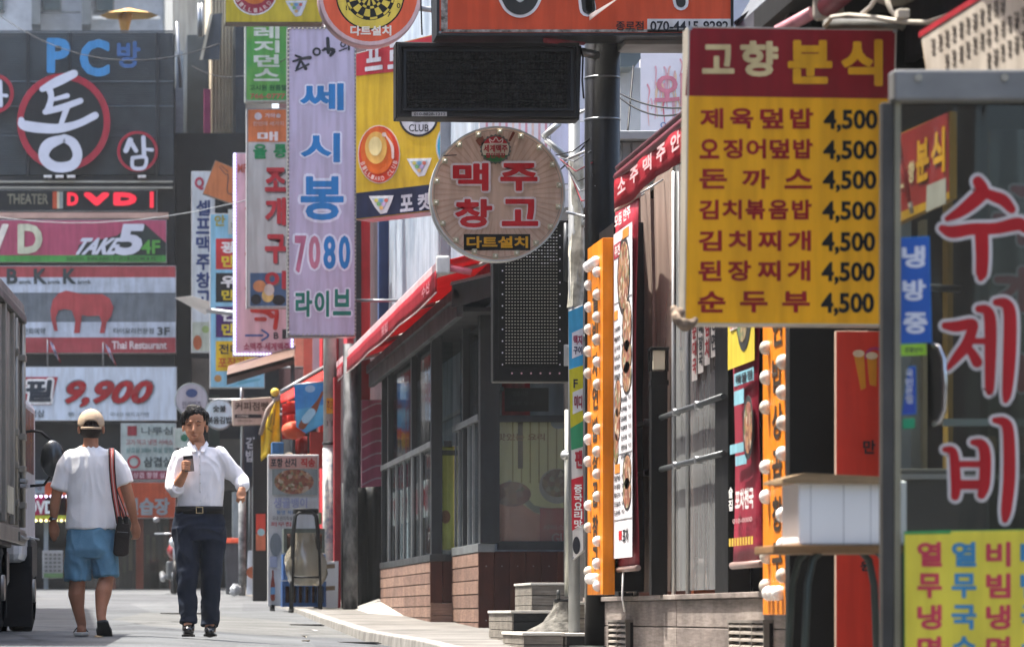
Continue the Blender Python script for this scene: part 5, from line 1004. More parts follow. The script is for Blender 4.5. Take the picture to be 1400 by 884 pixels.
for k in range(5): F.text('중국요리맛'[k], (785, 662+k*12, 796, 673+k*12), WHITE, l=4, bold=.03)
F.disc(788, 745, 5, BK, 3, 'print', 12)
for v in (420, 762): MB().tube([F.pl.hit(783, v, .01), Vector((xw, 26.6, F.pl.hit(783, v).z))], .01).build('tie', STEEL, r)
xt = XU(776, 27.0); r = T('thin_steel_post', 'thin pale steel post with a ball joint left of the colour banner', 'post', (xt, 27, -.1))
MB().tube([(xt, 27, ZV(815, 27)), (xt, 27, ZV(560, 27))], .022, 12).build('shaft', M('b4b6ae', .4, .4), r); MB().ball((xt-.02, 26.97, ZV(622, 27)), .035).build('joint', GALV, r)
MB().tube([(xt-.05, 26.95, ZV(623, 27)), (xt+.12, 26.9, ZV(620, 27))], .014).build('clamp', GALV, r)
mb = MB(); n = 20; vs = []
for j in range(9):
    t = j/8; rad = .21*(1-t)**1.8+.075
    for k in range(n):
        a = 2*math.pi*k/n; q = rad*(1+.16*noise.noise(Vector((math.cos(a)*2, math.sin(a)*2, t*4+2)))); vs.append((xt-.02+q*math.cos(a), 27+q*math.sin(a), ZV(866, 27)+t*(ZV(822, 27)-ZV(866, 27))))
mb.add(vs, [(j*n+k, j*n+(k+1) % n, (j+1)*n+(k+1) % n, (j+1)*n+k) for j in range(8) for k in range(n)]+[tuple(range(8*n, 9*n))]).build('mortar_foot', M('6c6a64', .9, dirt=.5, scale=10, bump=1.0, bscale=30), r, fix=False)
MB().tube([(xt-.02, 27, ZV(824, 27)), (xt-.02, 27, ZV(818, 27))], .075, 16).build('flange', BLACK, r); 
for dx in (-.05, .05): MB().tube([(xt-.02+dx, 26.95, ZV(818, 27)), (xt-.02+dx, 26.95, ZV(806, 27))], .014, 8).build('bolt', M('3a3c3c', .4, .5), r)
# wooden steps and boxes on the pavement
LB = M('8c877e', .7, dirt=.25, scale=3, kind='wood', bump=.3, bscale=50)
def box_thing(label, x0, x1, y0, y1, z0, z1, rows, front=None, top=None):
    r = T('plank_step', label, 'step', ((x0+x1)/2, (y0+y1)/2, z0), 'plank steps at the terrace foot')
    B(x0+.012, x1-.012, y0+.012, y1-.01, z0, z1-.012, 'core', M('17191a', .7), r)
    for i in range(rows):
        a, b = z0+(z1-.02-z0)*i/rows, z0+(z1-.02-z0)*(i+1)/rows
        B(x0, x0+.012, y0, y1, a+.002, b-.003, 'side_plank', LB, r, .002); B(x0+.012, x1, y0, y0+.012, a+.002, b-.003, 'front_plank', front or LB, r, .002)
    B(x0-.01, x1+.01, y0-.01, y1, z1-.02, z1, 'top_plank', top or M('c9c6be', .7, dirt=.15, bump=.3), r, .003); return r  # tops paler than the sides, sunlight put into their colour
box_thing('dark fronted low step nearest the kerb, left of the mortar foot', XU(700, 28), XU(760, 28), 28, 29.6, walk_z(3, 28)-.1, ZV(834, 28), 5, M('1d2021', .6, bump=.4))
box_thing('ribbed grey plank box behind the mortar foot against the dark boards', XU(727, 31), XU(777, 31), 31, 32.2, walk_z(3, 31), ZV(796, 31), 5)
box_thing('narrow grey plank box between mortar foot and the stone ledge', XU(785, 26.75), XU(807, 26.75), 26.75, 27.3, walk_z(3, 27)-.1, ZV(822, 26.75), 4)
box_thing('bright topped step in front of the mortar foot', XU(716, 26.0), XU(770, 26.0), 26.0, 27.3, walk_z(3, 26)-.1, ZV(864, 26), 3, LB, M('d8d5cc', .7, dirt=.1, bump=.3))
box_thing('dark faced block joined to the right of the bright topped step', XU(770, 26.0)+.012, XU(807, 26.0), 26.0, 26.7, walk_z(3, 26)-.1, ZV(865, 26), 3, M('1d2021', .6))

# ---------------------------------------------------------------- right eatery: ledge, curtained front, dark openings
XF = 3.46
re_ = T('corner_eatery', 'near right eatery with grey plank ledge, black posts and clear curtains', 'building', (4.5, 20, -.4))
LG = [M('978d86', .7, dirt=.28, scale=2.2, kind='wood', bump=.3, bscale=40), M('8b817b', .7, dirt=.28, scale=2.2, kind='wood', bump=.3, bscale=40), M('9f958d', .7, dirt=.28, scale=2.2, kind='wood', bump=.3, bscale=40)]
for i, (a, b) in enumerate(((-.068, .085), (-.235, -.074), (-.42, -.241))):
    ys_ = [14.0, 16.4, 18.2, 20.1, 22.3, 24.2, 26.3]
    for k in range(len(ys_)-1): B(XF-.02+random.uniform(-.002, .002), XF+.03, ys_[k]+.003, ys_[k+1]-.003, a, b, 'plank', LG[(i+k) % 3], re_, .004)
B(XF+.03, XF+.4, 14, 26.28, -.6, .084, 'core', M('161616', .7), re_)
for k in range(6): B(XF-.045, XF+.42, 14+k*2.05, 14+k*2.05+2.04, .088, .118, 'cap_plank', LG[(k+1) % 3], re_, .004)
B(XF-.02, XF+.4, 26.28, 26.3, -.5, .085, 'end_board', LG[0], re_)
for k in range(9): B(3.52+k*.2, 3.515+k*.2+.19, 26.3, 26.33, -.4, 2.4, 'board', M('2b2523', .6), re_)
BKP = M('0b0c0d', .5, dirt=.1)
def post(u0_, u1_, z1=2.6, d=.09): 
    ya, yb = YU(u0_, XF), YU(u1_, XF); B(XF-.03, XF+d, yb, ya, .118, z1, 'post', BKP, re_, .004)
post(985, 1003); post(846, 852)
VY = glass('e8e0d8', 1.5, .75, '9c8b80', .15)
edges = [846, 872, 890, 921, 940, 985]
GM = glass('d8dad8', 4.0, .55, '7c7e7e', .06)  # grey film colour partly stands in for reflections in this glass
for a, b in zip(edges, edges[1:]):
    ya, yb = YU(a, XF), YU(b, XF); m = VY if b <= 921 else GM; wv = 1 if b <= 921 else .12
    MB().sheet(lambda s, t, ya=ya, yb=yb, wv=wv: Vector((XF+.01+wv*(.012*math.sin(s*9+t*1.5)+.006*math.sin(t*11)), ya+(yb-ya)*s, .14+t*2.5)), 12, 8).build('clear_curtain', m, re_)
for a in (921, 940): 
    y = YU(a, XF); MB().tube([(XF, y, .12), (XF, y, 2.6)], .012).build('curtain_rod', GALV, re_)
y = YU(872, XF); MB().tube([(XF-.01, y, .12), (XF-.01, y, 2.4)], .018).build('curtain_rod', M('b0a69c', .4, .4), re_)
for z, ua, ub in ((1.165, 860, 985), (.86, 868, 985)):
    MB().tube([(XF-.05, YU(ua, XF-.05), z), (XF-.05, YU(ub, XF-.05)-.1, z)], .017).build('guard_rail', M('606466', .35, .7), re_)
    for uu in (885, 925, 955): MB().tube([(XF-.072, YU(uu, XF-.05), z), (XF-.03, YU(uu, XF-.05), z)], .022, 8).build('rail_clip', STEEL, re_)
# interior seen through the curtains
B(XF+.4, 8, 12, 26.2, -.3, .1, 'floor', M('4a4038', .6), re_)
B(7.9, 8, 12, 26.2, .1, 3, 'back_wall', M('3c3430', .7), re_); B(XF+.1, 8, 26.15, 26.27, .1, 3, 'end_wall', M('8a6656', .6, dirt=.3), re_)
B(4.0, 4.6, 25.2, 25.3, .1, 1.6, 'orange_partition', M('b8603a', .6), re_); B(4.3, 5.4, 23.6, 23.66, .1, .9, 'counter', M('7a7c7c', .3, .7), re_)
B(3.7, 4.3, 21.6, 21.64, .1, 1.1, 'steel_counter', M('9c9e9e', .25, .8), re_)
B(XF+.05, 8.2, 12, 24.2, 2.62, 2.72, 'ceiling', M('2a2826', .7), re_)
ubk = B(4.35, 8.2, 12, 20.5, 2.72, 9, 'upper_wall', M('403c3b', .6, dirt=.3), re_)
F = Face(re_, WP(XF-.015), .003)
def wq(ya, yb, z0, z1, x=XF-.018): 
    u = lambda y: U0+x*FPX/y; v = lambda z, y: V0-z*FPX/y
    return [(u(ya), v(z0, ya)), (u(yb), v(z0, yb)), (u(yb), v(z1, yb)), (u(ya), v(z1, ya))]
for k, t in enumerate(('순대국', '해장국', '김치', '냉면')):
    q = wq(21.75-k*.22, 21.57-k*.22, 1.32+.03*k, 1.68)
    F.poly(q, M('d8d2cc', .5), 1, 'notice'); F.vtext(t, wq(21.73-k*.22, 21.59-k*.22, 1.35+.03*k, 1.65), M('b03038' if k % 2 == 0 else '303236', .5), l=2, bold=.03)
# dark opening right of the post
B(XF+.1, 7.8, 20.45, 20.5, .1, 2.6, 'dark_partition', M('060606', .9), re_); B(XF-.02, XF+.06, 16.75, 16.85, .12, 2.6, 'post', BKP, re_)  # added black sheet, stands in for the darkness inside the opening
for u in (1128,): MB().tube([(XF, YU(u, XF), .12), (XF, YU(u, XF), 2.6)], .01).build('screen_rib', M('2b2c2d', .5), re_)
# vents in the ledge
def vent(label, ua, ub, v0_, v1_, cols):
    x = XF-.06; ya, yb = YU(ua, x), YU(ub, x); r = T('vent_grille', label, 'vent', (x, (ya+yb)/2, -.5), 'vents in the plank ledge')
    z1 = ZV(v0_, (ya+yb)/2); z0 = z1-.33
    B(x+.02, XF-.02, yb, ya, z0, z1, 'box', BLACK, r); w_ = (ya-yb)/cols
    B(x-.012, XF-.02, yb-.01, ya+.01, z1, z1+.015, 'hood', M('7c766f', .6), r)
    for c in range(cols+1): B(x-.008, x+.02, yb+c*w_-.008, yb+c*w_+.008, z0, z1, 'divider', M('7a746d', .6), r)
    for c in range(cols):
        for k in range(9):
            z = z0+.02+k*.036; MB().prism([(x-.008, yb+c*w_+.012, z), (x-.008, yb+(c+1)*w_-.012, z), (x-.008, yb+(c+1)*w_-.012, z+.012), (x-.008, yb+c*w_+.012, z+.012)], [(x+.018, yb+c*w_+.012, z+.012), (x+.018, yb+(c+1)*w_-.012, z+.012), (x+.018, yb+(c+1)*w_-.012, z+.022), (x+.018, yb+c*w_+.012, z+.022)]).build('louvre', M('a49c92', .6), r)
vent('two column louvred vent in the ledge by the first bulb board', 833, 857, 850, 884, 2)
vent('wide three column louvred vent in the ledge below the maroon banner', 998, 1046, 851, 884, 3)
# bollard lamp
xb = 3.40; yb_ = YU(900, xb); hw = 11*yb_/FPX
r = T('bollard_lamp', 'square black post lamp with a pale lantern box before the clear curtains', 'lamp', (xb, yb_, .118))
B(xb-hw, xb+hw, yb_-hw, yb_+hw, .118, ZV(508, yb_), 'post', BKP, r, .004); B(xb-hw-.006, xb+hw+.006, yb_-hw-.006, yb_+hw+.006, ZV(527, yb_), ZV(520, yb_), 'collar', BLACK, r)
B(xb-hw+.012, xb+hw-.012, yb_-hw+.012, yb_+hw-.012, ZV(506, yb_), ZV(479, yb_), 'lens', M('cfc9b4', .3, dirt=.1), r, .004); B(xb-hw-.01, xb+hw+.01, yb_-hw-.01, yb_+hw+.01, ZV(479, yb_), ZV(475, yb_), 'cap', BLACK, r, .004)
for sx in (-1, 1):
    for sy in (-1, 1): B(xb+sx*hw-.006, xb+sx*hw+.006, yb_+sy*hw-.006, yb_+sy*hw+.006, ZV(508, yb_), ZV(479, yb_), 'cage_bar', BLACK, r)
MB().tube([(XF-.05, YU(876, XF-.05), .858), (XF-.05, YU(888, XF-.05), .86), (3.4, yb_+.05, .88)], .02).build('elbow', BKP, r)
# bulb boards
def bulb_board(label, ub, Yn, depth, zt, zb, group):
    x = XU(ub, Yn); r = T('bulb_board', label, 'sign', (x+.04, Yn+depth/2, zb), group)
    B(x, x+.075, Yn, Yn+depth, zb, zt, 'box', M('e2830f', .45, dirt=.12), r, .003)
    B(x+.075, x+.30, Yn+.05, Yn+depth, zb+.02, zt+.1, 'rear_board', BLACK, r)
    F = Face(r, WP(x-.001), .002); zz = zt-zb
    def q(a0, a1, z0, z1): 
        ya, yb = Yn+depth*(1-a0), Yn+depth*(1-a1); u = lambda y: U0+x*FPX/y; v = lambda z, y: V0-z*FPX/y
        return [(u(ya), v(z0, ya)), (u(yb), v(z0, yb)), (u(yb), v(z1, yb)), (u(ya), v(z1, ya))]
    for i, t in enumerate('웰빙자연밥상곱창구이대감'[:9]):
        z1 = zt-.28-i*zz*.092
        F.text(t, q(.33, .68, z1-zz*.07, z1), M('3a2c1e', .5), l=1, bold=.03)
    n = int(zz/.139)
    for k in range(n):
        for a, o in ((.22, 0.045), (.80, 0)):
            z = zt-.20-k*.139-o; y = Yn+depth*(1-a)
            if z < zb+.05: continue
            if (k, a) in ((6, .80), (5, .22), (9, .22), (11, .80), (12, .22)): continue
            MB().tube([(x-.004, y, z), (x, y, z)], .026, 10).build('socket', M('c8b08a', .4), r)
            MB().ball((x-.008-random.random()*.005, y, z), .033+random.random()*.003, n=10, m=16).build('bulb', M(random.choice(['ece8e4', 'ece8e4', 'dcd6cc', 'd0c8ba']), .18, dirt=.2, scale=12), r)
    for k in range(3): MB().ball((x-.018, Yn+depth*(.3+.17*k), zb+.10), .035, n=10, m=16).build('bulb', M('ece8e4', .18, dirt=.03), r)
    for k in range(4): MB().ball((x-.018, Yn+depth*(.25+.17*k), zt-.13), .035, n=10, m=16).build('bulb', M('ece8e4', .18, dirt=.03), r)
    return r
bulb_board('orange bulb studded board right of the black column, smaller in view', 824, 23.7, .72, 2.325, .126, 'orange bulb boards')
bulb_board('nearer orange bulb studded board behind the white box and the menu sign', 1082, 17.37, .73, 2.325, .0, 'orange bulb boards')
# hanging banners along the front
def wall_banner(name, label, x, ya, yb, z0, z1, facem, tilt=0):
    r = T(name, label, 'banner', (x, (ya+yb)/2, z0))
    MB().sheet(lambda s, t: Vector((x+.012*math.sin(5*t+2*s), ya+(yb-ya)*s+tilt*t, z0+(z1-z0)*t)), 4, 14).build('cloth', facem, r, thick=.004)
    for z in (z0, z1): MB().tube([(x, ya+.03+(tilt if z == z1 else 0), z), (x, yb-.03+(tilt if z == z1 else 0), z)], .018).build('end_rod', M('a08880', .4, .3), r)
    F = Face(r, WP(x-.03), .003)
    def q(a0, a1, b0, b1): 
        u = lambda y: U0+(x-.03)*FPX/y; v = lambda z, y: V0-z*FPX/y
        Y_ = lambda a, b: ya+(yb-ya)*a+tilt*b; Z_ = lambda b: z0+(z1-z0)*b
        return [(u(Y_(a0, b0)), v(Z_(b0), Y_(a0, b0))), (u(Y_(a1, b0)), v(Z_(b0), Y_(a1, b0))), (u(Y_(a1, b1)), v(Z_(b1), Y_(a1, b1))), (u(Y_(a0, b1)), v(Z_(b1), Y_(a0, b1)))]
    return r, F, q
r, F, q = wall_banner('menu_banner', 'tall white menu banner with dish photographs beside the first bulb board', 3.3, 23.75, 22.9, .28, 2.5, M('9a2c3c', .5, dirt=.1), .0)
F.poly(q(.04, .98, .03, .93), M('d8d6da', .5, dirt=.04), 1, 'print'); F.text('모둠 안주', q(.1, .9, .945, .98), WHITE, l=2, bold=.02)
FD = M('7a5a4a', .6, kind='food', scale=26)
def dish(a, b, ra, rb, l=2):
    pts = []
    for i in range(20):
        t = 2*math.pi*i/20; qq = q(a+ra*math.cos(t), a+ra*math.cos(t)+.001, b+rb*math.sin(t), b+rb*math.sin(t)+.001); pts.append(qq[0])
    return pts
for a, b, ra, rb in ((.55, .80, .3, .1), (.72, .655, .22, .075), (.7, .575, .24, .05), (.72, .52, .22, .045), (.25, .47, .16, .055), (.22, .40, .15, .05), (.16, .335, .12, .045), (.72, .26, .2, .05), (.72, .205, .2, .045)):
    F.poly(dish(a, b, ra*1.08, rb*1.08), M('3c3c3c', .4), 1.8, 'picture'); F.poly(dish(a, b, ra*.92, rb*.92), FD, 2.6, 'picture')
F.poly(q(.5, .8, .90, .925), M('d88a3a', .5), 2, 'print'); F.poly(q(.06, .24, .69, .715), M('d88a3a', .5), 2, 'print'); F.poly(q(.62, .9, .49, .51), M('d88a3a', .5), 2, 'print'); F.poly(q(.1, .35, .265, .29), M('d88a3a', .5), 2, 'print')
F.poly(q(.06, .4, .86, .90), M('a82c40', .5), 2, 'print'); F.text('추천', q(.1, .36, .865, .895), WHITE, l=3)
for i, t in enumerate(('고추장찌개', '해물파전', '김치전', '두부김치', '계란말이', '골뱅이무침', '제육볶음', '오징어볶음', '닭볶음탕', '부대찌개', '순두부', '곱창전골', '낙지볶음', '알탕', '어묵탕', '돼지구이', '모둠전', '도토리묵')):
    if i < 6: b = .655-.026*i; a0 = .08
    elif i < 13: b = .455-.026*(i-6); a0 = .42
    else: b = .245-.024*(i-13); a0 = .08
    F.text(t, q(a0, a0+.3, b, b+.014), BK, l=2, bold=.015); F.text('9,0', q(a0+.37, a0+.5, b, b+.014), BK, l=2)
for b in (.50, .315, .135, .735): F.poly(q(.06, .95, b, b+.002), M('8a8a8a', .5), 2, 'rule')
F.text('포차', q(.5, .8, .07, .11), BK, l=2, bold=.03); F.poly(q(.3, .45, .08, .105), RED, 2, 'print')
MB().tube([(3.3, 23.5, .28), (3.29, 23.48, .1), (3.31, 23.52, .02)], .006, 5).build('cord', WHITE, r)
MB().tube([(3.3, 23.7, 2.5), (3.46, 23.7, 2.6)], .006, 5).build('cord', STEEL, r); MB().tube([(3.3, 22.95, 2.5), (3.46, 22.95, 2.6)], .006, 5).build('cord', STEEL, r)
r, F, q = wall_banner('maroon_banner', 'maroon and yellow banner with dish photographs left of the nearer bulb board', 3.3, 19.52, 18.72, .25, 1.85, M('8e2438', .5, dirt=.1))
F.poly(q(.02, .98, .62, 1.0), M('cbb83e', .5, dirt=.06), 1, 'print'); F.poly(dish(.6, .82, .3, .16), M('3c3f40', .4), 2, 'picture'); F.poly(dish(.65, .9, .18, .06), M('c8d0c8', .5), 3, 'picture'); F.poly(dish(.55, .78, .2, .09), M('6a9a78', .5, kind='food', scale=30), 3, 'picture')
F.poly(q(.08, .35, .80, .84), M('c02838', .5), 2.5, 'print'); F.poly(q(.1, .38, .74, .78), M('d8d0c8', .5), 2.5, 'print'); F.text('신메뉴', q(.1, .36, .745, .775), RED, l=4)
F.poly(q(.25, .95, .56, .60), M('8ac0d0', .5), 2, 'print'); F.poly(q(.25, .6, .50, .545), M('8ac0d0', .5), 2, 'print'); F.text('해물찜', q(.3, .9, .565, .595), BK, l=3, bold=.02)
F.poly(dish(.75, .42, .18, .1), M('3c3f40', .4), 2, 'picture'); F.poly(dish(.75, .42, .14, .08), FD, 3, 'picture'); F.poly(q(.1, .6, .35, .38), M('8ac0d0', .5), 2, 'print'); F.poly(q(.3, .7, .31, .34), M('8ac0d0', .5), 2, 'print')
F.text('포차천국', q(.3, .95, .17, .235), WHITE, l=2, bold=.04); F.text('010-0000', q(.2, .9, .13, .145), M('c8a8a8', .5), l=2); 
for k in range(9): F.poly(q(.06+k*.1, .12+k*.1, .06, .085), M('d8b84a', .5), 2, 'print')
F.vtext('술집', q(.05, .2, .17, .25), WHITE, l=2, bold=.03)
# red awning above the curtained front
r = T('short_red_awning', 'faded red awning with white lettering above the clear curtains', 'awning', (3.4, 21, 2.6))
ax, a0, a1, az = 3.1, 15.9, 22.3, 2.54
PK = M('b02a38', .6, dirt=.12, kind='cloth'); 
MB().tube([(ax, 17.2, az), (ax, a1, az)], .028).build('front_bar', M('6a2630', .4, .2), r); MB().tube([(ax, 17.2, az+.05), (ax, a1, az+.05)], .018).build('roller', M('4a2228', .4), r)
MB().sheet(lambda s, t: Vector((ax+.38*t, 17.2+(a1-17.2)*s, az+.02+.28*t)), 8, 3).build('canopy', PK, r, thick=.01)
MB().sheet(lambda s, t: Vector((ax-.012+.008*math.sin(s*30), 17.2+(a1-17.2)*s, az-.02-t*(.15+.03*abs(math.sin(s*9))))), 40, 3).build('valance', PK, r, thick=.005)
F = Face(r, WP(ax-.03), .002)
for k, t in enumerate('소주맥주안주'):
    y = 22.1-k*.5; u = lambda yy: U0+(ax-.03)*FPX/yy; v = lambda z, yy: V0-z*FPX/yy
    F.text(t, [(u(y), v(az-.13, y)), (u(y-.32), v(az-.13, y-.32)), (u(y-.32), v(az-.04, y-.32)), (u(y), v(az-.04, y))], M('e0b8bc', .5), l=1, bold=.04)
for y in (17.5, 20, 22.2): MB().tube([(ax, y, az), (XF+.1, y, az+.1)], .014).build('arm', BLACK, r)
# near awning end, cables and lamp at the top
r = T('near_awning', 'rolled awning with pale end cap above the menu sign, cut by the top edge', 'awning', (3.3, 15, 2.6))
MB().tube([(3.08, 13, 2.52), (3.08, 15.9, 2.52)], .045, 16).build('roller', M('8a2a38', .5), r); B(3.02, 3.15, 15.9, 15.94, 2.46, 2.58, 'end_cap', M('b5aea4', .4), r, .03)
MB().tube([(3.03, 15.95, 2.50), (2.93, 16.2, 2.46)], .028).build('arm', M('c88a94', .4), r); MB().sheet(lambda s, t: Vector((3.1+.45*t, 13+2.9*s, 2.56+.2*t)), 4, 2).build('canopy', M('5a1c26', .6), r, thick=.01)
B(3.42, 3.46, 12.1, 16, 2.3, 2.62, 'mount_rail', BLACK, r)
gr = T('grey_cloth_sheet', 'grey blue sheet slanting behind the top of the menu sign', 'panel', P(1060, 37, 19)); MB().prism([P(1003, 40, 19), P(1112, 40, 18.6), P(1112, -60, 18.6), P(1060, -60, 19)], [P(1003, 40, 19.1), P(1112, 40, 18.7), P(1112, -60, 18.7), P(1060, -60, 19.1)]).build('sheet', M('70757c', .6, dirt=.2), gr)
MB().prism([P(1004, 36, 18.95), P(1050, -2, 18.95), P(1046, -2, 18.95), P(1003, 30, 18.95)], [P(1004, 36, 19), P(1050, -2, 19), P(1046, -2, 19), P(1003, 30, 19)]).build('edge', BLACK, gr)
r = T('cable_bundle', 'pale drooping cable bundle tied above the right corner of the menu sign', 'cables', P(1180, 35, 14.6))
MB().tube([P(1128, 36, 14.8), P(1137, 24, 14.7), P(1160, 21, 14.6), P(1195, 24, 14.5), P(1235, 30, 14.4), P(1268, 31, 14.3), P(1305, 18, 14.2), P(1360, -5, 14.0)], .009).build('cable', M('b8b2a6', .5), r)
MB().tube([P(1178, 20, 14.6), P(1190, 10, 14.5), P(1200, -5, 14.4)], .008).build('cable', M('c0b8b0', .5), r); MB().tube([P(1212, -2, 14.5), P(1218, 15, 14.5), P(1228, 25, 14.45)], .009).build('cable', M('b8b2a6', .5), r)
MB().tube([P(1130, 33, 14.9), P(1230, 33, 14.5), P(1237, 36, 14.5)], .02).build('conduit', M('5a5a56', .5), r); B(XU(1226, 14.4), XU(1243, 14.4), 14.38, 14.44, ZV(26, 14.4), ZV(13, 14.4), 'tie', M('c8c2b6', .5), r, .006)
tag(MB().ball(P(1224, -14, 14.6), .085, (1.1, 1, .75)).build('globe_lamp', M('8c8a80', .3)), 'round frosted lamp just cut by the top edge above the cable bundle', 'lamp')
# ---------------------------------------------------------------- yellow menu sign
Ym = 15.0
r, F = board('menu_sign', 'large yellow menu sign with dark red heading and seven dishes at 4,500', 'sign', FP(Ym), [(935, 443), (1216, 445), (1226, 40), (941, 36)], M('efb00c', .45, dirt=.08, scale=1.2), .14, M('b8b2a4', .4, .3), frame=2, unit=.0012)
F.poly([(937, 131), (1223, 135), (1224, 42), (943, 38)], M('860e1c', .45, dirt=.1), 2)
F.text('고', (960, 61, 1004, 101), M('e0cf9a', .5), l=3, bold=.045); F.text('향', (1012, 56, 1064, 105), M('e0cf9a', .5), l=3, bold=.045)
YM = M('e0a818', .5); F.text('분', (1077, 55, 1138, 115), YM, l=3, bold=.055); F.text('식', (1150, 54, 1207, 118), YM, l=3, bold=.055)
MR = M('9c1b1e', .5)
rows = [('제육덮밥', 148, 176), ('오징어덮밥', 190, 217), ('돈 까 스', 231, 258), ('김치볶음밥', 273, 300), ('김치찌개', 315, 343), ('된장찌개', 356, 384), ('순 두 부', 398, 427)]
for i, (t, a, b) in enumerate(rows):
    ch = [c for c in t if c != ' ']; n = len(ch); x0, x1 = 957-i*.5, 1112-i*.8; w_ = {5: 27, 4: 32, 3: 38}[n]
    for k, c in enumerate(ch):
        u = x0+(x1-x0-w_)*k/(n-1); F.text(c, (u, a, u+w_, b), MR, l=2, bold=.035)
    F.text('4,500', (1126-i*.6, a+2, 1200-i*.8, b+5), BLACK, l=2, bold=.035)
for y in (Ym+.05,): 
    for zz in (1.3, 2.1): MB().tube([(3.1, y+.05, zz), (3.5, y+.3, zz)], .015).build('bracket', STEEL, r)
mb = MB().tube([P(921, 420, 14.95), P(925, 436, 14.9), P(935, 446, 14.9), P(945, 443, 14.9), P(952, 436, 14.92)], [.012, .02, .022, .02, .01]).ball(P(928, 428, 14.93), .024).ball(P(937, 444, 14.9), .026)
tag(mb.build('knotted_rag', M('9c8a78', .8, dirt=.6, scale=24, bump=.9)), 'knotted beige rag tied at the lower left corner of the menu sign', 'rag')
# red beer poster panel
r, F = board('beer_poster', 'red poster with two glasses of beer behind the white box', 'poster', FP(16.4), (1143, 900, 1236, 452), M('cf3a2a', .5, dirt=.06), .04, M('b8a090', .5))
F.poly([(1167, 482), (1181, 481), (1184, 530), (1177, 533)][::-1], M('d8902a', .4), 2, 'picture'); F.poly([(1185, 484), (1199, 484), (1198, 528), (1189, 526)][::-1], M('d8902a', .4), 2, 'picture')
for a, b in ((1174, 483), (1192, 486)): F.disc(a, b, 8, M('d8c4a8', .5), 3, 'picture', 5)
F.ring(1196, 488, 14, 4, M('b03a6a', .5), 1.6, n=20, a0=60, a1=190); F.text('만', (1180, 601, 1197, 620), BK, l=2, bold=.03); F.text('원', (1176, 766, 1192, 780), BK, l=2, bold=.03)
# stool with white box
Ys = 14.4; zs = ZV(746, Ys); gz_ = road_z(2.7, Ys); 
r, x = stool('bar_stool', 'grey tubular stool carrying the white box under the menu sign', 1150, Ys, walk_z(2.8, 14.4), zs-walk_z(2.8, 14.4), .37, None, M('3f4a48', .45, .3), rad=.014)
B(XU(1044, Ys), XU(1228, Ys), Ys-.2, Ys+.2, ZV(757, Ys), ZV(746, Ys), 'seat_board', M('8a6a48', .6, kind='wood', dirt=.3), r, .004)
r = T('white_box', 'white box standing on the stool under the menu sign', 'box', P(1153, 746, Ys))
B(XU(1080, Ys), XU(1227, Ys), Ys-.17, Ys+.17, ZV(745.5, Ys), ZV(659, Ys), 'body', M('eceef0', .35, dirt=.04), r, .008)
F = Face(r, FP(Ys-.17), .001)
for u in (1108, 1153, 1190): F.rect((u, 662, u+1, 744), M('b0b4ba', .4), 1, 'groove')
tag(MB().prism([P(1070, 660, Ys-.2), P(1228, 662, Ys-.2), P(1228, 652, Ys-.2), P(1100, 646, Ys-.2), P(1070, 654, Ys-.2)], [p+Vector((0, .4, 0)) for p in (P(1070, 658.5, Ys-.2), P(1228, 658.5, Ys-.2), P(1228, 652, Ys-.2), P(1100, 646, Ys-.2), P(1070, 654, Ys-.2))]).build('wooden_lid', M('a08868', .6, kind='wood', dirt=.3)), 'thin warped wooden board lying on top of the white box', 'board')
# ---------------------------------------------------------------- open glass door with big red syllables
Yd = 12.6
d = T('glass_door', 'open glass door at the right edge with three big red syllables on it', 'door', P(1300, 900, Yd))
AL = M('403f3c', .55, 0, dirt=.25)
x0, x1 = XU(1206, Yd), XU(1223, Yd); g_ = walk_z(3, 12.6)
B(x0, x1, Yd, Yd+.05, g_, ZV(140, Yd), 'stile', AL, d, .004); B(x1, x1+.02, Yd-.004, Yd+.04, g_, ZV(140, Yd), 'stile_edge', M('77735f', .5, .2), d)
B(XU(1218, Yd)-.0, XU(1470, Yd), Yd-.04, Yd+.05, ZV(140, Yd), ZV(97, Yd), 'top_rail', M('6c6c6a', .45, .2, dirt=.25), d, .01)
for u in (1256, 1374): MB().tube([P(u, 106, Yd-.05), P(u, 106, Yd-.03)], .012, 10).build('screw', M('b0b0a8', .3, .6), d)
B(XU(1470, Yd), XU(1492, Yd), Yd, Yd+.05, g_, ZV(97, Yd), 'stile', AL, d); B(x0, XU(1492, Yd), Yd, Yd+.05, g_, g_+.1, 'bottom_rail', AL, d)
B(x1+.02, XU(1470, Yd), Yd+.02, Yd+.028, g_+.1, ZV(140, Yd), 'pane', glass('e0e4e2', .0), d)
MB().tube([P(1278, 474, Yd), P(1276, 471, Yd-.05), P(1284, 474, Yd-.07), P(1290, 490, Yd-.08), P(1292, 525, Yd-.085), P(1291, 560, Yd-.08), P(1285, 576, Yd-.07), P(1277, 579, Yd-.04), P(1278, 579, Yd)], .0085, 10).build('handle', M('b0b2b4', .15, .95), d)
F = Face(d, FP(Yd+.018), .0012)
CR_ = M('98040f', .5, dirt=.05); OW = M('b4b0ae', .5, dirt=.04)
def brush(l): F.strokes(l, CR_, OW, 4.5, 4)
brush([[(1337, 248, 15), (1343, 262, 19), (1330, 276, 19), (1312, 290, 15), (1295, 299, 8)], [(1343, 262, 12), (1358, 268, 15), (1372, 274, 16), (1383, 286, 12)],
       [(1288, 312, 10), (1302, 317, 17), (1330, 313, 16), (1362, 312, 16), (1392, 306, 18), (1402, 312, 14)], [(1342, 318, 19), (1343, 350, 18), (1342, 374, 16), (1341, 380, 9)]])
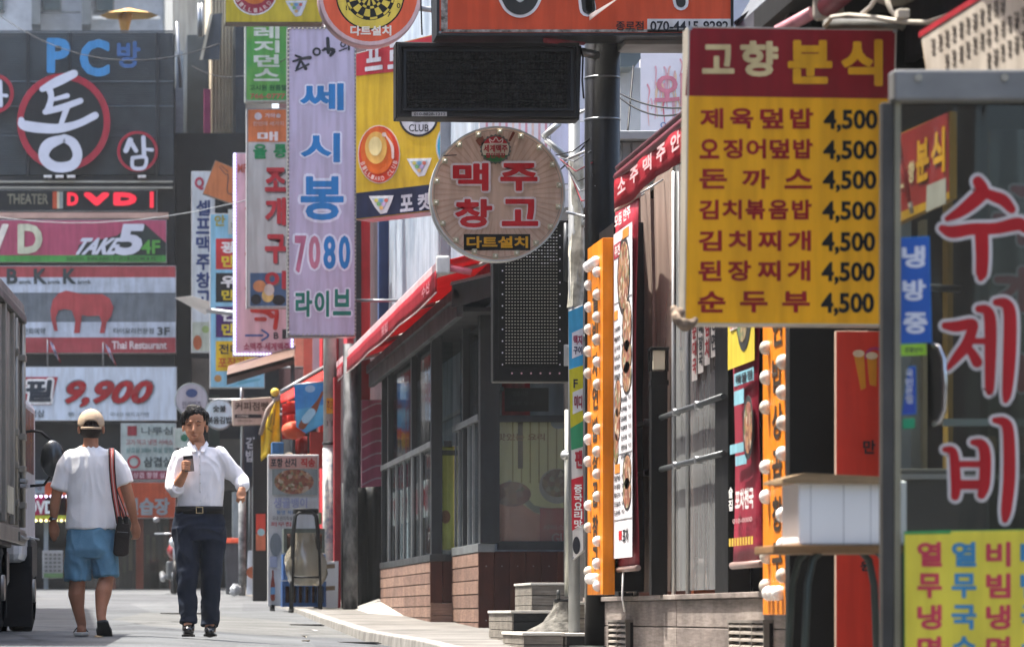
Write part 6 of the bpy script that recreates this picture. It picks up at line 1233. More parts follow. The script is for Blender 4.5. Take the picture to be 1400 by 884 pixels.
brush([[(1292, 445, 10), (1308, 446, 15), (1328, 442, 14), (1332, 446, 12)], [(1331, 446, 14), (1322, 470, 16), (1308, 488, 13), (1296, 503, 7)], [(1320, 470, 8), (1330, 484, 13), (1336, 495, 15)],
       [(1338, 422, 10), (1349, 424, 14), (1354, 440, 17), (1354, 490, 16), (1353, 530, 13), (1352, 536, 8)], [(1322, 466, 8), (1350, 466, 9)], [(1362, 413, 10), (1375, 415, 15), (1381, 432, 18), (1380, 490, 18), (1377, 535, 14), (1375, 547, 8)]])
brush([[(1292, 614, 8), (1303, 617, 12), (1306, 640, 14), (1307, 665, 14), (1306, 678, 12)], [(1330, 604, 8), (1342, 607, 14), (1347, 622, 16), (1346, 660, 16), (1342, 676, 12)], [(1308, 634, 9), (1340, 634, 9)], [(1310, 662, 13), (1340, 662, 13)],
       [(1360, 574, 8), (1373, 577, 14), (1379, 592, 16), (1380, 650, 17), (1376, 695, 15), (1374, 710, 9)]])
# a second, darker set on the glass behind, slightly right
F2 = Face(d, FP(Yd+.5), .0015); 
F2.strokes([[(1386, 258, 10), (1398, 262, 16)], [(1362, 296, 10), (1400, 300, 12)], [(1396, 310, 12), (1397, 330, 12)], [(1364, 382, 10), (1388, 384, 12), (1382, 398, 10), (1370, 404, 8)], [(1398, 370, 12), (1399, 420, 14)], [(1396, 490, 12), (1397, 530, 12)]], M('5c0f1a', .5), M('6a6a68', .5), 3, 3)
B(XU(1352, Yd+.51), XU(1500, Yd+.51), Yd+.51, Yd+.518, .0, ZV(150, Yd), 'second_pane', glass('c8ccca', .0), d)
# stickers on the stile side
r, F = board('air_sticker', 'blue strip sticker with white vertical syllables beside the glass door edge', 'sign', FP(Yd+.012), [(1230, 470), (1274, 468), (1271, 323), (1227, 325)], M('1c4f9c', .5, dirt=.05), .003, BLUE, unit=.0008)
F.text('냉', (1233, 336, 1265, 366), M('c8ccd8', .5), l=2, bold=.05); F.text('방', (1234, 382, 1266, 411), M('c8ccd8', .5), l=2, bold=.05); F.text('중', (1235, 427, 1268, 456), M('c8ccd8', .5), l=2, bold=.05)
F.poly([(1232, 486), (1267, 485), (1266, 469.5), (1231, 470.5)], M('8ab832', .5), 2); F.text('문을닫아', (1237, 474, 1262, 482), BK, l=3)
r, F = board('blue_name_sticker', 'small dark blue sticker with slanting white writing above a green square', 'sign', FP(Yd+.012), [(1233, 567), (1253, 566), (1252, 500), (1242, 501)], M('27449a', .5), .003, BLUE, unit=.0008)
F.vtext('국민은행', (1238, 504, 1248, 552), M('c8ccd8', .5), l=2, bold=.02)
r, F = board('green_sticker', 'plain green square sticker just under the small dark blue sticker', 'sign', FP(Yd+.012), [(1234, 586), (1251, 585), (1251, 571), (1234, 572)], M('1c8a62', .5), .003, GREEN, unit=.0008)
# yellow noodle menu on the door bottom
r, F = board('noodle_menu', 'yellow menu poster with red and blue stacked words at the bottom right corner', 'poster', FP(Yd-.03), [(1237, 990), (1480, 986), (1480, 722), (1236, 726)], M('c8bb3c', .5, dirt=.08), .008, M('4a9a50', .5), unit=.001)
F.poly([(1236, 730), (1300, 729), (1300, 724), (1236, 726)], M('3a8a4c', .5), 2)
C1, C2 = M('b8384a', .5), M('3a80a8', .5)
for i, (t, c) in enumerate((('열무냉면', C1), ('열무국수', C2), ('비빔냉면', C1), ('비빔국수', C2))):
    for k, ch in enumerate(t): F.text(ch, (1254+i*47, 740+k*43, 1288+i*47, 774+k*43), c, l=2, bold=.045)
# things seen through and above the door
r, F = board('small_red_sign', 'small dark red sign with yellow syllables and gold edge behind the door edge', 'sign', Plane(1258, 220, 14.2, -82), [(1218, 310), (1298, 272), (1298, 152), (1218, 188)], M('8a2426', .5, dirt=.2), .03, M('a07a20', .5), unit=.002)
F.poly([(1218, 309), (1298, 271), (1298, 262), (1218, 296)], M('b08820', .5), 2)
F.text('고', [(1231, 258), (1240, 254), (1240, 228), (1231, 232)], M('c8b890', .5), l=3, bold=.04); F.text('향', [(1242, 252), (1250, 248), (1250, 218), (1242, 222)], M('c8b890', .5), l=3, bold=.04)
F.text('분', [(1252, 252), (1270, 244), (1270, 186), (1252, 194)], M('c8941e', .5), l=3, bold=.05); F.text('식', [(1273, 243), (1292, 234), (1292, 172), (1273, 182)], M('c8941e', .5), l=3, bold=.05)
F.poly([(1266, 290), (1293, 278), (1293, 243), (1267, 254)], M('9a9a92', .5), 3)
MB().tube([P(1226, 185, 13.9), P(1231, 215, 13.9)], .012).build('red_ribbon', M('b83030', .5), r); MB().tube([P(1231, 215, 13.9), P(1238, 245, 13.9), P(1243, 276, 13.9)], [.008, .012, .008]).build('red_ribbon', M('c03a34', .5), r); MB().tube([P(1244, 276, 13.9), P(1247, 292, 13.9)], .008).build('red_ribbon', M('b8a890', .5), r)
r, F = board('ceiling_menu_sheet', 'long whitish sheet of small dark print hung high at the top right corner', 'sign', Plane(1320, 50, 13.6, -80), [(1266, 100), (1420, 100), (1420, -60), (1258, 47)], M('b4aca0', .5, dirt=.1), .02, M('c8b090', .5), unit=.002)
F.poly([(1256, 52), (1420, -52), (1420, -62), (1256, 44)], M('a02a34', .5), 2.5)
random.seed(11)
for i in range(14):
    for k in range(3):
        u = 1273+i*9.5; v = 52-i*5.8+k*33
        if -10 < v < 76: F.vtext(random.choice(['김치찌개', '된장국', '라면', '만두국', '칼국수', '비빔밥']), (u, v, u+6, v+24), M('4a4440', .5), l=2, bold=.02)
# dim recess behind the door: shelves, counter, fridge
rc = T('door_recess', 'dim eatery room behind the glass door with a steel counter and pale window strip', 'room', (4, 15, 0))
B(3.05, 6, 16.6, 16.7, -.3, 3.2, 'rear_wall', M('0e1010', .6, dirt=.3), rc); B(5.0, 5.1, 12.8, 16.6, -.3, 3.2, 'side_wall', M('0b0b0b', .6), rc)  # walls near black: the room's darkness is put into their colour
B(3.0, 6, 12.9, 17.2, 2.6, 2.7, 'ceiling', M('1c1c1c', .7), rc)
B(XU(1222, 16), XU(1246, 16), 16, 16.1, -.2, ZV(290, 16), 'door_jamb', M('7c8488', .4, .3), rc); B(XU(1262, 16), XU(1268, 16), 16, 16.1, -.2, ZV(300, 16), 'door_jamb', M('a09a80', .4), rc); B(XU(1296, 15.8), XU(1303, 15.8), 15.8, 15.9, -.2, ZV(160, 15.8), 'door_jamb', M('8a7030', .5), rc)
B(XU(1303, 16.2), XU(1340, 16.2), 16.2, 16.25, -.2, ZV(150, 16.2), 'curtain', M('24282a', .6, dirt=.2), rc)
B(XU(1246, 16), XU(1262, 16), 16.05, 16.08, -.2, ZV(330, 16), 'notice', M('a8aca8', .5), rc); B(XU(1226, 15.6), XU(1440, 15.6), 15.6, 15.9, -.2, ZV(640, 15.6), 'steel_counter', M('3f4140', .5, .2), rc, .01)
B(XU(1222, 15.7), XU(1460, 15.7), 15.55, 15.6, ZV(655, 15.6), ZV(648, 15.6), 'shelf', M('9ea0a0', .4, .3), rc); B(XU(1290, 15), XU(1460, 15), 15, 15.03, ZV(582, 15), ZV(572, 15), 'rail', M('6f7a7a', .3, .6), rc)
for k, (u, c) in enumerate(((1352, '8a6a3a'), (1368, '4a6a5a'), (1384, 'a08a3a'), (1398, '6a3a3a'))): B(XU(u, 15.5), XU(u+11, 15.5), 15.5, 15.58, ZV(620, 15.5), ZV(596, 15.5), 'jar', M(c, .3), rc, .01)
# second storey red band beyond the black opening (kept dark) and left hand houses outside the picture, which shade the road
bk = T('row_behind', 'plain pale house closing the street behind the camera, outside the photograph', 'building', (0, -44, -1))
B(-14, 16, -56, -44, -1, 13, 'wall', M('8f8a84', .8), bk)  # unseen house, added so the glass reflects less bright sky
for k in range(9):
    for j in range(4): B(-12+k*3, -10.4+k*3, -44, -43.9, 1+j*3, 2.7+j*3, 'window', M('39444a', .2), bk)
lh = T('left_corner_house', 'tall rendered house on the left side beyond the edge of the photograph, behind the truck', 'building', (-6, 40, 0))
B(-14, -3.2, 30.5, 50, -.4, 10.2, 'wall', M('9c9488', .8, dirt=.2), lh)
for k in range(5):
    for j in range(2): B(-3.22, -3.18, 32.5+k*3.6, 34.3+k*3.6, 3.6+j*3.4, 5.2+j*3.4, 'window', M('39444a', .15), lh); B(-3.3, -3.18, 32.4+k*3.6, 34.4+k*3.6, 3.45+j*3.4, 3.58+j*3.4, 'sill', WHITE, lh)
lh = T('left_near_house', 'brick coloured house on the left side nearer than the photograph shows', 'building', (-6, 5, 0))
B(-14, -3.4, -15, 24.2, -.8, 10.4, 'wall', M('8a6a5a', .8, dirt=.2), lh)
for k in range(9):
    for j in range(2): B(-3.42, -3.38, -12+k*4, -10.2+k*4, 3.2+j*3.4, 4.8+j*3.4, 'window', M('39444a', .15), lh); B(-3.5, -3.38, -12.1+k*4, -10.1+k*4, 3.05+j*3.4, 3.18+j*3.4, 'sill', WHITE, lh)

# ---------------------------------------------------------------- box truck at the left edge
ang = math.radians(-3.1); Mt = Matrix.Translation((XU(31, 30), 30, 0)) @ Matrix.Rotation(ang, 4, 'Z')
tg = road_z(0, 30)
tk = T('box_truck', 'small grey box truck cut by the left edge, seen along its latched side', 'truck', (XU(31, 30), 30, tg))
def tb_(*a): return MB(Mt).box(*a)
PN = M('7d7872', .4, .3, dirt=.25, scale=2, stretch=(1, 1, .3)); PS = M('86827a', .45, .2, dirt=.2)
tb_(-1.75, -.02, -4.3, 0, .66, 2.36).build('cargo_box', PN, tk, .01)
tb_(-1.78, .012, -4.32, .03, 2.36, 2.42).build('roof_rim', M('6f6d6a', .4, .4), tk, .01)
tb_(-.015, .03, -4.3, .02, 2.27, 2.33).build('drip_rail', M('2b2d2e', .4, .3), tk, .006); tb_(-.03, .02, -4.3, .02, 2.33, 2.358).build('drip_rail', PS, tk, .004)
for i in range(9): tb_(-.02, -.008, -4.2+i*.46, -3.79+i*.46, .74, 2.26).build('side_panel', M('8b867f', .4, .3, dirt=.25, scale=3, stretch=(1, 1, .3)), tk, .004)
for y in (-2.02, -1.16, -.06): tb_(-.02, .022, y-.05, y+.05, .68, 2.27).build('corner_post', PS, tk, .006)
for y in (-.30, -.20, -1.02):
    MB(Mt).tube([(.02, y, .68), (.02, y, 2.24)], .018, 12).build('lock_rod', M('8f8a80', .35, .6), tk)
    for z in (.82, 1.1, 1.35, 1.96): tb_(-.01, .045, y-.035, y+.035, z, z+.05).build('rod_clamp', M('8a857c', .35, .6), tk, .005)
for z in (.98, 1.02): tb_(.0, .05, -.36, -.1, z, z+.03).build('latch', STEEL, tk, .004)
tb_(-.06, .02, -4.3, .04, .54, .66).build('side_rail', M('8b8780', .4, .5), tk, .008); tb_(-.03, .035, -.75, -.05, .565, .635).build('latch_box', M('5f5d59', .4, .5), tk, .006)
MB(Mt).tube([(.03, -.7, .60), (.06, -.4, .585), (.05, -.1, .60)], .012).build('pull_handle', STEEL, tk)
tb_(-1.1, -.25, -4.3, 1.6, .32, .5).build('chassis', BLACK, tk)
def wheel(y, rr, w_):
    mb = MB(Mt); prof = [(0, rr*.72), (.02, rr*.95), (.05, rr), (w_-.04, rr), (w_, rr*.93), (w_, rr*.6)]
    n = 36; vs = []
    for k in range(n):
        a = 2*math.pi*k/n
        for dx, q in prof: vs.append((.0-dx, y+q*math.cos(a), tg+rr+q*math.sin(a)))
    m = len(prof); mb.add(vs, [(k*m+i, k*m+i+1, ((k+1) % n)*m+i+1, ((k+1) % n)*m+i) for k in range(n) for i in range(m-1)], True)
    r = mb.build('tyre', M('191a1b', .75, bump=.4), tk)
    MB(Mt).tube([(-.06, y, tg+rr), (-.035, y, tg+rr)], rr*.7, 28).build('rim', M('8d8c88', .35, .6), tk); MB(Mt).tube([(-.04, y, tg+rr), (.01, y, tg+rr)], rr*.28, 16).build('hub', M('7a7976', .35, .6), tk)
    MB(Mt).tube([(-w_-.03, y, tg+rr), (-w_-.2, y, tg+rr)], rr, 28).build('inner_tyre', M('191a1b', .75), tk)
wheel(-2.0, .34, .2); wheel(1.35, .34, .2)
tb_(-.32, .012, -2.5, -1.35, .50, .54).build('mudguard', BLACK, tk, .01); tb_(-.30, -.02, -1.42, -1.39, -.02, .52).build('mud_flap', M('222426', .7), tk); tb_(-.34, .0, -2.46, -2.42, -.0, .52).build('mud_flap', M('222426', .7), tk)
tb_(-.55, -.08, -1.0, -.3, .22, .5).build('fuel_tank', M('6b6d6e', .4, .5), tk, .04)
tb_(-1.70, -.03, .25, 1.95, .42, 1.75).build('cab', M('c7cbd0', .3, .1, dirt=.1, coat=.3), tk, .06); tb_(-1.6, -.1, .3, 1.7, 1.75, 1.95).build('cab_roof', M('c7cbd0', .3), tk, .05)
tb_(-.034, -.02, .65, 1.6, 1.15, 1.65).build('door_window', M('202628', .1), tk); tb_(-.36, .0, .98, 1.72, .30, .62).build('wheel_arch', M('2c2f31', .5), tk, .03)
tb_(-.30, .01, .92, .95, tg+.05, .55).build('mud_flap', M('1b1c1d', .7), tk)
mr = MB(Mt); mr.ball((.155, 1.25, 1.27), .1, (.98, .55, 1.5), 12, 18); mo = mr.build('mirror', M('141617', .3, dirt=.1, coat=.5), tk)
MB(Mt).tube([(-.03, 1.3, 1.5), (.06, 1.35, 1.49), (.14, 1.3, 1.42)], .012).build('mirror_arm', BLACK, tk); MB(Mt).tube([(-.03, 1.3, 1.05), (.08, 1.35, 1.06), (.14, 1.3, 1.14)], .012).build('mirror_arm', BLACK, tk)
MB(Mt).tube([(.0, .6, .62), (.09, .62, .6)], .008).build('marker_stalk', STEEL, tk)
tb_(.018, .024, -1.9, -1.3, .75, .95).build('warning_plate', M('c9c4b0', .5), tk)

# ---------------------------------------------------------------- two walking men
YP = 28.4; SP = YP/FPX
def q_(u, v, d=0): return Vector(((u-U0)*SP, YP+d, (V0-v)*SP))
def loft(mb, rings, seg=20):
    """rings: (u, v, depth offset, half width in m, half depth in m)"""
    C_ = [q_(r[0], r[1], r[2]) for r in rings]; vs = []
    for i, r in enumerate(rings):
        d = (C_[min(i+1, len(C_)-1)]-C_[max(i-1, 0)]).normalized()
        x = Vector((1, 0, 0)); x = (x-d*x.dot(d)).normalized(); y = d.cross(x)
        vs += [C_[i]+x*math.cos(2*math.pi*k/seg)*r[3]+y*math.sin(2*math.pi*k/seg)*r[4] for k in range(seg)]
    n = len(rings); fs = [(i*seg+k, i*seg+(k+1) % seg, (i+1)*seg+(k+1) % seg, (i+1)*seg+k) for i in range(n-1) for k in range(seg)]
    fs += [tuple(reversed(range(seg))), tuple(range((n-1)*seg, n*seg))]
    mb.add(vs, fs, True); return mb
def limb(mb, pts, ends=True):
    """pts: (u, v, depth, radius)"""
    for (a, b) in zip(pts, pts[1:]):
        A, B_ = q_(*a[:3]), q_(*b[:3]); n = max(2, int((B_-A).length/.02))
        for k in range(n+1): pass
    path = []; R = []
    for i, p in enumerate(pts): path.append(q_(*p[:3])); R.append(p[3])
    mb.tube(path, R, 14)
    for p, r in zip(path, R): mb.ball(p, r*.995, n=8, m=12)
    return mb
def fuse(mb, name, mat, parent, vox=.007, smooth=6, fold=0, fr=(6, 6, 2.5), seed=0, mod=None):
    me = bpy.data.meshes.new('tmp'); me.from_pydata(mb.v, [], mb.f); o = bpy.data.objects.new('tmp', me); COL.objects.link(o)
    bm = bmesh.new(); bm.from_mesh(me); bmesh.ops.remove_doubles(bm, verts=bm.verts, dist=1e-6); bmesh.ops.recalc_face_normals(bm, faces=bm.faces); bm.to_mesh(me); bm.free()
    r = o.modifiers.new('r', 'REMESH'); r.mode = 'VOXEL'; r.voxel_size = vox
    s = o.modifiers.new('s', 'SMOOTH'); s.iterations = smooth; s.factor = .5
    ev = o.evaluated_get(bpy.context.evaluated_depsgraph_get()); m2 = bpy.data.meshes.new_from_object(ev); bpy.data.objects.remove(o)
    off = Vector(rootof(parent).location)
    nn = [v.normal.copy() for v in m2.vertices]
    for v, n in zip(m2.vertices, nn):
        p = v.co.copy()
        if fold:
            t = Vector((p.x*fr[0]+seed, p.y*fr[1], p.z*fr[2])); w1 = noise.noise(t+Vector((3*noise.noise(t*.6), 0, 2*noise.noise(t*.5)))); w2 = noise.noise(t*2.6)
            p += n*fold*((1-abs(w1)*2.6)*.8+w2*.5)
        if mod: p = mod(p, n)
        v.co = p-off
    m2.name = name; m2.materials.clear(); m2.materials.append(mat); m2.polygons.foreach_set('use_smooth', [True]*len(m2.polygons))
    o = bpy.data.objects.new(name, m2); COL.objects.link(o); o.parent = parent; return o
SK = M('ba8668', .5, dirt=.12, scale=9, bump=.15, bscale=90); SK2 = M('a8745a', .5, dirt=.12, scale=9, bump=.15, bscale=90)
HR = M('100d0c', .4, dirt=.3, scale=30, bump=.9, bscale=120, stretch=(1, 1, .25))
def finger(mb, pts, r0=.0095): limb(mb, [(u, v, d, r0*(1-.12*i)) for i, (u, v, d) in enumerate(pts)])
# --- man in cap walking away
m1 = T('person', 'man in white T shirt, blue shorts and beige cap walking away', 'person', (q_(122, 868).x, YP, road_z(q_(122, 0).x, YP)))
b = MB()
b.ball(q_(124.5, 581, .0), .085, (.93, 1.08, 1.28), 14, 20); b.ball(q_(124.5, 590, -.015), .07, (.95, 1, 1), 10, 16); b.ball(q_(124.5, 592, .055), .05, (.95, 1, 1.1))
limb(b, [(124.5, 592, 0, .056), (124, 606, -.01, .057), (123.5, 616, -.01, .075)])
for u in (107.8, 141.5): b.ball(q_(u, 587, .005), .03, (.38, .65, 1.15), 8, 12)
loft(b, [(124, 612, 0, .07, .06), (124, 622, 0, .17, .085), (125, 650, 0, .16, .10), (125, 690, 0, .155, .10), (125, 722, 0, .165, .11), (125, 745, 0, .165, .11)])
limb(b, [(93, 628, 0, .052), (84, 650, .0, .046), (78, 673, .01, .042), (75, 690, .02, .040), (73, 712, .04, .026)])
limb(b, [(159, 628, 0, .052), (168, 650, 0, .047), (174, 672, .0, .043), (179, 690, .01, .041), (184, 713, .04, .026)])
loft(b, [(73, 711, .04, .026, .02), (72.5, 718, .045, .034, .018), (73, 726, .05, .036, .017), (73.5, 729, .05, .03, .014)], 14)
for i, (du, L) in enumerate(((-4, 9), (-1.4, 11.5), (1.4, 11), (4, 9))): finger(b, [(73.2+du, 727, .05), (73+du*.9, 727+L*.5, .055), (74+du*.7, 727+L, .07)], .0095)
finger(b, [(77.5, 716, .05), (80, 723, .06), (79.5, 731, .07)], .0115)
loft(b, [(184, 712, .04, .026, .02), (185.5, 719, .045, .034, .02), (187, 726, .05, .035, .02), (187, 729, .05, .03, .016)], 14)
for i, du in enumerate((-4, -1.4, 1.4, 4)): finger(b, [(187+du, 726, .05), (186.5+du*.9, 733.5, .05), (184.5+du*.9, 736, .075)], .0098)
finger(b, [(181.5, 716, .05), (180, 724, .06), (182, 731, .065)], .0115)
limb(b, [(106, 742, 0, .085), (106, 770, .0, .08), (106, 795, .01, .060), (104.5, 812, -.005, .064), (107, 832, -.0, .046), (111.5, 852, .0, .036)])
limb(b, [(143, 742, 0, .085), (145, 770, -.01, .08), (145, 792, -.02, .058), (141, 810, -.07, .063), (138.5, 828, -.11, .045), (138, 842, -.15, .036)])
limb(b, [(111.5, 852, -.0, .037), (111.5, 861, -.02, .036), (111, 863, .10, .034), (110, 864.5, .19, .030)])
limb(b, [(138, 842, -.15, .036), (139, 847, -.16, .036), (141, 857, -.10, .036), (142, 864, -.03, .03)])
fuse(b, 'body', SK2, m1, .0065, 5)
b = MB(); b.ball(q_(124.5, 584, -.004), .088, (.95, 1.08, 1.22), 14, 22)
def hm(p, n): return p
hb_ = fuse(b, 'hair', M('241a16', .6, dirt=.3, scale=40, bump=.8, bscale=150), m1, .007, 2, mod=lambda p, n: Vector((p.x, p.y, max(p.z, q_(0, 601, 0).z+.10*max(0, (p.y-YP+.02))*2.2))) if p.y < YP+.06 else Vector((p.x, min(p.y, YP+.06), max(p.z, q_(0, 585).z))))
CP = M('b59f86', .75, dirt=.12, scale=6, bump=.4, bscale=120)
b = MB(); cc = q_(124.5, 579, .0); vs = []; n, mm = 14, 40; fs = []
for i in range(n+1):
    for k in range(mm):
        ph = 2*math.pi*k/mm; back = max(0, -math.sin(ph)); lim = 1.62+.28*back**1.5
        if -math.sin(ph) > .80: lim = 1.62+.28*back**1.5-.55*math.sqrt(max(0, 1-((math.acos(min(1, back)))/.65)**2))
        th = lim*i/n; R = .1; vs.append(cc+Vector((math.sin(th)*math.cos(ph)*R*.98, math.sin(th)*math.sin(ph)*R*1.06, math.cos(th)*R*1.12-.004+.002*math.cos(6*ph)*math.sin(th))))
b.add(vs, [(i*mm+k, (i+1)*mm+k, (i+1)*mm+(k+1) % mm, i*mm+(k+1) % mm) for i in range(n) for k in range(mm)], True); b.build('cap', CP, m1, thick=.004)
MB().tube([cc+Vector((.098*math.sin(a)*1.02, -.106*math.cos(a)-.004, -.036+.0*a)) for a in [x*.1 for x in range(-8, 9)]], .009, 8).build('cap_strap', CP, m1)
MB().sheet(lambda s, t: cc+Vector((.085*math.cos(math.pi*s), .09+.075*t*math.sin(math.pi*s), -.01-.02*t)), 12, 3).build('cap_visor', CP, m1, thick=.004); MB().ball(cc+Vector((0, 0, .108)), .008).build('cap_button', CP, m1)
TS = M('e3e3e4', .85, dirt=.03, bump=.25, bscale=220)
b = MB(); loft(b, [(124, 609, -.0, .062, .06), (124, 612.5, -.0, .095, .078), (124, 617, 0, .15, .098), (124.5, 624, 0, .192, .115), (125, 640, 0, .192, .128), (125.5, 660, 0, .186, .132), (125.5, 690, 0, .182, .13), (125.5, 712, 0, .190, .134), (125.5, 723, 0, .193, .136)], 28)
limb(b, [(99, 627, 0, .075), (90, 640, 0, .075), (82.5, 660, 0, .068)]); loft(b, [(86, 652, 0, .07, .07), (80.5, 669, .0, .070, .068)])
limb(b, [(152, 627, 0, .075), (162, 640, 0, .072), (167.5, 652, 0, .064)]); loft(b, [(165, 645, 0, .067, .068), (171, 661, .0, .064, .064)])
fuse(b, 't_shirt', TS, m1, .0075, 7, .008, (7, 7, 3.0), 3)
SH_ = M('5f8ba6', .85, dirt=.2, scale=5, bump=.4, bscale=200)
b = MB(); loft(b, [(125, 716, 0, .165, .112), (125, 724, 0, .178, .122), (125, 735, 0, .192, .135), (125, 752, -.005, .195, .14), (125, 760, 0, .19, .13)], 28)
loft(b, [(110, 745, 0, .10, .115), (107.5, 765, 0, .098, .11), (106, 780, 0, .098, .105), (105.8, 793, .0, .10, .105)])
loft(b, [(140, 745, 0, .10, .115), (143, 765, -.01, .096, .11), (144.5, 778, -.015, .093, .105), (145, 788, -.02, .093, .10)])
fuse(b, 'shorts', SH_, m1, .0075, 5, .010, (7, 7, 4), 9)
for (u, v, d, tilt) in ((111, 866.3, .06, 0), (141.5, 853.5, -.115, 1)):
    if not tilt: 
        loft(MB(), []) if 0 else None
        s_ = MB(); s_.prism([q_(111+du, 868.2, dd) for du, dd in ((-8, .24), (-10.5, .1), (-9, -.06), (0, -.085), (9, -.06), (10, .1), (6, .24))], [q_(111+du, 863.5, dd) for du, dd in ((-8, .24), (-10.5, .1), (-9, -.06), (0, -.085), (9, -.06), (10, .1), (6, .24))]); s_.build('sandal_sole', M('b9b9b4', .6), m1, .006)
        MB().sheet(lambda s, t: q_(101+s*20-.5, 864-9.5*math.sin(math.pi*s), .07+t*.1), 14, 3).build('sandal_strap', M('22262c', .5), m1, thick=.008)
    else:
        a = q_(141.5, 853.5, -.115); dv = (q_(143, 864.5, -.02)-q_(139.5, 844, -.20)).normalized(); nx = Vector((1, 0, 0)); nn_ = dv.cross(nx).normalized()
        if nn_.y > 0: nn_ = -nn_
        pr = [(-.13, .02), (-.11, .045), (0, .052), (.08, .06), (.12, .04), (.135, 0), (.12, -.04), (.08, -.056), (0, -.045), (-.11, -.04)]
        f = [a+dv*x+nx*y+nn_*.052 for x, y in pr]; g_2 = [p-nn_*.022 for p in f]; MB().prism(f, g_2).build('sandal_sole', M('2a2d30', .6), m1, .006)
        MB().sheet(lambda s, t: a+dv*(.02+t*.07)+nx*(-.055+.11*s)+nn_*(.03-.085*math.sin(math.pi*s)), 14, 3).build('sandal_strap', M('22262c', .5), m1, thick=.008)
MB().tube([q_(68.5, 708, .03), q_(72, 709.5, -.0), q_(76.5, 708, .015), q_(77, 707, .05), q_(72.5, 706, .07), q_(68.5, 708, .03)], .0075, 8).build('watch_strap', M('9ea2a6', .25, .8), m1); MB().ball(q_(70, 708.5, .005), .017, (1, .6, 1)).build('watch_face', BLACK, m1)
bg_ = T('shoulder_bag', 'dark leather shoulder bag on a striped strap, worn by the man in the cap', 'bag', q_(167, 760, -.09))
BGM = M('231a18', .4, dirt=.3, scale=8, bump=.3, bscale=80)
f = [q_(*c, -.14) for c in ((154.5, 756), (158, 760), (170, 761), (176, 757), (177.5, 730), (177.5, 716), (160, 714), (156.5, 730))]; MB().prism(f, [p+Vector((0, .09, 0)) for p in f]).build('body', BGM, bg_, .012)
f = [q_(*c, -.146) for c in ((158, 735), (176.5, 736), (177, 717), (160, 715))]; MB().prism(f, [p+Vector((0, .006, 0)) for p in f]).build('flap', BGM, bg_, .004)
MB().tube([q_(160, 727, -.15), q_(175, 728, -.15)], .002).build('zip', STEEL, bg_)
def strap(path, wd, off, mat, name='strap'):
    pts = [q_(*p) for p in path]; mb = MB(); vs = []
    for i, p in enumerate(pts):
        vs += [p+Vector((off-wd/2, -.0, 0)), p+Vector((off+wd/2, -.0, 0))]
    mb.add(vs, [(2*i, 2*i+1, 2*i+3, 2*i+2) for i in range(len(pts)-1)], True); mb.build(name, mat, bg_, thick=.004)
pa = [(152.5, 612.5, -.03), (152.3, 616, -.105), (152.6, 624, -.137), (153, 640, -.147), (154.5, 660, -.15), (157, 680, -.152), (160.5, 700, -.155), (163, 716, -.155)]
for k, c in enumerate(('1c1a1c', 'a8443c', 'c9a09a', 'a8443c', '1c1a1c')): strap(pa, .0095, -.019+k*.0095, M(c, .7))
pb_ = [(157, 668, -.145), (163, 684, -.15), (169, 700, -.15), (173, 716, -.148)]
for k, c in enumerate(('1c1a1c', 'a8443c', 'c9a09a', '1c1a1c')): strap(pb_, .008, -.014+k*.008, M(c, .7), 'rear_strap')
for u in (163.5, 172.5): B(q_(u-3, 0).x, q_(u+3, 0).x, YP-.165, YP-.14, q_(0, 716).z, q_(0, 706).z, 'buckle', BLACK, bg_, .003)
# --- man with phone walking toward the camera
m2_ = T('person', 'man in white dress shirt and dark trousers looking down at his phone', 'person', (q_(270, 868).x, YP, road_z(q_(270, 0).x, YP)))
b = MB()
b.ball(q_(267, 573, .0), .083, (.98, 1.12, 1.12), 16, 24); b.ball(q_(266, 585, -.02), .072, (1.0, 1.0, 1.25), 16, 24); b.ball(q_(265.5, 596, -.045), .036, (1.15, .9, .95), 12, 16)
b.ball(q_(260, 589.5, -.063), .03, (1, .8, 1), 10, 12); b.ball(q_(271.5, 589.5, -.058), .03, (1, .8, 1), 10, 12)      # cheeks
limb(b, [(264.8, 581, -.088, .008), (264.2, 587, -.103, .011), (263.9, 589.5, -.106, .0135)]); b.ball(q_(261.8, 590, -.092), .008); b.ball(q_(266.4, 590, -.090), .008)
limb(b, [(255, 578.4, -.077, .0085), (260, 577.2, -.09, .0095)]); limb(b, [(268.5, 577.2, -.09, .0095), (274.5, 578.4, -.073, .0085)])                         # brows
limb(b, [(261.5, 595.5, -.083, .006), (265, 594.8, -.09, .0075), (269, 595.8, -.081, .006)]); limb(b, [(262.5, 597.3, -.082, .006), (265, 597.6, -.087, .0075), (268, 597.4, -.081, .006)])
b.ball(q_(283, 585, .01), .028, (.4, .75, 1.15), 8, 12); b.ball(q_(250.6, 585, .01), .026, (.4, .75, 1.15), 8, 12)
limb(b, [(268, 595, .01, .055), (271, 608, .015, .058), (273, 617, .01, .075)])
loft(b, [(273, 614, 0, .08, .06), (273, 624, 0, .165, .085), (273, 650, 0, .155, .10), (273, 690, 0, .145, .10), (273, 715, 0, .16, .11)])
limb(b, [(245, 628, 0, .05), (240, 648, 0, .045), (237.5, 668, -.02, .042), (242, 664, -.09, .041), (247, 655, -.16, .036), (252, 646, -.22, .027)])
limb(b, [(302, 626, 0, .05), (315, 642, .02, .046), (327, 657, .02, .043), (329.5, 663, -.04, .036), (330.5, 669, -.09, .026)])
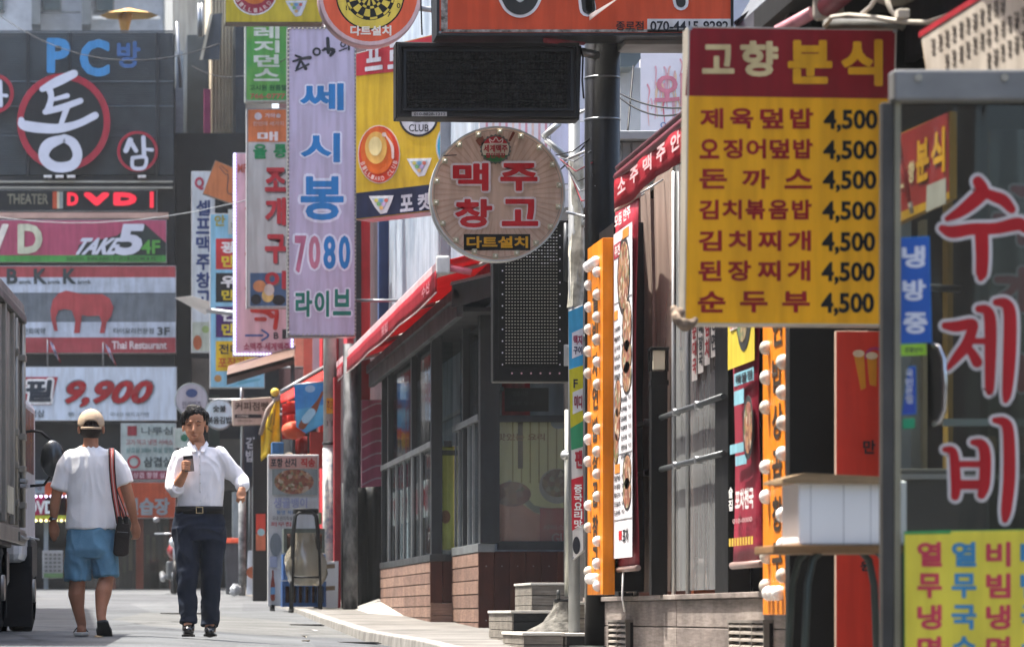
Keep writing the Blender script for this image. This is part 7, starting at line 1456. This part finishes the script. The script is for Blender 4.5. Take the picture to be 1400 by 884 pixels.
# right hand round the phone
loft(b, [(251.5, 648, -.22, .024, .02), (252.5, 642, -.235, .032, .02), (253, 636, -.245, .035, .02), (252.5, 632, -.25, .03, .016)], 14)
for k, v in enumerate((632.5, 636, 639.8, 643.2)): finger(b, [(249.5, v, -.255), (251.5, v-.3, -.285), (256.5, v+.5, -.29), (259.8-.5*k, v+1.4, -.28)], .0098)
finger(b, [(252, 643, -.24), (256.5, 637, -.235), (260, 629, -.24)], .0115)
# left hand hanging, half curled
loft(b, [(330.3, 668, -.09, .026, .02), (329.6, 673, -.10, .034, .022), (329.5, 678, -.105, .034, .02)], 14)
for k, (du, dl) in enumerate(((-4.5, 8), (-1.8, 10), (1.2, 10), (3.8, 8))): finger(b, [(329.5+du, 677, -.11), (328.5+du*1.05, 677+dl*.55, -.13), (328+du+(1.5 if k > 1 else -1), 677+dl, -.115)], .0095)
finger(b, [(325.5, 671, -.10), (323.5, 677, -.12), (324.5, 682, -.13)], .011)
limb(b, [(257, 715, 0, .08), (258, 745, 0, .075), (257, 775, -.02, .055), (256, 805, -.03, .052), (257, 845, -.05, .036), (256.5, 860, -.12, .034)])
limb(b, [(290, 715, 0, .08), (290, 745, 0, .075), (290, 775, .0, .055), (289, 805, .03, .052), (288, 845, .06, .036), (286.5, 860, .0, .034)])
fuse(b, 'body', SK, m2_, .006, 4)
b = MB(); b.ball(q_(267, 568, .02), .087, (1.0, 1.16, .93), 16, 24); b.ball(q_(266.5, 574, .045), .085, (1.04, 1.0, 1.05), 14, 20)
for k in range(13):
    u = 251+k*2.55
    if k in (1, 3, 5, 7, 9, 11): limb(b, [(264+(u-264)*.55, 556+abs(k-5)*.35, -.045, .020), (u, 563+abs(k-5)*.5, -.078+.004*abs(k-6), .014), (u-2.0+(k % 3)*.6, 572.0+(k % 2)*1.8+abs(k-6)*.55, -.084+.0065*abs(k-6), .0065)])
b.ball(q_(265.5, 566, -.026), .072, (1.1, .82, .68), 14, 20)
b.ball(q_(253, 569.5, -.012), .035, (.9, 1.2, 1.15)); b.ball(q_(280.5, 569.5, -.008), .035, (.9, 1.2, 1.2))
for s_, u in ((1, 283.3), (-1, 250)): limb(b, [(u-s_*2, 566, -.01, .022), (u-s_*.3, 576, .002, .014), (u-s_*.2, 582, .006, .006)])
fuse(b, 'hair', HR, m2_, .0055, 7, .0025, (70, 70, 12), 2)
for s_, u in ((-1, 258.2), (1, 270.6)):
    MB().tube([q_(u-3, 581.6, -.083), q_(u, 582.2, -.091), q_(u+3, 581.6, -.082)], [.002, .0032, .002], 8).build('eyelid', M('2c1c18', .6), m2_)
    MB().tube([q_(u-4, 578.0, -.088), q_(u-.5, 576.4, -.099), q_(u+4, 577.6, -.086)], [.002, .004, .002], 8).build('eyebrow', M('1c1412', .7), m2_)
MB().tube([q_(261.6, 596.5, -.0895), q_(265, 596.3, -.097), q_(268.8, 596.8, -.087)], [.0015, .0022, .0015], 8).build('mouth', M('6e3c34', .6), m2_)
DS = M('e2e2e6', .75, dirt=.03, bump=.2, bscale=220)
b = MB(); loft(b, [(273, 612, .02, .085, .07), (273, 617, .01, .145, .092), (273.3, 625, 0, .180, .108), (273.5, 645, 0, .183, .125), (273.5, 665, 0, .172, .128), (273.5, 685, 0, .166, .126), (273, 694, 0, .165, .124), (273, 700, 0, .158, .118)], 28)
limb(b, [(248, 626, 0, .07), (241.5, 645, 0, .066), (238, 664, -.015, .062)]); limb(b, [(238, 666, -.015, .06), (239, 668, -.05, .058), (241.5, 668, -.085, .052)])
limb(b, [(299, 624, 0, .07), (313, 640, .015, .064), (327, 655, .02, .06)]); limb(b, [(327.5, 656, .02, .058), (330, 660, -.02, .054), (331, 663, -.05, .048)])
fuse(b, 'shirt', DS, m2_, .007, 5, .012, (8, 8, 4.5), 5, mod=lambda p, n: p+Vector((0, .035*max(0, 1-abs(p.x-q_(271.5, 0).x)/(.03+.0*1))*(1 if (p.z > q_(0, 617).z and p.y < YP) else 0), 0)))
# cuffs, collar, placket, buttons
MB().tube([q_(240.5, 668.5, -.10), q_(242.5, 667, -.125)], [.052, .049], 20).build('rolled_cuff', DS, m2_, .006); MB().tube([q_(331, 663, -.05), q_(331.2, 666, -.075)], [.046, .043], 20).build('rolled_cuff', DS, m2_, .006)
for s_ in (-1, 1):
    pts = [q_(270.8+s_*11.5, 602.5, .02), q_(270.8+s_*11, 603, -.03), q_(270.8+s_*2.0, 617.5, -.115), q_(270.8+s_*8.0, 618.5, -.122), q_(270.8+s_*14, 608.5, -.045), q_(270.8+s_*14, 606.5, .02)]
    MB().add(pts, [(0, 1, 4, 5), (1, 2, 3, 4)]).build('collar', DS, m2_, thick=.005)
f = [q_(270.9, 616.5, -.105), q_(264.6, 605, -.085), q_(277.2, 605, -.085)]; MB().add(f, [(0, 1, 2)]).build('open_neck', SK, m2_, thick=.004)
MB().sheet(lambda s, t: q_(270.2+s*3.4+1.5*t, 619+t*72, -.118-.022*math.sin(math.pi*min(1, .25+t*.8))), 2, 14).build('placket', DS, m2_, thick=.004)
for k in range(6): MB().tube([q_(272.1+k*.25, 625+k*12, -.139), q_(272.1+k*.25, 625+k*12, -.146)], .0048, 8).build('button', M('c9c9c9', .3), m2_)
TR = M('1b2536', .8, dirt=.15, scale=5, bump=.35, bscale=220)
b = MB(); loft(b, [(272.5, 695, 0, .172, .125), (272.5, 710, 0, .186, .135), (272, 725, 0, .194, .138), (272, 738, 0, .19, .13)], 28)
loft(b, [(256, 722, 0, .11, .125), (256.5, 745, -.01, .094, .11), (256.8, 768, -.03, .080, .092), (256.5, 790, -.045, .074, .085), (256.3, 815, -.035, .070, .078), (257.3, 843, -.045, .058, .07), (257.3, 851, -.05, .060, .08)])
loft(b, [(290, 722, 0, .108, .125), (290.5, 745, 0, .094, .11), (290, 770, .0, .080, .092), (289, 795, .02, .072, .085), (288.2, 820, .04, .067, .078), (287.6, 846, .06, .063, .075), (287.2, 855, .055, .063, .08)])
fuse(b, 'trousers', TR, m2_, .007, 5, .012, (6, 6, 6), 14)

mb = MB(); vs = []; n = 40
for v in (692, 702.5):
    for k in range(n): a = 2*math.pi*k/n; vs.append(q_(272.8, v, 0)+Vector((math.cos(a)*.178, math.sin(a)*.134, 0)))
mb.add(vs, [(k, (k+1) % n, n+(k+1) % n, n+k) for k in range(n)], True).build('belt', BLACK, m2_, thick=.006)
mb = MB(); x0, x1, z0, z1 = q_(267, 0).x, q_(277, 0).x, q_(0, 702).z, q_(0, 693).z
mb.box(x0, x1, YP-.148, YP-.142, z0, z0+.006).box(x0, x1, YP-.148, YP-.142, z1-.006, z1).box(x0, x0+.006, YP-.148, YP-.142, z0+.006, z1-.006).box(x1-.006, x1, YP-.148, YP-.142, z0+.006, z1-.006).build('belt_buckle', M('b8a888', .2, .9), m2_)
LS = M('0d0d0e', .22, dirt=.2, coat=.6)
b = MB(); limb(b, [(257.5, 850, -.02, .046), (257.2, 860, -.10, .047), (256.6, 861.5, -.17, .045), (256.2, 861.5, -.22, .036)]); fuse(b, 'shoe', LS, m2_, .007, 4)
b = MB(); limb(b, [(288.5, 853, .08, .043), (287.5, 861, .02, .044), (286.6, 863, -.07, .044), (286, 863.5, -.13, .036)]); fuse(b, 'shoe', LS, m2_, .007, 4)
for cu, v0_, dd, rise in ((256.6, 869.6, -.13, 0), (286.8, 869.3, -.03, 0)):
    f = [q_(cu+du, v0_, dd+d2) for du, d2 in ((-9, -.06), (-6, -.125), (0, -.145), (6, -.125), (9, -.06), (7.5, .05), (7, .13), (-7, .13), (-7.5, .05))]; MB().prism(f, [p+Vector((0, 0, .018)) for p in f]).build('shoe_sole', M('0b0b0b', .5), m2_, .003)
ph = T('phone', 'dark smartphone with a grey back held in the raised hand', 'phone', q_(257, 635, -.27))
f = [q_(u, v, -.268) for u, v in ((251.0, 646.5), (264.2, 645.5), (262.2, 624.0), (249.0, 625.0))]; MB().prism(f, [p+Vector((0, .009, 0)) for p in f]).build('frame', M('1b1b1d', .25, .3), ph, .003)
f = [q_(u, v, -.2695) for u, v in ((252.0, 645.7), (263.3, 644.8), (262.0, 628.5), (250.6, 629.3))]; MB().prism(f, [p+Vector((0, .001, 0)) for p in f]).build('back_cover', M('8c7f78', .4), ph)
MB().tube([q_(252.4, 627, -.2705), q_(252.4, 627, -.268)], .006, 12).build('lens', BLACK, ph)
# ---------------------------------------------------------------- haze
hz = MB().box(-32, 32, -60, 150, -3, 24).build('haze', None or M('ffffff'), None); hz.data.materials.clear()
hm_ = bpy.data.materials.new('haze'); hm_.use_nodes = True; N = hm_.node_tree.nodes; N.clear(); o_ = N.new('ShaderNodeOutputMaterial'); pv = N.new('ShaderNodeVolumePrincipled')
pv.inputs['Color'].default_value = (.92, .96, 1, 1); pv.inputs['Density'].default_value = .0003; hm_.node_tree.links.new(pv.outputs[0], o_.inputs['Volume']); hz.data.materials.append(hm_); hz['kind'] = 'stuff'
flush_all()
